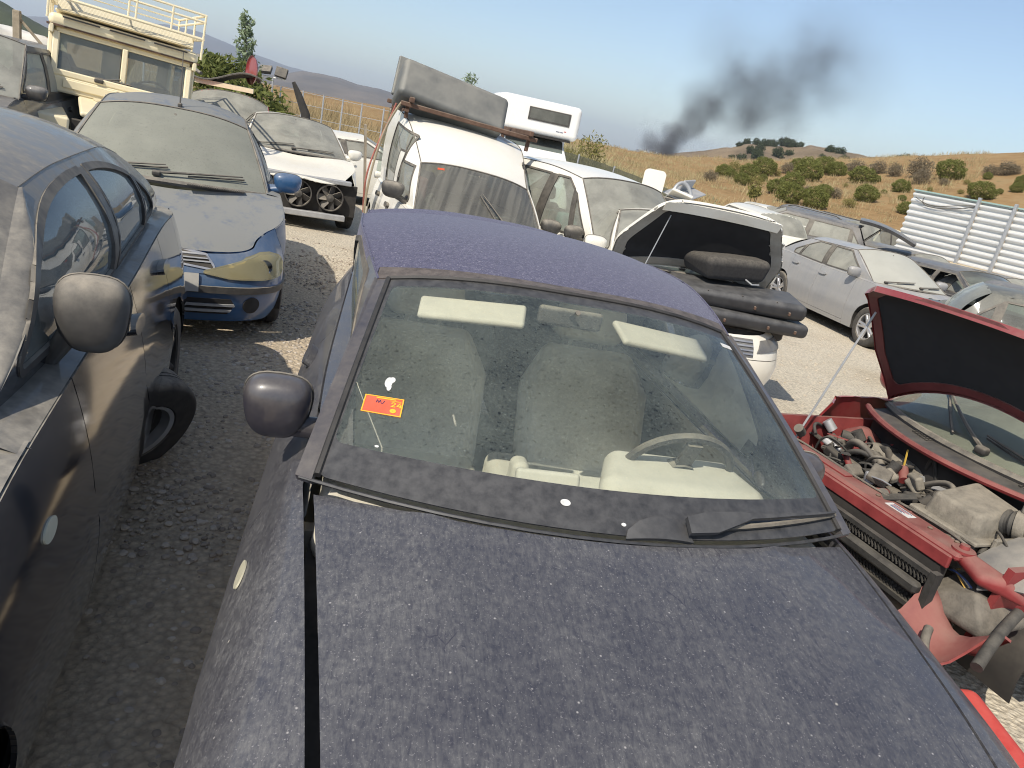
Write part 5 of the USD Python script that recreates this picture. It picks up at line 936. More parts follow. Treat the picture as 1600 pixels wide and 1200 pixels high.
for y_ in (-.5, -.34, -.12, .05, .33, .44): obj('bolt', lathe([(.011, 0), (.011, .006), (.005, .009), (.001, .009)], 8).apply_transform(trimesh.transformations.translation_matrix((1.685 + .03 * math.sin(y_ * 9), y_, .747)) @ trimesh.transformations.rotation_matrix(math.pi / 2, [1, 0, 0])), RUST, red)
obj('cable', tube(spl([(1.66, -.60, .75), (1.665, -.3, .757), (1.655, .0, .752), (1.64, .3, .76), (1.66, .48, .76)], 30), .006, 6), SEAL, red, smooth=60)
obj('reinforcement', bx((1.70, -.30, .752), (.05, .34, .012), bev=.003), REDI, red)
obj('slam_label', bx((1.70, .18, .7485), (.05, .13, .002)), STW, red)
for k in range(4): obj('label_text', bx((1.685 + k * .01, .18 - .004 * k, .7502), (.004, .10 - .012 * k, .001)), plain('label_ink', (.4, .06, .05), .7) if k == 1 else STB, red)
obj('bonnet_catch', lathe([(.045, 0), (.045, .012), (.02, .014), (.018, .03), (.001, .03)], 20).apply_transform(trimesh.transformations.translation_matrix((1.70, .50, .745)) @ trimesh.transformations.rotation_matrix(math.pi / 2, [1, 0, 0])), REDI, red)
fb = obj('grille_frame', cat_([bx((1.83, -.02, .64), (.03, 1.05, .02)), bx((1.85, -.02, .56), (.05, 1.02, .05), bev=.012), bx((1.83, -.02, .47), (.03, 1.0, .02)), bx((1.83, .52, .56), (.04, .03, .2)), bx((1.83, -.53, .56), (.04, .03, .2))]), DBK, red)
mesh_ = []
for z0, z1 in ((.585, .635), (.48, .535)):
    for k in range(54):
        y = -.5 + k * .019
        mesh_.append(bx((1.832, y, (z0 + z1) / 2), (.006, .004, z1 - z0), rot=(.55, 0, 0))); mesh_.append(bx((1.829, y, (z0 + z1) / 2), (.006, .004, z1 - z0), rot=(-.55, 0, 0)))
obj('grille_mesh', cat_(mesh_), DBK, fb, kind='stuff'); obj('radiator', bx((1.74, -.02, .52), (.05, 1.0, .34)), DARK, red)
obj('indicator_lamp', blob([(1.86, -.44, .56), (1.87, -.36, .58), (1.86, -.36, .53)], .03), plain('red_lens', (.55, .03, .03), .4, dust=.2), red)
obj('lamp_bracket', tube(spl([(1.84, -.52, .68), (1.88, -.46, .63), (1.87, -.47, .52)], 10), .012, 6), STEEL, red)
obj('air_filter_box', cat_([blob([(1.58, .20, .62), (1.58, .44, .62), (1.30, .20, .62), (1.30, .44, .62), (1.55, .23, .84), (1.55, .41, .84), (1.34, .23, .88), (1.34, .41, .86)], .03), bx((1.44, .32, .76), (.36, .34, .02), bev=.006), bx((1.44, .505, .70), (.2, .02, .2), bev=.006)]), DAL, red, smooth=35)
hp_ = spl([(1.40, .44, .84), (1.36, .54, .86), (1.26, .62, .83), (1.20, .64, .74), (1.26, .58, .64)], 60)
obj('intake_hose', tube(hp_, [.050 + .008 * (k % 3 == 0) for k in range(60)], 14), DBK, red, smooth=30); obj('hose_collar', cat_([tube([hp_[4], hp_[9]], .062, 14), bx(hp_[7] + V(0, 0, .085), (.045, .05, .07), bev=.01)]), DAL, red)
rng = random.Random(12)
obj('engine_block', cat_([blob([(1.02, y, z) for y in (-.45, .15) for z in (.35, .52)] + [(1.38, y, z) for y in (-.45, .15) for z in (.35, .66)], .04)]), DGR, red, smooth=30)
obj('valve_cover', cat_([blob([(1.10, -.42, .76), (1.24, -.42, .77), (1.10, .14, .76), (1.24, .14, .77)], .035), lathe([(.035, 0), (.04, .02), (.03, .035), (.001, .038)], 16).apply_transform(trimesh.transformations.translation_matrix((1.17, -.12, .80)) @ trimesh.transformations.rotation_matrix(math.pi / 2, [1, 0, 0]))]), DAL, red, smooth=35)
obj('strut_tower', cat_([lathe([(.001, .05), (.03, .05), (.06, .03), (.10, .0), (.11, -.1)], 20).apply_transform(trimesh.transformations.translation_matrix((1.18, -.56, .78)) @ trimesh.transformations.rotation_matrix(math.pi / 2, [1, 0, 0]))]), REDI, red); 
obj('inner_wing', bx((1.35, -.66, .66), (.8, .03, .36), rot=(.12, 0, 0)), REDI, red); obj('inner_wing', bx((1.30, .66, .60), (.75, .03, .36), rot=(-.12, 0, 0)), REDI, red)
for i in range(95):      # the clutter of the engine: small castings, brackets and connectors
    x, y, z = rng.uniform(1.10, 1.64), rng.uniform(-.60, .16), rng.uniform(.66, .80)
    s = [rng.uniform(.03, .11), rng.uniform(.03, .13), rng.uniform(.025, .07)]
    if rng.random() < .45: m = rbox(s, min(s) * .3, (x, y, z), rot=(rng.uniform(-.5, .5), rng.uniform(-.5, .5), rng.uniform(0, 3)))
    elif rng.random() < .5: m = cyl((x, y, z), (x + rng.uniform(-.06, .06), y + rng.uniform(-.06, .06), z + rng.uniform(.0, .06)), rng.uniform(.015, .04), 12)
    else: m = bx((x, y, z), (s[0] * 1.5, s[1], .006), rot=(rng.uniform(-.4, .4), rng.uniform(-.4, .4), rng.uniform(0, 3)))
    obj(rng.choice(['bracket', 'connector', 'casting']), m, rng.choice([DGR, DAL, DBK, SEAL, DARK, STEEL, DBK, REDI]), red)
for i in range(48):
    a = V(rng.uniform(1.05, 1.62), rng.uniform(-.62, .5), rng.uniform(.68, .80)); b = a + V(rng.uniform(-.25, .25), rng.uniform(-.3, .3), rng.uniform(-.08, .05)); m = (a + b) / 2 + V(rng.uniform(-.06, .06), rng.uniform(-.06, .06), rng.uniform(.02, .09))
    obj('hose', tube(spl([a, m, b], 14), rng.choice([.006, .009, .014, .02]), 7), rng.choice([DBK, SEAL, DARK]), red, smooth=60)
obj('dipstick', tube([(1.30, -.16, .70), (1.31, -.18, .88)], .005, 6), plain('dipstick_yellow', (.55, .36, .06), .5), red)
obj('green_connector', rbox((.05, .09, .05), .012, (1.78, .50, .50), rot=(.3, .2, .4)), plain('connector_green', (.02, .28, .07), .5, dust=.1), red)
obj('battery_tray', cat_([blob([(1.52, .44, .52), (1.74, .44, .50), (1.74, .70, .52), (1.52, .70, .54), (1.56, .48, .60), (1.70, .62, .60)], .03)]), DGR, red, smooth=35)
obj('gearbox_casing', blob([(1.66, .10, .42), (1.78, .30, .40), (1.74, .46, .46), (1.60, .30, .48)], [.07, .06, .05, .06]), DGR, red, smooth=50)
obj('wing_liner', cat_([patch(Polygon([(1.15, .56), (1.60, .50), (1.72, .62), (1.62, .74), (1.2, .76)]), lambda x, y: np.stack([x, y, .86 - 1.2 * (x - 1.3) ** 2 - 2.0 * (y - .62) ** 2], -1), step=(.06, .06), rim=.01)]), plain('grey_plastic', (.10, .105, .11), .6, dust=.4), red, smooth=50)
obj('front_corner', patch(Polygon([(1.66, .46), (1.98, .50), (1.96, .72), (1.74, .82), (1.66, .70)]), lambda x, y: np.stack([x, y, .48 + .05 * np.sin(x * 22) - .5 * (x - 1.75) ** 2 + .06 * np.sin(y * 17)], -1), step=(.04, .04), rim=.01), REDI, red, smooth=50)
obj('bumper_part', rbox((.24, .5, .14), .05, (2.0, 1.0, .28), rot=(0, .1, -.4)), plain('red_bumper', (.55, .03, .025), .5, dust=.15), red)
for k, (col) in enumerate(((.5, .3, .05), (.03, .03, .03), (.6, .55, .4), (.05, .12, .4))):
    obj('wire', tube(spl([(1.60 + .02 * k, .46, .63), (1.68, .52 + .015 * k, .63), (1.70, .60 + .01 * k, .585), (1.74, .63, .55)], 24), .004, 6), plain(f'wire_{("yellow", "black", "white", "blue")[k]}', col, .5, dust=.2), red)
obj('pipe', tube(spl([(1.62, .74, .62), (1.80, .80, .56), (1.95, .86, .50)], 14), .022, 10), DBK, red, smooth=50); obj('pipe', tube(spl([(1.90, .62, .48), (1.98, .72, .40), (1.92, .80, .34)], 14), .018, 8), DGR, red, smooth=50)
uu = np.linspace(-.97, .97, 25); wb_ = c.wsb(uu); fl_ = wb_ + V(.17, 0, 0); fl_[:, 2] = .925
obj('firewall_lip', tube(fl_, .016, 6), REDI, red, smooth=60)
obj('cowl_panel', patch(Polygon(np.vstack([(wb_ + V(.005, 0, 0))[:, :2], (wb_ + V(.16, 0, 0))[::-1][:, :2]])), lambda x, y: np.stack([x, y, .952 - .03 * (np.abs(y) / .66) ** 2 - .10 * np.clip(x - np.interp(np.abs(y), [0, .66], [1.18, .93]), 0, 1)], -1), step=(.05, .08), rim=.02), plain('cowl_plastic', (.018, .02, .026), .45, dust=.22), red, smooth=True)
obj('bulkhead', patch(Polygon([(-.62, .35), (.62, .35), (.62, .90), (-.62, .90)]), lambda y, z: np.stack([np.interp(np.abs(y), [0, .66], [1.30, 1.06]), y, z], -1), step=(.1, .3), rim=0), DARK, red, smooth=True)
for y0 in (-.28, .30, .46):
    for i in range(4):
        for j in range(6): pass
    obj('cowl_vent', cat_([bx((np.interp(abs(y0 + .022 * j), [0, .66], [1.18, .93]) + .035 + .024 * i, y0 + .022 * j, .953 - .03 * (abs(y0) / .66) ** 2 - .0024 * i), (.016, .013, .006)) for i in range(4) for j in range(6)]), DARK, red, kind='stuff')
obj('headlamp_unit', blob([(1.72, -.66, .66), (1.82, -.60, .62), (1.70, -.56, .70), (1.62, -.70, .70)], [.06, .06, .05, .05]), DBK, red, smooth=60)
pB = trimesh.transform_points([V(1.60, -.60, .84)], RJ)[0]; obj('bonnet_stay', tube([(1.62, -.60, .72), pB], .006, 6), STEEL, red)
# ---------------------------------------------------------------- seats piled on the white car's engine bay
VINYL = plain('black_vinyl', (.022, .022, .024), .42, var=.2, dust=.30, dcol=(.25, .24, .22)); CLOTH = plain('black_cloth', (.020, .020, .022), .95, var=.3, dust=.2, bump=.002, scale=40)
hz = float(ground_z(POSH[0], POSH[1])); M5 = lambda p: np.array([POSH[0], POSH[1], hz]) + 1.05 * np.array([math.cos(POSH[2]) * p[0] - math.sin(POSH[2]) * p[1], math.sin(POSH[2]) * p[0] + math.cos(POSH[2]) * p[1], p[2]])
def bench(lab, p, s, rz, rx, ry, mat, n):
    b = thing('loose_seat_back', lab, 'car seat', M5(p), tilt=(math.degrees(rx), math.degrees(ry), math.degrees(POSH[2] + rz)))
    m = blob([(i * (s[0] / 2 - s[2] * .5), j * (s[1] / 2 - s[2] * .5), k * (s[2] / 2 - s[2] * .38)) for i in (-1, 1) for j in (-1, 1) for k in (-1, 1)], s[2] * .36); obj('cushion', m, mat, b, smooth=60)
    for j in range(n): obj('seam', tube([(-s[0] / 2 + .04, (j + 1) * s[1] / (n + 1) - s[1] / 2, s[2] / 2 - .012), (s[0] / 2 - .04, (j + 1) * s[1] / (n + 1) - s[1] / 2, s[2] / 2 - .012)], .006, 5), SEAL, b)
    for j in (-.3, .1, .35): obj('hinge', bx((s[0] / 2 - .012, j * s[1], -.01), (.03, .018, .03), bev=.004), RUST, b)
    return b
bench('lowest black seat back in the pile on the white car', (1.72, .42, .80), (.55, 1.05, .13), .05, .0, .02, VINYL, 2)
bench('long black vinyl seat back in the middle of the pile', (1.62, .30, .945), (.62, 1.25, .16), -.10, .03, .06, VINYL, 3)
b_ = thing('loose_cushion', 'thick black cloth seat cushion lying on top of the pile', 'car seat', M5((1.38, .22, 1.10)), tilt=(4, -3, math.degrees(POSH[2]) + 12))
obj('cushion', blob([(.20, -.24, .02), (.20, .26, .02), (-.22, -.22, .04), (-.22, .24, .04), (.22, -.26, .10), (.22, .28, .10), (-.2, .30, .12), (-.2, -.26, .10)], .065), CLOTH, b_, smooth=60); obj('lever', tube([(.26, .1, -.02), (.34, .12, -.05), (.33, .2, -.05)], .008, 6), STEEL, b_)
# ---------------------------------------------------------------- loose tyre between the cars
tp = at_z(214, 740, .0); ty = thing('tyre', 'worn black tyre lying between the grey car and the convertible', 'tyre', (tp[0] - .06, tp[1] + .05, .0), 0)
R_t = trimesh.transformations.translation_matrix((0, 0, .24)) @ trimesh.transformations.rotation_matrix(.55, [1, .3, 0]) @ trimesh.transformations.rotation_matrix(math.pi / 2 - .5, [0, 0, 1])
make_wheel(ty, (0, 0, 0), .30, .19, mats=mats(PLAS, rim=STEEL), spokes=0, tr=R_t, name='casing', hub=.56)
# ---------------------------------------------------------------- cars farther back
def far_car(name, label, px, py, dist, yaw, m, base=None, lift=0., opts=None, cat='car', sc=1.0, **k):
    b = dict(L=4.2, W=1.72, H=1.45, hood=1, xa=1.0, za=.97, ya=.70, rake=.8, roofl=1.5, zr=1.36, yr=.56); b.update(base or {})
    c = Car(**mk(b['L'], b['W'], b['H'], b['hood'], b['xa'], b['za'], b['ya'], b['rake'], b['roofl'], b['zr'], b['yr'], b.get('tail', 'hatch'), **k)); p = at_d(px, py, dist)
    dl = b.get('dlo') or [(c.xa - .15, c.za + .04), (c.xr + .0, c.zr - .05), (c.xrr + .15, c.zrr - .05), (c.xd + .15, c.za + .05)]
    o = dict(dlo=dl, pillars=[((c.xa + c.xd) / 2, (c.xa + c.xd) / 2 - .06, .09), (c.xrr + .1, c.xrr + .15, .07)], spokes=0, cat=cat, scale=sc, rvm=False); o.update(opts or {})
    return c, build_car(c, name, label, (p[0], p[1], float(ground_z(p[0], p[1])) + lift), yaw, m, lod=0, opts=o)
WG = mats(WHITE, glass=GLASS2); BG = mats(BLACKP, glass=GLASS2, frame=BLACKP); GG = mats(GREYP, glass=GLASS2)
SUVB = dict(L=4.6, W=1.85, xa=1.0, za=1.10, ya=.78, rake=.6, roofl=2.3, zr=1.72, yr=.66)
far_car('pickup', 'red hatchback with scrap on its roof in front of the green bush', 362, 150, 15.6, -1.22, mats(paint('red_roof_paint', (.42, .02, .03), dust=.12, side=.05), glass=GLASS2), dict(W=1.78, ya=.74, yr=.64, zr=1.58, za=1.05), belt=1.02, nose_z=.8, crown=.13)
far_car('hatchback', 'small white hatchback seen from the side before the dry grass', 556, 200, 17.5, .55, mats(WHITE, glass=GLASS2), dict(L=3.6, xa=.9, roofl=1.45), opts=dict(mirrors=(-1,)))
p_ = at_z(30, 152, 1.20); y_ = -1.22; q_ = V(math.cos(y_) * 1.0 - math.sin(y_) * .78, math.sin(y_) * 1.0 + math.cos(y_) * .78)
cT = Car(**mk(4.5, 1.85, 1.8, 1, 1.0, 1.18, .78, .7, 2.2, 1.72, .66, belt=1.12, nose_z=.9))
build_car(cT, 'hatchback', 'black car half out of the picture at the far left', (p_[0] - q_[0], p_[1] - q_[1], 0), y_, BG, lod=0, opts=dict(dlo=[(.82, 1.24), (.4, 1.66), (-1.6, 1.66), (-1.8, 1.2)], pillars=[(-.15, -.25, .09)], spokes=0))
def anch(c, pt, px, py, dist, yaw, sc=1.):
    """where the car stands whose local point pt is seen at a picture position and distance"""
    p = at_d(px, py, dist); q = np.array(pt) * sc; return p[0] - math.cos(yaw) * q[0] + math.sin(yaw) * q[1], p[1] - math.sin(yaw) * q[0] - math.cos(yaw) * q[1], p[2] - q[2]
def row_car(name, label, ptf, px, py, dist, yaw, m, base=None, opts=None, cat='car', sc=1.0, **k):
    b = dict(L=4.2, W=1.72, H=1.45, hood=1, xa=1.0, za=.97, ya=.70, rake=.8, roofl=1.5, zr=1.36, yr=.56); b.update(base or {})
    c = Car(**mk(b['L'], b['W'], b['H'], b['hood'], b['xa'], b['za'], b['ya'], b['rake'], b['roofl'], b['zr'], b['yr'], b.get('tail', 'hatch'), **k)); x, y, z = anch(c, ptf(c), px, py, dist, yaw, sc); g = float(ground_z(x, y))
    dl = b.get('dlo') or [(c.xa - .15, c.za + .04), (c.xr + .0, c.zr - .05), (c.xrr + .15, c.zrr - .05), (c.xd + .15, c.za + .05)]
    o = dict(dlo=dl, pillars=[((c.xa + c.xd) / 2, (c.xa + c.xd) / 2 - .06, .09), (c.xrr + .1, c.xrr + .15, .07)], spokes=0, cat=cat, scale=sc, rvm=False); o.update(opts or {})
    return c, build_car(c, name, label, (x, y, g + float(np.clip(z - g, -.2, .2))), yaw, m, lod=0, opts=o)
hdr = lambda c: c.wst(np.array([-1.]))[0]; hdl = lambda c: c.wst(np.array([1.]))[0]
rrc = lambda c: (c.xrr, c.yrr, c.zrr)
row_car('hatchback', 'white hatchback seen from behind, left of the silver sedan', lambda c: (c.xrr, 0, c.zrr + .06), 1222, 336, 19.0, 1.80, WG, dict(zr=1.42, roofl=1.6), opts=dict(mirrors=()))
row_car('estate_car', 'dark grey off-roader with roof rails behind the silver sedan', rrc, 1316, 345, 21.5, 2.0, mats(GREYP, glass=GLASS2), SUVB, opts=dict(rail=True), belt=1.08)
cO, oc = row_car('hatchback', 'dark car with its tailgate raised behind the silver sedan roof', lambda c: (c.xrr, 0, c.zrr + .05), 1350, 340, 20.0, 2.75, mats(BLACKP, glass=GLASS2), dict(L=4.2, zr=1.5, za=1.02, roofl=1.7, W=1.75), opts=dict(rearglass=False, no_mesh=('tail_panel',)))
tg = lambda x, y: np.stack([x, y, 1.60 + .10 * np.sin((x + 2.6) * 1.6) - .12 * y ** 2 - .10 * (x + 1.5) ** 2], -1)
obj('tailgate', patch(sbox(-2.75, -.66, -1.45, .66).buffer(-.1).buffer(.1), tg, step=(.1, .1), rim=.07, closed=True), BLACKP, oc, smooth=True); obj('tailgate_lining', patch(sbox(-2.6, -.55, -1.6, .55), lambda x, y: tg(x, y) - V(0, 0, .075), step=(.2, .2), rim=.01, flip=True), plain('tan_lining', (.42, .27, .13), .85), oc, smooth=True)
for s in (1, -1): obj('gas_strut', tube([(-1.55, s * .62, 1.05), (-1.95, s * .60, 1.52)], .014, 6), SEAL, oc)
row_car('van', 'cream van roof showing behind the raised tailgate', hdr, 1322, 330, 27, -2.3, mats(CREAM, glass=GLASS2), dict(L=4.4, W=1.75, zr=1.66, za=1.05, yr=.62, roofl=2.4), cat='van')
row_car('hatchback', 'white car far back, right of the raised bonnet', hdr, 1200, 318, 27, -1.25, WG, dict(zr=1.42))
row_car('hatchback', 'white car roof just above the roof of the white wagon', hdl, 965, 276, 19, -1.15, WG)
row_car('estate_car', 'dusty grey estate in front of the corrugated fence', hdr, 1437, 374, 20.5, -1.15, GG, dict(L=4.5, W=1.76, roofl=1.9), belt=.96)
row_car('sedan', 'dark grey saloon behind the doorless car', hdr, 1497, 402, 18.0, -1.2, GG, dict(L=4.5, tail='sedan', roofl=1.4, zr=1.34))
row_car('sedan', 'black saloon stripped of its side windows beside the silver sedan', hdr, 1501, 419, 15.6, -1.3, mats(BLACKP, glass=GLASS0), dict(L=4.5, tail='sedan', roofl=1.45, zr=1.36), opts=dict(side_glass=(), pillars=[(-.15, -.24, .07)]))
row_car('hatchback', 'dark green car with a sloping rear window at the right edge', lambda c: (c.xrr, -c.yrr, c.zrr), 1560, 434, 10.4, -.40, mats(GREENP, glass=GLASS, sideglass=GLASS0), dict(L=4.2, zr=1.36))
row_car('hatchback', 'dark car at the right edge below the corrugated fence', hdr, 1572, 420, 18.5, -1.1, mats(GREYP, glass=GLASS2), dict(zr=1.36))
row_car('hatchback', 'black car roof between the fence and the green car', hdr, 1612, 436, 15.0, -1.2, BG, dict(zr=1.36))
cW, wk = far_car('hatchback', 'white wreck carrying loose panels behind the wagon', 1035, 300, 15.2, -1.0, WG, dict(zr=1.30))
p_ = at_d(1035, 292, 14.6); jz = 1.40
pn = thing('car_wing', 'white car wing standing upright on the wreck', 'car wing', (p_[0] - .12, p_[1], jz - .05), -1.2)
obj('sheet', patch(sbox(0, 0, .34, .42).buffer(-.08).buffer(.08), lambda a, b: np.stack([.25 * np.sin(a * 3), a - .3, b], -1), step=(.1, .1), rim=.015, closed=True), WHITE2, pn)
sp = thing('scrap_heap', 'grey heap of broken car parts on the wreck', 'scrap', (p_[0] + .35, p_[1], jz - .12), -1.0)
for i, (a, b, cc, m) in enumerate((((.0, .1, .18), (.5, .7, .03), (.3, .2, .3), STEEL), ((.1, -.1, .10), (.4, .5, .05), (-.4, .2, 1.), WHITE2), ((-.1, .2, .30), (.04, .3, .3), (.2, .5, .2), STEEL), ((.05, .0, .0), (.5, .7, .12), (0, 0, .4), PLAS))): obj('part', bx(a, b, rot=cc, bev=.01), m, sp)
obj('arch_piece', tube(spl([(.05, -.18, .12), (.0, -.12, .30), (.0, .02, .36), (.05, .14, .28), (.1, .2, .10)], 16), .035, 7), STEEL, sp, smooth=60)
p_ = at_d(352, 130, 15.9); sq = thing('scrap_sheet', 'crumpled grey panel lying on the roof of the red car', 'scrap sheet', (p_[0], p_[1], 1.72), -1.2)
obj('sheet', patch(sbox(-.4, -.62, .4, .62), lambda a, b: np.stack([a, b, .1 * np.sin(a * 5) + .12 * np.sin(b * 4) + .35 * (a < .1) * (.1 - a)], -1), step=(.1, .1), rim=.02, closed=True), DGR, sq); obj('rim_strip', tube(spl([(-.3, -.75, .30), (.0, -.55, .12), (.35, -.40, .05)], 10), .03, 6), PLAS, sq); obj('red_disc', lathe([(.001, 0), (.24, .01), (.26, -.02)], 24).apply_transform(trimesh.transformations.translation_matrix((.1, .45, .28)) @ trimesh.transformations.rotation_matrix(.4, [0, 0, 1])), REDP, sq); obj('support', bx((0, 0, -.08), (.7, 1.0, .08)), CREAM, sq)
p_ = at_d(462, 150, 14.5); bl = thing('bumper_strip', 'black plastic strip sticking up behind the white hatchback', 'scrap strip', (p_[0], p_[1], 0), -1.2)
obj('strip', tube([(0, .22, 1.0), (0, .20, 1.45), (0, .05, 1.75), (0, -.06, 1.95)], [.07, .08, .06, .03], 8), DARK, bl, smooth=50)
# tarpaulin-covered heap and post at the far left
p_ = at_d(10, 100, 14.5); tz = thing('tarpaulin', 'pale tarpaulin draped over a heap beside the off-road car', 'tarpaulin', (p_[0] - .35, p_[1], 0), -.9)
n_ = 44; A, B = np.meshgrid(np.linspace(-1, 1, n_), np.linspace(-1, 1, n_), indexing='ij'); hh = 1.86 - .25 * B ** 2 - 1.7 * sm((np.maximum(np.abs(A), np.abs(B)) - .55) / .45) + .16 * (meshkit.fbm(np.stack([A * 3, B * 3, 0 * A], -1), 4, 9) - .5) + .06 * np.sin(9 * np.arctan2(A, B)) * np.hypot(A, B)
v = np.stack([A * 1.25, B * 1.45, np.maximum(hh, .04)], -1).reshape(-1, 3); i = (np.arange(n_ - 1)[:, None] * n_ + np.arange(n_ - 1)[None]).ravel()
obj('sheet', TM(v, np.vstack([np.stack([i, i + n_, i + n_ + 1], 1), np.stack([i, i + n_ + 1, i + 1], 1)])), plain('tarp', (.62, .60, .55), .5, var=.12, dust=.2), tz, smooth=50)
p_ = at_d(27, 70, 13.0); ps = thing('wooden_post', 'short wooden post on a plank above the tarpaulin', 'post', (p_[0], p_[1], 0), -1.2); obj('post', bx((0, 0, 1.05), (.09, .09, 2.1), bev=.01), WOODM, ps); obj('plank', bx((0, .05, 1.72), (.1, .7, .03)), WOODM, ps); obj('brace', tube([(0, .30, 1.72), (0, .03, 2.0)], .02, 6), WOODM, ps)
# ---------------------------------------------------------------- fences, floodlights
def hit(px, py, d0=22, d1=150):
    D = np.linspace(d0, d1, 500); P_ = at_dv(px, py, D); dz = P_[:, 2] - terrain(P_[:, 0], P_[:, 1]); k = np.where(dz <= 0)[0]
    k = k[0] if len(k) else int(np.argmin(dz)); return np.array([P_[k, 0], P_[k, 1], float(terrain(P_[k, 0], P_[k, 1]))]), D[k]
CORR = plain('corrugated_sheet', (.66, .66, .64), .4, metal=.25, var=.06, scale=2, dust=.15); SANDW = plain('sand_wall', (.50, .40, .26), .95, var=.2, scale=1.5, bump=.03)
A_, B_ = at_d(1412, 345, 25.2), at_d(1760, 420, 22.8); A_[2] = B_[2] = 0; ux = (B_ - A_) / np.linalg.norm(B_ - A_); nx_ = V(ux[1], -ux[0], 0); LEN = float(np.linalg.norm(B_ - A_))
cf = thing('corrugated_fence', 'white corrugated metal fence on a sandy base at the right', 'fence', (A_[0], A_[1], 0), math.atan2(ux[1], ux[0]))
xe = [0, 1.92, 2.87, 4.4, 5.9, LEN]
zs_ = np.linspace(.93, 2.62, 133); prof = .035 * np.clip(1.6 * np.sin((zs_ - .93) * 2 * math.pi / .172), -1, 1)
for a, b in zip(xe, xe[1:]):
    n = 2; v = np.array([(x, -prof[k], zs_[k]) for x in (a + .01, b - .01) for k in range(len(zs_))]); m = len(zs_)
    v2 = v + (0, .004, 0)
    f = [q for k in range(m - 1) for q in ((k, m + k, m + k + 1), (k, m + k + 1, k + 1))]
    obj('sheet', TM(np.vstack([v, v2]), f + [(c_ + 2 * m, b_ + 2 * m, a_ + 2 * m) for a_, b_, c_ in f]), CORR, cf, smooth=60)
for x in xe[1:-1]: obj('post', bx((x, -.09, 1.74), (.07, .10, 1.98), bev=.008), STEEL, cf); obj('base_plate', bx((x, -.10, .74), (.16, .12, .04)), RUST, cf)
obj('top_rail', bx((LEN / 2, -.0, 2.64), (LEN, .10, .04)), plain('green_steel', (.30, .42, .38), .5), cf)
obj('cable', tube(spl([(.15, -.08, 2.45), (.7, -.09, 2.30), (1.4, -.08, 2.42), (1.9, -.09, 2.50), (1.2, -.09, 2.30), (.4, -.08, 2.48)], 40), .012, 5), SEAL, cf, smooth=50)
obj('base', rbox((LEN + 1, .7, 1.75), .12, (LEN / 2, .10, .06)), SANDW, cf)
NET = MAT('netting', {'g': ('geometry', {}), 'n': ('noise_texture', {'scale': 1.2, 'detail': 5.}), 'r': ('map_range', {'from_min': .3, 'from_max': .7, 'to_min': .62, 'to_max': .88, 'clamp': True}), 'd': ('diffuse_bsdf', {'color': (.085, .09, .07)}), 't': ('transparent_bsdf', {}), 'm': ('mix_closure', {})},
          [('g.position', 'n.vector'), ('n.fac', 'r.value'), ('r.result', 'm.fac'), ('t.BSDF', 'm.closure1'), ('d.BSDF', 'm.closure2')], surface='m.closure')
nf = thing('netting_fence', 'dark shade netting on posts sloping down below the weeds', 'fence')
tops = [at_d(860, 232, 27.5), at_d(905, 243, 27), at_d(960, 262, 26), at_d(1015, 283, 25), at_d(1065, 305, 24), at_d(1120, 328, 23)]
ts = spl(tops, 40); Bz = np.linspace(0, 1, 7); v = np.array([[p[0] + .05 * math.sin(i * 1.7 + z * 3), p[1] + .06 * math.sin(i * 1.1 + z * 4), p[2] - 1.7 * z] for i, p in enumerate(ts) for z in Bz]); i = (np.arange(39)[:, None] * 7 + np.arange(6)[None]).ravel()
obj('net', TM(v, np.vstack([np.stack([i, i + 7, i + 8], 1), np.stack([i, i + 8, i + 1], 1)])), NET, nf, smooth=True)
for p in tops: obj('post', cyl(p - V(0, 0, 2.0), p + V(0, 0, .05), .03, 8), STEEL, nf)
wf_ = thing('wire_fence', 'thin wire fence with steel posts before the dry grass', 'fence')
wp = [at_d(x, 39 + .2215 * x, 25.5) for x in (225, 286, 330, 362, 402, 439, 474, 506, 536, 566, 600, 640)]
for p in wp: obj('post', cyl((p[0], p[1], -.3), (p[0], p[1], p[2] + .05), .025, 8), STEEL, wf_)
for k, z in enumerate((0, .35, .7, 1.05)): obj('wire', tube([p - V(0, 0, z) for p in wp], .008, 4), STEEL, wf_)
for (px, py, w, lab) in ((427, 121, .40, 'pair of black floodlights on a pole, facing down, right of the green bush'), (316, 103, .28, 'smaller pair of black floodlights left of the green bush')):
    p = at_d(px, py, 26); fl = thing('floodlight', lab, 'floodlight', (p[0], p[1], 0), 0)
    obj('pole', cyl((0, 0, -.3), (0, 0, p[2]), .03, 8), STEEL, fl); obj('crossbar', cyl((-w, 0, p[2]), (w, 0, p[2] + .0), .02, 8), WHITEP, fl)
    for s in (-1, 1): obj('lamp_head', cat_([rbox((.36, .12, .30), .02, (s * w * .62, -.02, p[2] + .18), rot=(-.9 if s < 0 else -.35, .1 * s, .1))]), SEAL, fl)
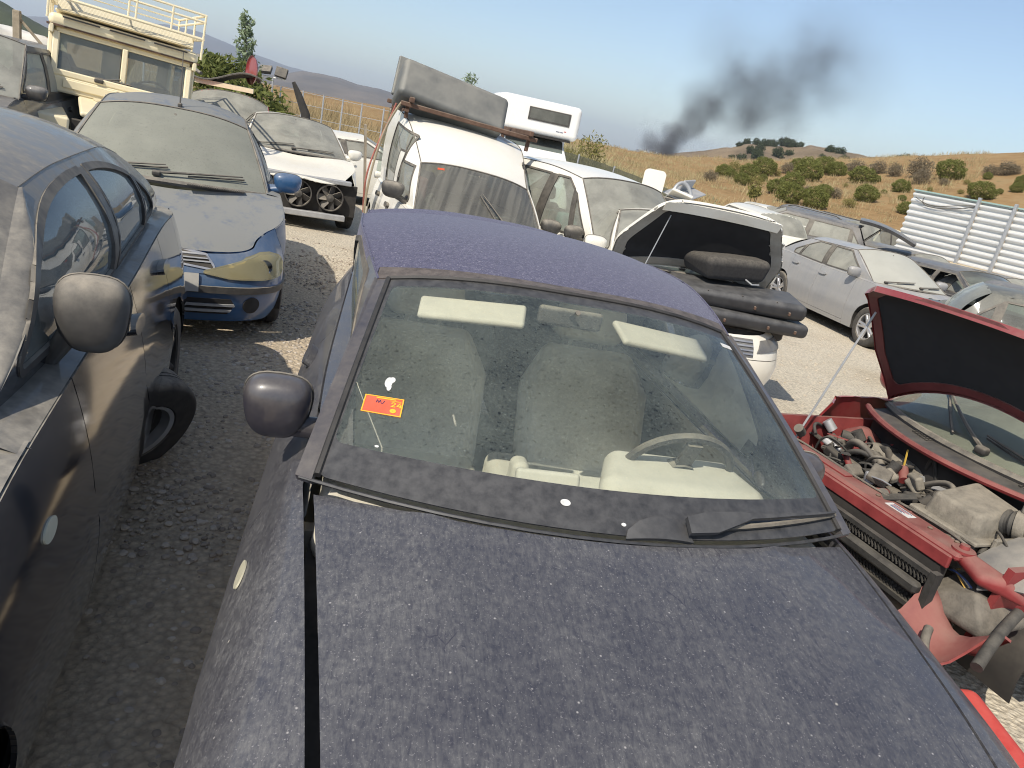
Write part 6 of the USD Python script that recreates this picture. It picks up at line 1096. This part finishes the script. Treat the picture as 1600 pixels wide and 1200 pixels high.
# ---------------------------------------------------------------- plants
def leafmat(name, a, b, tr=.25):
    return MAT(name, {'g': ('geometry', {}), 'n': ('noise_texture', {'scale': 1.8, 'detail': 4.}), 'o': ('object_info', {}), 'ad': ('math', {'math_type': 'multiply_add', 'value2': .35, 'value3': -.17}), 'ri': ('math', {'math_type': 'multiply_add', 'value2': .5}), 's': ('math', {'math_type': 'add'}), 's2': ('math', {'math_type': 'add', 'use_clamp': True}),
        'r': ('rgb_ramp', {'ramp': [(.25, a), (.85, b)]}), 'p': ('principled_bsdf', {'roughness': .6, 'specular_ior_level': .3}), 't': ('translucent_bsdf', {}), 'm': ('mix_closure', {'fac': tr})},
        [('g.position', 'n.vector'), ('g.random_per_island', 'ri.value1'), ('n.fac', 'ri.value3'), ('o.random', 'ad.value1'), ('ri.value', 's.value1'), ('ad.value', 's.value2'), ('s.value', 's2.value1'), ('s2.value', 'r.fac'), ('r.color', 'p.base_color'), ('r.color', 't.color'), ('p.BSDF', 'm.closure1'), ('t.BSDF', 'm.closure2')], surface='m.closure')
LEAF = {'green': leafmat('shrub_leaf', (.045, .060, .014), (.16, .17, .042)), 'grey': leafmat('grey_leaf', (.075, .062, .040), (.19, .155, .10)), 'olive': leafmat('olive_leaf', (.09, .085, .02), (.22, .20, .06)), 'dark': leafmat('dark_leaf', (.02, .03, .012), (.06, .075, .03)), 'bush': leafmat('bush_leaf', (.035, .055, .012), (.15, .17, .045), .35), 'sap': leafmat('sapling_leaf', (.10, .14, .075), (.24, .30, .18), .35), 'dry': leafmat('dry_grass', (.26, .19, .09), (.44, .34, .18), .3), 'weed': leafmat('weed_stem', (.20, .18, .08), (.44, .38, .20), .3)}
BARK = plain('bark', (.10, .075, .05), .95, var=.3)
def leaves(n, rx, rz, size, rng, cz=0., lump=.35, shell=.55, seed=0, aspect=1.6):
    P = rng.normal(size=(n * 2, 3)); P /= np.linalg.norm(P, axis=1, keepdims=True); R = rng.uniform(shell, 1, len(P)) ** .6
    k = 1 - lump + lump * 2 * meshkit.noise(P * 2.3 + 10 * seed, seed); k2 = meshkit.noise(P * 6 + 5, seed + 3); keep = k2 > .33
    P = (P * (R * k)[:, None])[keep][:n] * (rx, rx, rz); P[:, 2] += cz; n = len(P)
    a = rng.normal(size=(n, 3)); a /= np.linalg.norm(a, axis=1, keepdims=True); b = np.cross(a, rng.normal(size=(n, 3))); b /= np.linalg.norm(b, axis=1, keepdims=True); s = size * rng.uniform(.6, 1.4, (n, 1))
    v = np.stack([P - a * s * aspect, P + b * s * .5, P + a * s * aspect, P - b * s * .5], 1).reshape(-1, 3); i = np.arange(n) * 4
    return TM(v, np.vstack([np.stack([i, i + 1, i + 2], 1), np.stack([i, i + 2, i + 3], 1)]))
NPR = np.random.default_rng(7)
protos = {}
def shrub_proto(kind, var):
    k = (kind, var)
    if k in protos: return protos[k]
    x = UsdGeom.Xform.Define(stage, f'/World/shrub_source_{kind}_{var}') if False else None
    return None
labels = {'green': 'rounded green shrub on the dry orange hillside', 'grey': 'grey-brown leafless shrub on the hillside crest', 'olive': 'yellow-green low shrub on the hillside', 'dark': 'dark tree on the rocky hilltop'}
src = {}
def shrub(kind, var, loc, w, rz, h=1.0, lab=None):
    key = (kind, var)
    grp = {'green': 'green shrubs on the hillside', 'grey': 'grey shrubs on the hillside', 'olive': 'olive shrubs on the hillside', 'dark': 'dark trees on the rocky hilltop'}[kind]
    path = numbered('/World/' + ('tree' if kind == 'dark' else 'shrub')); x = UsdGeom.Xform.Define(stage, path)
    x.AddTranslateOp().Set(Gf.Vec3d(*map(float, loc))); x.AddRotateZOp().Set(rz); x.AddScaleOp().Set(Gf.Vec3f(w, w, w * h)); tag(x, lab or labels[kind], 'tree' if kind == 'dark' else 'shrub', grp)
    if key not in src:
        src[key] = path
        nl = {'green': 4200, 'grey': 2200, 'olive': 2000, 'dark': 600}[kind]; rg = np.random.default_rng(100 + var)
        obj('crown', leaves(nl, .5, .40, .024 if kind != 'dark' else .06, rg, cz=.38, lump=.22 if kind == 'green' else .38, shell=.55 if kind == 'green' else .2, seed=var), LEAF[kind], x, smooth=False)
        tr = [tube([(0, 0, -.12), (.02, .01, .12), (.03, .02, .3)], [.035, .028, .015], 6)]
        for k in range(5): a = k * 1.3; tr.append(tube([(0.01, 0, .06), (.12 * math.cos(a), .12 * math.sin(a), .22), (.26 * math.cos(a), .26 * math.sin(a), .42)], [.018, .012, .005], 5))
        obj('trunk', cat_(tr), BARK, x)
    else:
        x.GetPrim().GetReferences().AddInternalReference(src[key]); x.GetPrim().SetInstanceable(True)
        x.AddTranslateOp  # ops authored above override the source's
    return x
SH = [(1211, 292, 34, 0), (1231, 303, 42, 0), (1235, 283, 36, 0), (1270, 312, 40, 0), (1259, 269, 44, 0), (1190, 262, 38, 0), (1246, 258, 26, 0), (1228, 264, 22, 1), (1304, 264, 32, 0), (1343, 274, 40, 0), (1334, 261, 32, 1), (1369, 262, 28, 1), (1395, 268, 24, 1), (1432, 266, 36, 1), (1436, 279, 28, 1), (1481, 268, 40, 0), (1350, 303, 36, 0), (1405, 292, 26, 0), (1408, 310, 13, 0), (1413, 326, 26, 0), (1473, 285, 15, 1), (1530, 298, 38, 0), (1510, 285, 11, 2), (1586, 295, 18, 0), (1542, 276, 13, 0), (1545, 267, 22, 1), (1569, 265, 28, 1), (1583, 266, 20, 1), (1286, 299, 28, 0), (1303, 304, 20, 1), (1167, 268, 30, 0), (1158, 280, 26, 0), (1178, 283, 28, 2), (1191, 279, 15, 0), (1326, 317, 22, 2), (1596, 285, 22, 0), (1286, 260, 32, 0), (1260, 299, 20, 1), (1368, 281, 13, 0), (1140, 272, 22, 0), (1128, 268, 26, 0), (1146, 262, 22, 2), (1108, 275, 24, 1), (1212, 270, 16, 2), (1320, 290, 9, 2), (1452, 296, 9, 2), (1500, 300, 10, 2), (1380, 300, 9, 0), (1560, 300, 10, 0)]
rng = random.Random(5)
ORD = ['leftmost', 'second', 'third', 'fourth', 'fifth', 'sixth', 'seventh', 'eighth', 'ninth', 'tenth', 'eleventh', 'twelfth', 'thirteenth', 'fourteenth', 'fifteenth', 'sixteenth', 'seventeenth', 'eighteenth', 'nineteenth', 'twentieth']
def row_of(py, px): return 'crest' if py - (225 + .028 * (px - 1100) + 12) < 30 else 'slope'
def shrub_label(px, py, w, k):
    size = 'large' if w >= 34 else 'middling' if w >= 22 else 'small'; sz = lambda q: 'large' if q >= 34 else 'middling' if q >= 22 else 'small'
    same = sorted(q[0] for q in SH if q[3] == k and sz(q[2]) == size and row_of(q[1], q[0]) == row_of(py, px)); i = same.index(px)
    return f"{size} {('rounded green', 'grey-brown leafless', 'yellow-green')[k]} shrub on the hillside {row_of(py, px)}, {ORD[i]} of these from the left"
for (px, py, w, k) in SH:
    p, d = hit(px, py + w * .33, 32, 125); W_ = w * d / 1164.
    shrub(('green', 'grey', 'olive')[k], rng.randrange(3 if k == 0 else 2), p - V(0, 0, .04 * W_), W_ * .92, rng.uniform(0, 360), rng.uniform(.85, 1.1), lab=shrub_label(px, py, w, k))
from scipy.spatial import cKDTree
_rv = RZ['rocky hilltop with dark trees above the bushy hillside']; _kd = cKDTree(_rv[:, :2])
_ra = np.arctan2(_rv[:, 0], _rv[:, 1])
def ridge_top(px, down):      # a point of the rocky hill near its skyline in a picture column
    m = np.where(np.abs(_ra - px_az(px)) < .004)[0]; t = m[np.argmax(_rv[m, 2] / np.hypot(_rv[m, 0], _rv[m, 1]))]; d = np.hypot(*_rv[t, :2]) - down * 5.; q = at_d(px, 250, d); return np.array([q[0], q[1], _rv[_kd.query(q[:2])[1], 2]])
for k in range(46):
    px = 1130 + rng.uniform(0, 105) if k < 34 else 1240 + rng.uniform(0, 180)
    p = ridge_top(px, rng.uniform(0, 9) * (1 if rng.random() < .5 else .1)); shrub('dark', rng.randrange(2), p - V(0, 0, .8), rng.uniform(3.4, 6.0), rng.uniform(0, 360), rng.uniform(.9, 1.3))
# big green bush with a tall sapling, left
p = at_d(372, 118, 23.5); gb_ = thing('bush', 'large green bush with broad leaves behind the red car', 'bush', (p[0], p[1], 0.), 0)
for k, (dx, dz, r) in enumerate(((-.35, 1.5, .95), (.35, 1.1, 1.0), (.9, .7, .8), (-.1, .6, 1.1), (-.75, 1.75, .55))): obj('foliage', leaves(1300, r, r * .8, .075, NPR, cz=dz, seed=k + 3, aspect=1.3).apply_translation((dx, 0, 0)), LEAF['bush'], gb_, smooth=False)
obj('stem', cat_([tube(spl([(0, 0, -.2), (dx * .4, .05, .5), (dx, .1, 1.4)], 8), [.05, .04, .035, .03, .025, .02, .015, .01], 6) for dx in (-.5, -.1, .3, .7)]), BARK, gb_)
p = at_d(383, 100, 24.3); sp_ = thing('sapling', 'tall slender sapling rising above the green bush', 'tree', (p[0], p[1], 0), 0)
zt_ = at_d(384, 26, 24.3)[2]; st_ = spl([(0, 0, -.2), (.05, 0, 1.4), (-.02, .02, 2.6), (-.10, .0, zt_)], 20); obj('trunk', tube(st_, np.linspace(.045, .006, 20), 6), BARK, sp_)
for k in range(24):
    z = np.interp(k, [0, 23], [1.9, zt_ - .05]); b0 = np.array([np.interp(z, st_[:, 2], st_[:, i]) for i in range(3)]); a = k * 2.4; r = .42 * (1 - .55 * k / 23) * (.7 + .6 * NPR.random()); e = b0 + V(r * math.cos(a), r * math.sin(a), .10)
    obj('branch', tube([b0, e], [.010, .003], 5), BARK, sp_); obj('foliage', leaves(34, r * .5, .15, .05, NPR, seed=k, shell=.1, aspect=1.5).apply_translation((b0 + e) / 2 + (0, 0, .02)), LEAF['sap'], sp_, smooth=False)
# dry grass and weeds
def tuft(n, h, spread, rg, width=.012, lean=.35):
    V_, F_ = [], []
    for k in range(n):
        b = rg.normal(size=2) * spread; a = rg.uniform(0, 6.28); hh = h * rg.uniform(.5, 1.1); l = lean * hh * rg.uniform(.2, 1.2); w = width * rg.uniform(.7, 1.4); d_ = V(math.cos(a), math.sin(a), 0); t = V(-math.sin(a), math.cos(a), 0); o = len(V_)
        B0 = V(b[0], b[1], -.05); M0 = B0 + d_ * l * .3 + (0, 0, hh * .55); T0 = B0 + d_ * l + (0, 0, hh)
        V_ += [B0 - t * w, B0 + t * w, M0 + t * w * .8, M0 - t * w * .8, T0]; F_ += [(o, o + 1, o + 2), (o, o + 2, o + 3), (o + 3, o + 2, o + 4)]
    return TM(np.array(V_), np.array(F_))
def scatter(name, protos_, mat, pts, scl, label, cat):
    pi = UsdGeom.PointInstancer.Define(stage, '/World/' + name); rel = pi.CreatePrototypesRel()
    for i, m in enumerate(protos_):
        q = usdkit.mesh(stage, f'/World/{name}/source_{i:03d}' if i else f'/World/{name}/source', m, mat if not isinstance(mat, list) else mat[i], smooth=False); rel.AddTarget(q.GetPath())
    n = len(pts); rg = np.random.default_rng(3)
    pi.CreatePositionsAttr(Vt.Vec3fArray.FromNumpy(np.asarray(pts, np.float32))); pi.CreateProtoIndicesAttr(Vt.IntArray.FromNumpy(rg.integers(0, len(protos_), n).astype(np.int32)))
    pi.CreateScalesAttr(Vt.Vec3fArray.FromNumpy(np.repeat(np.asarray(scl, np.float32)[:, None], 3, 1))); an = rg.uniform(0, 2 * math.pi, n)
    pi.CreateOrientationsAttr(Vt.QuathArray([Gf.Quath(float(math.cos(a / 2)), 0, 0, float(math.sin(a / 2))) for a in an]))
    return tag(pi, label, cat, kind='stuff')
rg = np.random.default_rng(21); pts = []
for k in range(4200):
    px = rg.uniform(180, 760); d = 26.5 + 14 * rg.random() ** 1.4; a = px_az(px); pts.append((math.sin(a) * d, math.cos(a) * d, 0.))
pts = np.array(pts); pts[:, 2] = terrain(pts[:, 0], pts[:, 1]); sc_ = rg.uniform(.7, 1.15, len(pts)) * (.45 + .85 * meshkit.noise(pts * .5, 4))
scatter('dry_grass', [tuft(18, 1.55, .2, rg, .010, .55) for _ in range(4)], LEAF['dry'], pts, sc_, 'tall golden dry grass beyond the wire fence', 'grass')
pts = []
for k in range(900):
    px = rg.uniform(880, 1135); d = rg.uniform(28, 36); p = at_d(px, 0, d); pts.append((p[0], p[1], np.interp(px, [880, 960, 1060, 1135], [.9, .75, .2, -.2])))
pts = np.array(pts); pts[:, 2] = np.maximum(pts[:, 2], terrain(pts[:, 0], pts[:, 1])); sc_ = rg.uniform(.5, 1.2, len(pts))
scatter('weeds', [tuft(16, 1.2, .2, rg, .012, .7) for _ in range(3)] + [leaves(260, .45, .4, .05, rg, cz=.4, seed=4)], [LEAF['weed'], LEAF['weed'], LEAF['weed'], LEAF['olive']], pts, sc_, 'pale dry weeds along the bank above the netting', 'weeds')
for (px, py, w, k, lab) in ((925, 232, 50, 'olive', 'leafy pale green bush at the left end of the netting bank'), (735, 126, 24, 'sap', 'thin leafy sprig above the grey metal tank'), (1180, 300, 20, 'olive', 'small pale bush at the foot of the hillside')):
    p = at_d(px, py, 29); W_ = w * 29 / 1164.; pl_ = thing('plant', lab, 'plant', (p[0], p[1], p[2] - W_ * .5), 0)
    obj('foliage', leaves(500 if k == 'olive' else 130, W_ * .5, W_ * .45, .045, NPR, cz=W_ * .5, seed=px, shell=.1), LEAF[k], pl_, smooth=False)
    obj('stem', cat_([tube([(dx, 0, min(-.2, -p[2] + W_ * .5 - .3)), (dx * 2, 0, W_ * .3), (dx * 5, 0, W_ * .8)], [.02, .012, .004], 5) for dx in (-.04, .03, .06)]), BARK, pl_)
p = at_d(1128, 262, 29); wd = thing('weed', 'spindly weed standing above the bank near the rocky hill', 'weed', (p[0], p[1], float(terrain(p[0], p[1]))), 0); obj('stems', tuft(9, 1.5, .10, np.random.default_rng(2), .010, .5), LEAF['weed'], wd, smooth=False); obj('foliage', leaves(70, .42, .6, .035, NPR, cz=1.05, seed=77, shell=.05), LEAF['sap'], wd, smooth=False)
rg = np.random.default_rng(33); pts = []
for k in range(5200):
    px = rg.uniform(870, 1640); d = rg.uniform(36, 112); q = at_d(px, 0, d); pts.append((q[0], q[1], 0.))
pts = np.array(pts); pts[:, 2] = terrain(pts[:, 0], pts[:, 1]); keep = meshkit.noise(pts * .16, 5) + rg.uniform(-.3, .3, len(pts)) > .45; pts = pts[keep]
scatter('hillside_grass', [tuft(16, .42, .22, rg, .012, .8) for _ in range(3)], [LEAF['dry'], LEAF['weed'], LEAF['dry']], pts, rg.uniform(.6, 1.5, len(pts)), 'dry grass tufts on the orange hillside', 'grass')
# gravel between the near cars
rg = np.random.default_rng(9); st0 = []
for k in range(5):
    m = trimesh.creation.icosphere(subdivisions=1); m.vertices *= (1, .8, .55); m.vertices *= (1 + .5 * (meshkit.noise(m.vertices * 1.6 + k * 7, k)[:, None] - .5)); st0.append(m)
STN = MAT('gravel_stone', {'g': ('geometry', {}), 'o': ('object_info', {}), 'n': ('noise_texture', {'scale': 40., 'detail': 4.}), 'r': ('rgb_ramp', {'ramp': [(0., (.22, .185, .145)), (.6, (.36, .31, .25)), (1., (.50, .44, .36))]}), 'mu': ('math', {'math_type': 'multiply_add', 'value2': .3}), 'p': ('principled_bsdf', {'roughness': .95, 'specular_ior_level': .2})}, [('g.position', 'n.vector'), ('n.fac', 'mu.value1'), ('o.random', 'mu.value3'), ('mu.value', 'r.fac'), ('r.color', 'p.base_color')])
n = 34000; X = rg.uniform(-3.4, 1.0, n); Y = .3 + 10 * rg.random(n) ** 1.6; Q = np.stack([X, Y, 0 * X], -1); keep = meshkit.noise(Q * 1.7, 2) + rg.uniform(-.25, .25, n) > .42; X, Y = X[keep], Y[keep]
sz = .005 + .017 * rg.random(len(X)) ** 2.2; scatter('gravel', st0, STN, np.stack([X, Y, yard(X, Y) + sz * .1], -1), sz, 'loose gravel scattered between the cars', 'gravel')
n = 7000; X = rg.uniform(1.0, 9, n); Y = rg.uniform(3, 15, n); sz = .004 + .016 * rg.random(n) ** 3; scatter('pebbles', st0, plain('pale_stone', (.46, .40, .31), .95, var=.2), np.stack([X, Y, yard(X, Y) + sz * .1], -1), sz, 'small pale pebbles on the sunlit sand', 'pebbles')
# ---------------------------------------------------------------- smoke and haze
SD = 300.
SP = [((1040, 238), 17), ((1018, 226), 14), ((1054, 213), 17), ((1080, 192), 20), ((1110, 170), 23), ((1140, 130), 25), ((1150, 95), 16), ((1180, 178), 26), ((1225, 150), 26), ((1265, 110), 28), ((1300, 90), 26), ((1290, 150), 26), ((1165, 140), 30), ((1200, 120), 30), ((1155, 185), 24), ((1090, 150), 24), ((1235, 185), 28), ((1270, 60), 30), ((1200, 140), 62), ((1285, 95), 60), ((1130, 75), 42), ((1340, 130), 50)]
dens = [1.5, .9, 1.0, .7, .60, .25, .14, .26, .22, .18, .13, .09, .17, .15, .2, .2, .12, .06, .055, .05, .05, .035]
cen = [at_d(*c_, SD) for c_, _ in SP]; rad = [r * SD / 1164. for _, r in SP]
nodes = {'g': ('geometry', {}), 'wn': ('noise_texture', {'scale': .16, 'detail': 3.}), 'wa': ('vector_math', {'math_type': 'multiply_add', 'vector2': (6., 6., 6.)}), 'ws': ('vector_math', {'math_type': 'subtract', 'vector2': (3., 3., 3.)}), 'n': ('noise_texture', {'scale': .13, 'detail': 6., 'roughness': .6}), 'nr': ('map_range', {'from_min': .26, 'from_max': .74, 'to_min': .3, 'to_max': 1.25, 'clamp': True}), 'v': ('principled_volume', {'color': (.30, .28, .28), 'anisotropy': .2}), 'o': ('math', {'math_type': 'multiply'})}
links = [('g.position', 'wn.vector'), ('wn.color', 'wa.vector1'), ('g.position', 'wa.vector3'), ('wa.vector', 'ws.vector1'), ('g.position', 'n.vector'), ('n.fac', 'nr.value')]
prev = None
for k, (c_, r, dd) in enumerate(zip(cen, rad, dens)):
    nodes[f'd{k}'] = ('vector_math', {'math_type': 'distance', 'vector2': tuple(c_)}); nodes[f'e{k}'] = ('map_range', {'range_type': 'smootherstep', 'from_min': r * 1.75, 'from_max': 0., 'to_min': 0., 'to_max': dd * .31, 'clamp': True})
    links += [('ws.vector', f'd{k}.vector1'), (f'd{k}.value', f'e{k}.value')]
    if prev is None: prev = f'e{k}.result'
    else:
        nodes[f'a{k}'] = ('math', {'math_type': 'add'}); links += [(prev, f'a{k}.value1'), (f'e{k}.result', f'a{k}.value2')]; prev = f'a{k}.value'
links += [(prev, 'o.value1'), ('nr.result', 'o.value2'), ('o.value', 'v.density')]
SMK = usdkit.material(stage, L_ + 'smoke', nodes, links, volume='v.volume')
hull = blob(cen, [r * 1.9 for r in rad])
tag(obj('smoke', hull, SMK, smooth=False), 'dark smoke plume drifting right from behind the bank', 'smoke', kind='stuff')
HZ = usdkit.material(stage, L_ + 'haze', {'v': ('principled_volume', {'color': (.82, .88, .95), 'density': .00015, 'anisotropy': .3})}, [], volume='v.volume')
tag(obj('haze', trimesh.creation.box((21000, 21000, 345)).apply_translation((0, 0, 345 / 2 - 12)), HZ, smooth=False), 'summer haze over the yard and hills', 'haze', kind='stuff')
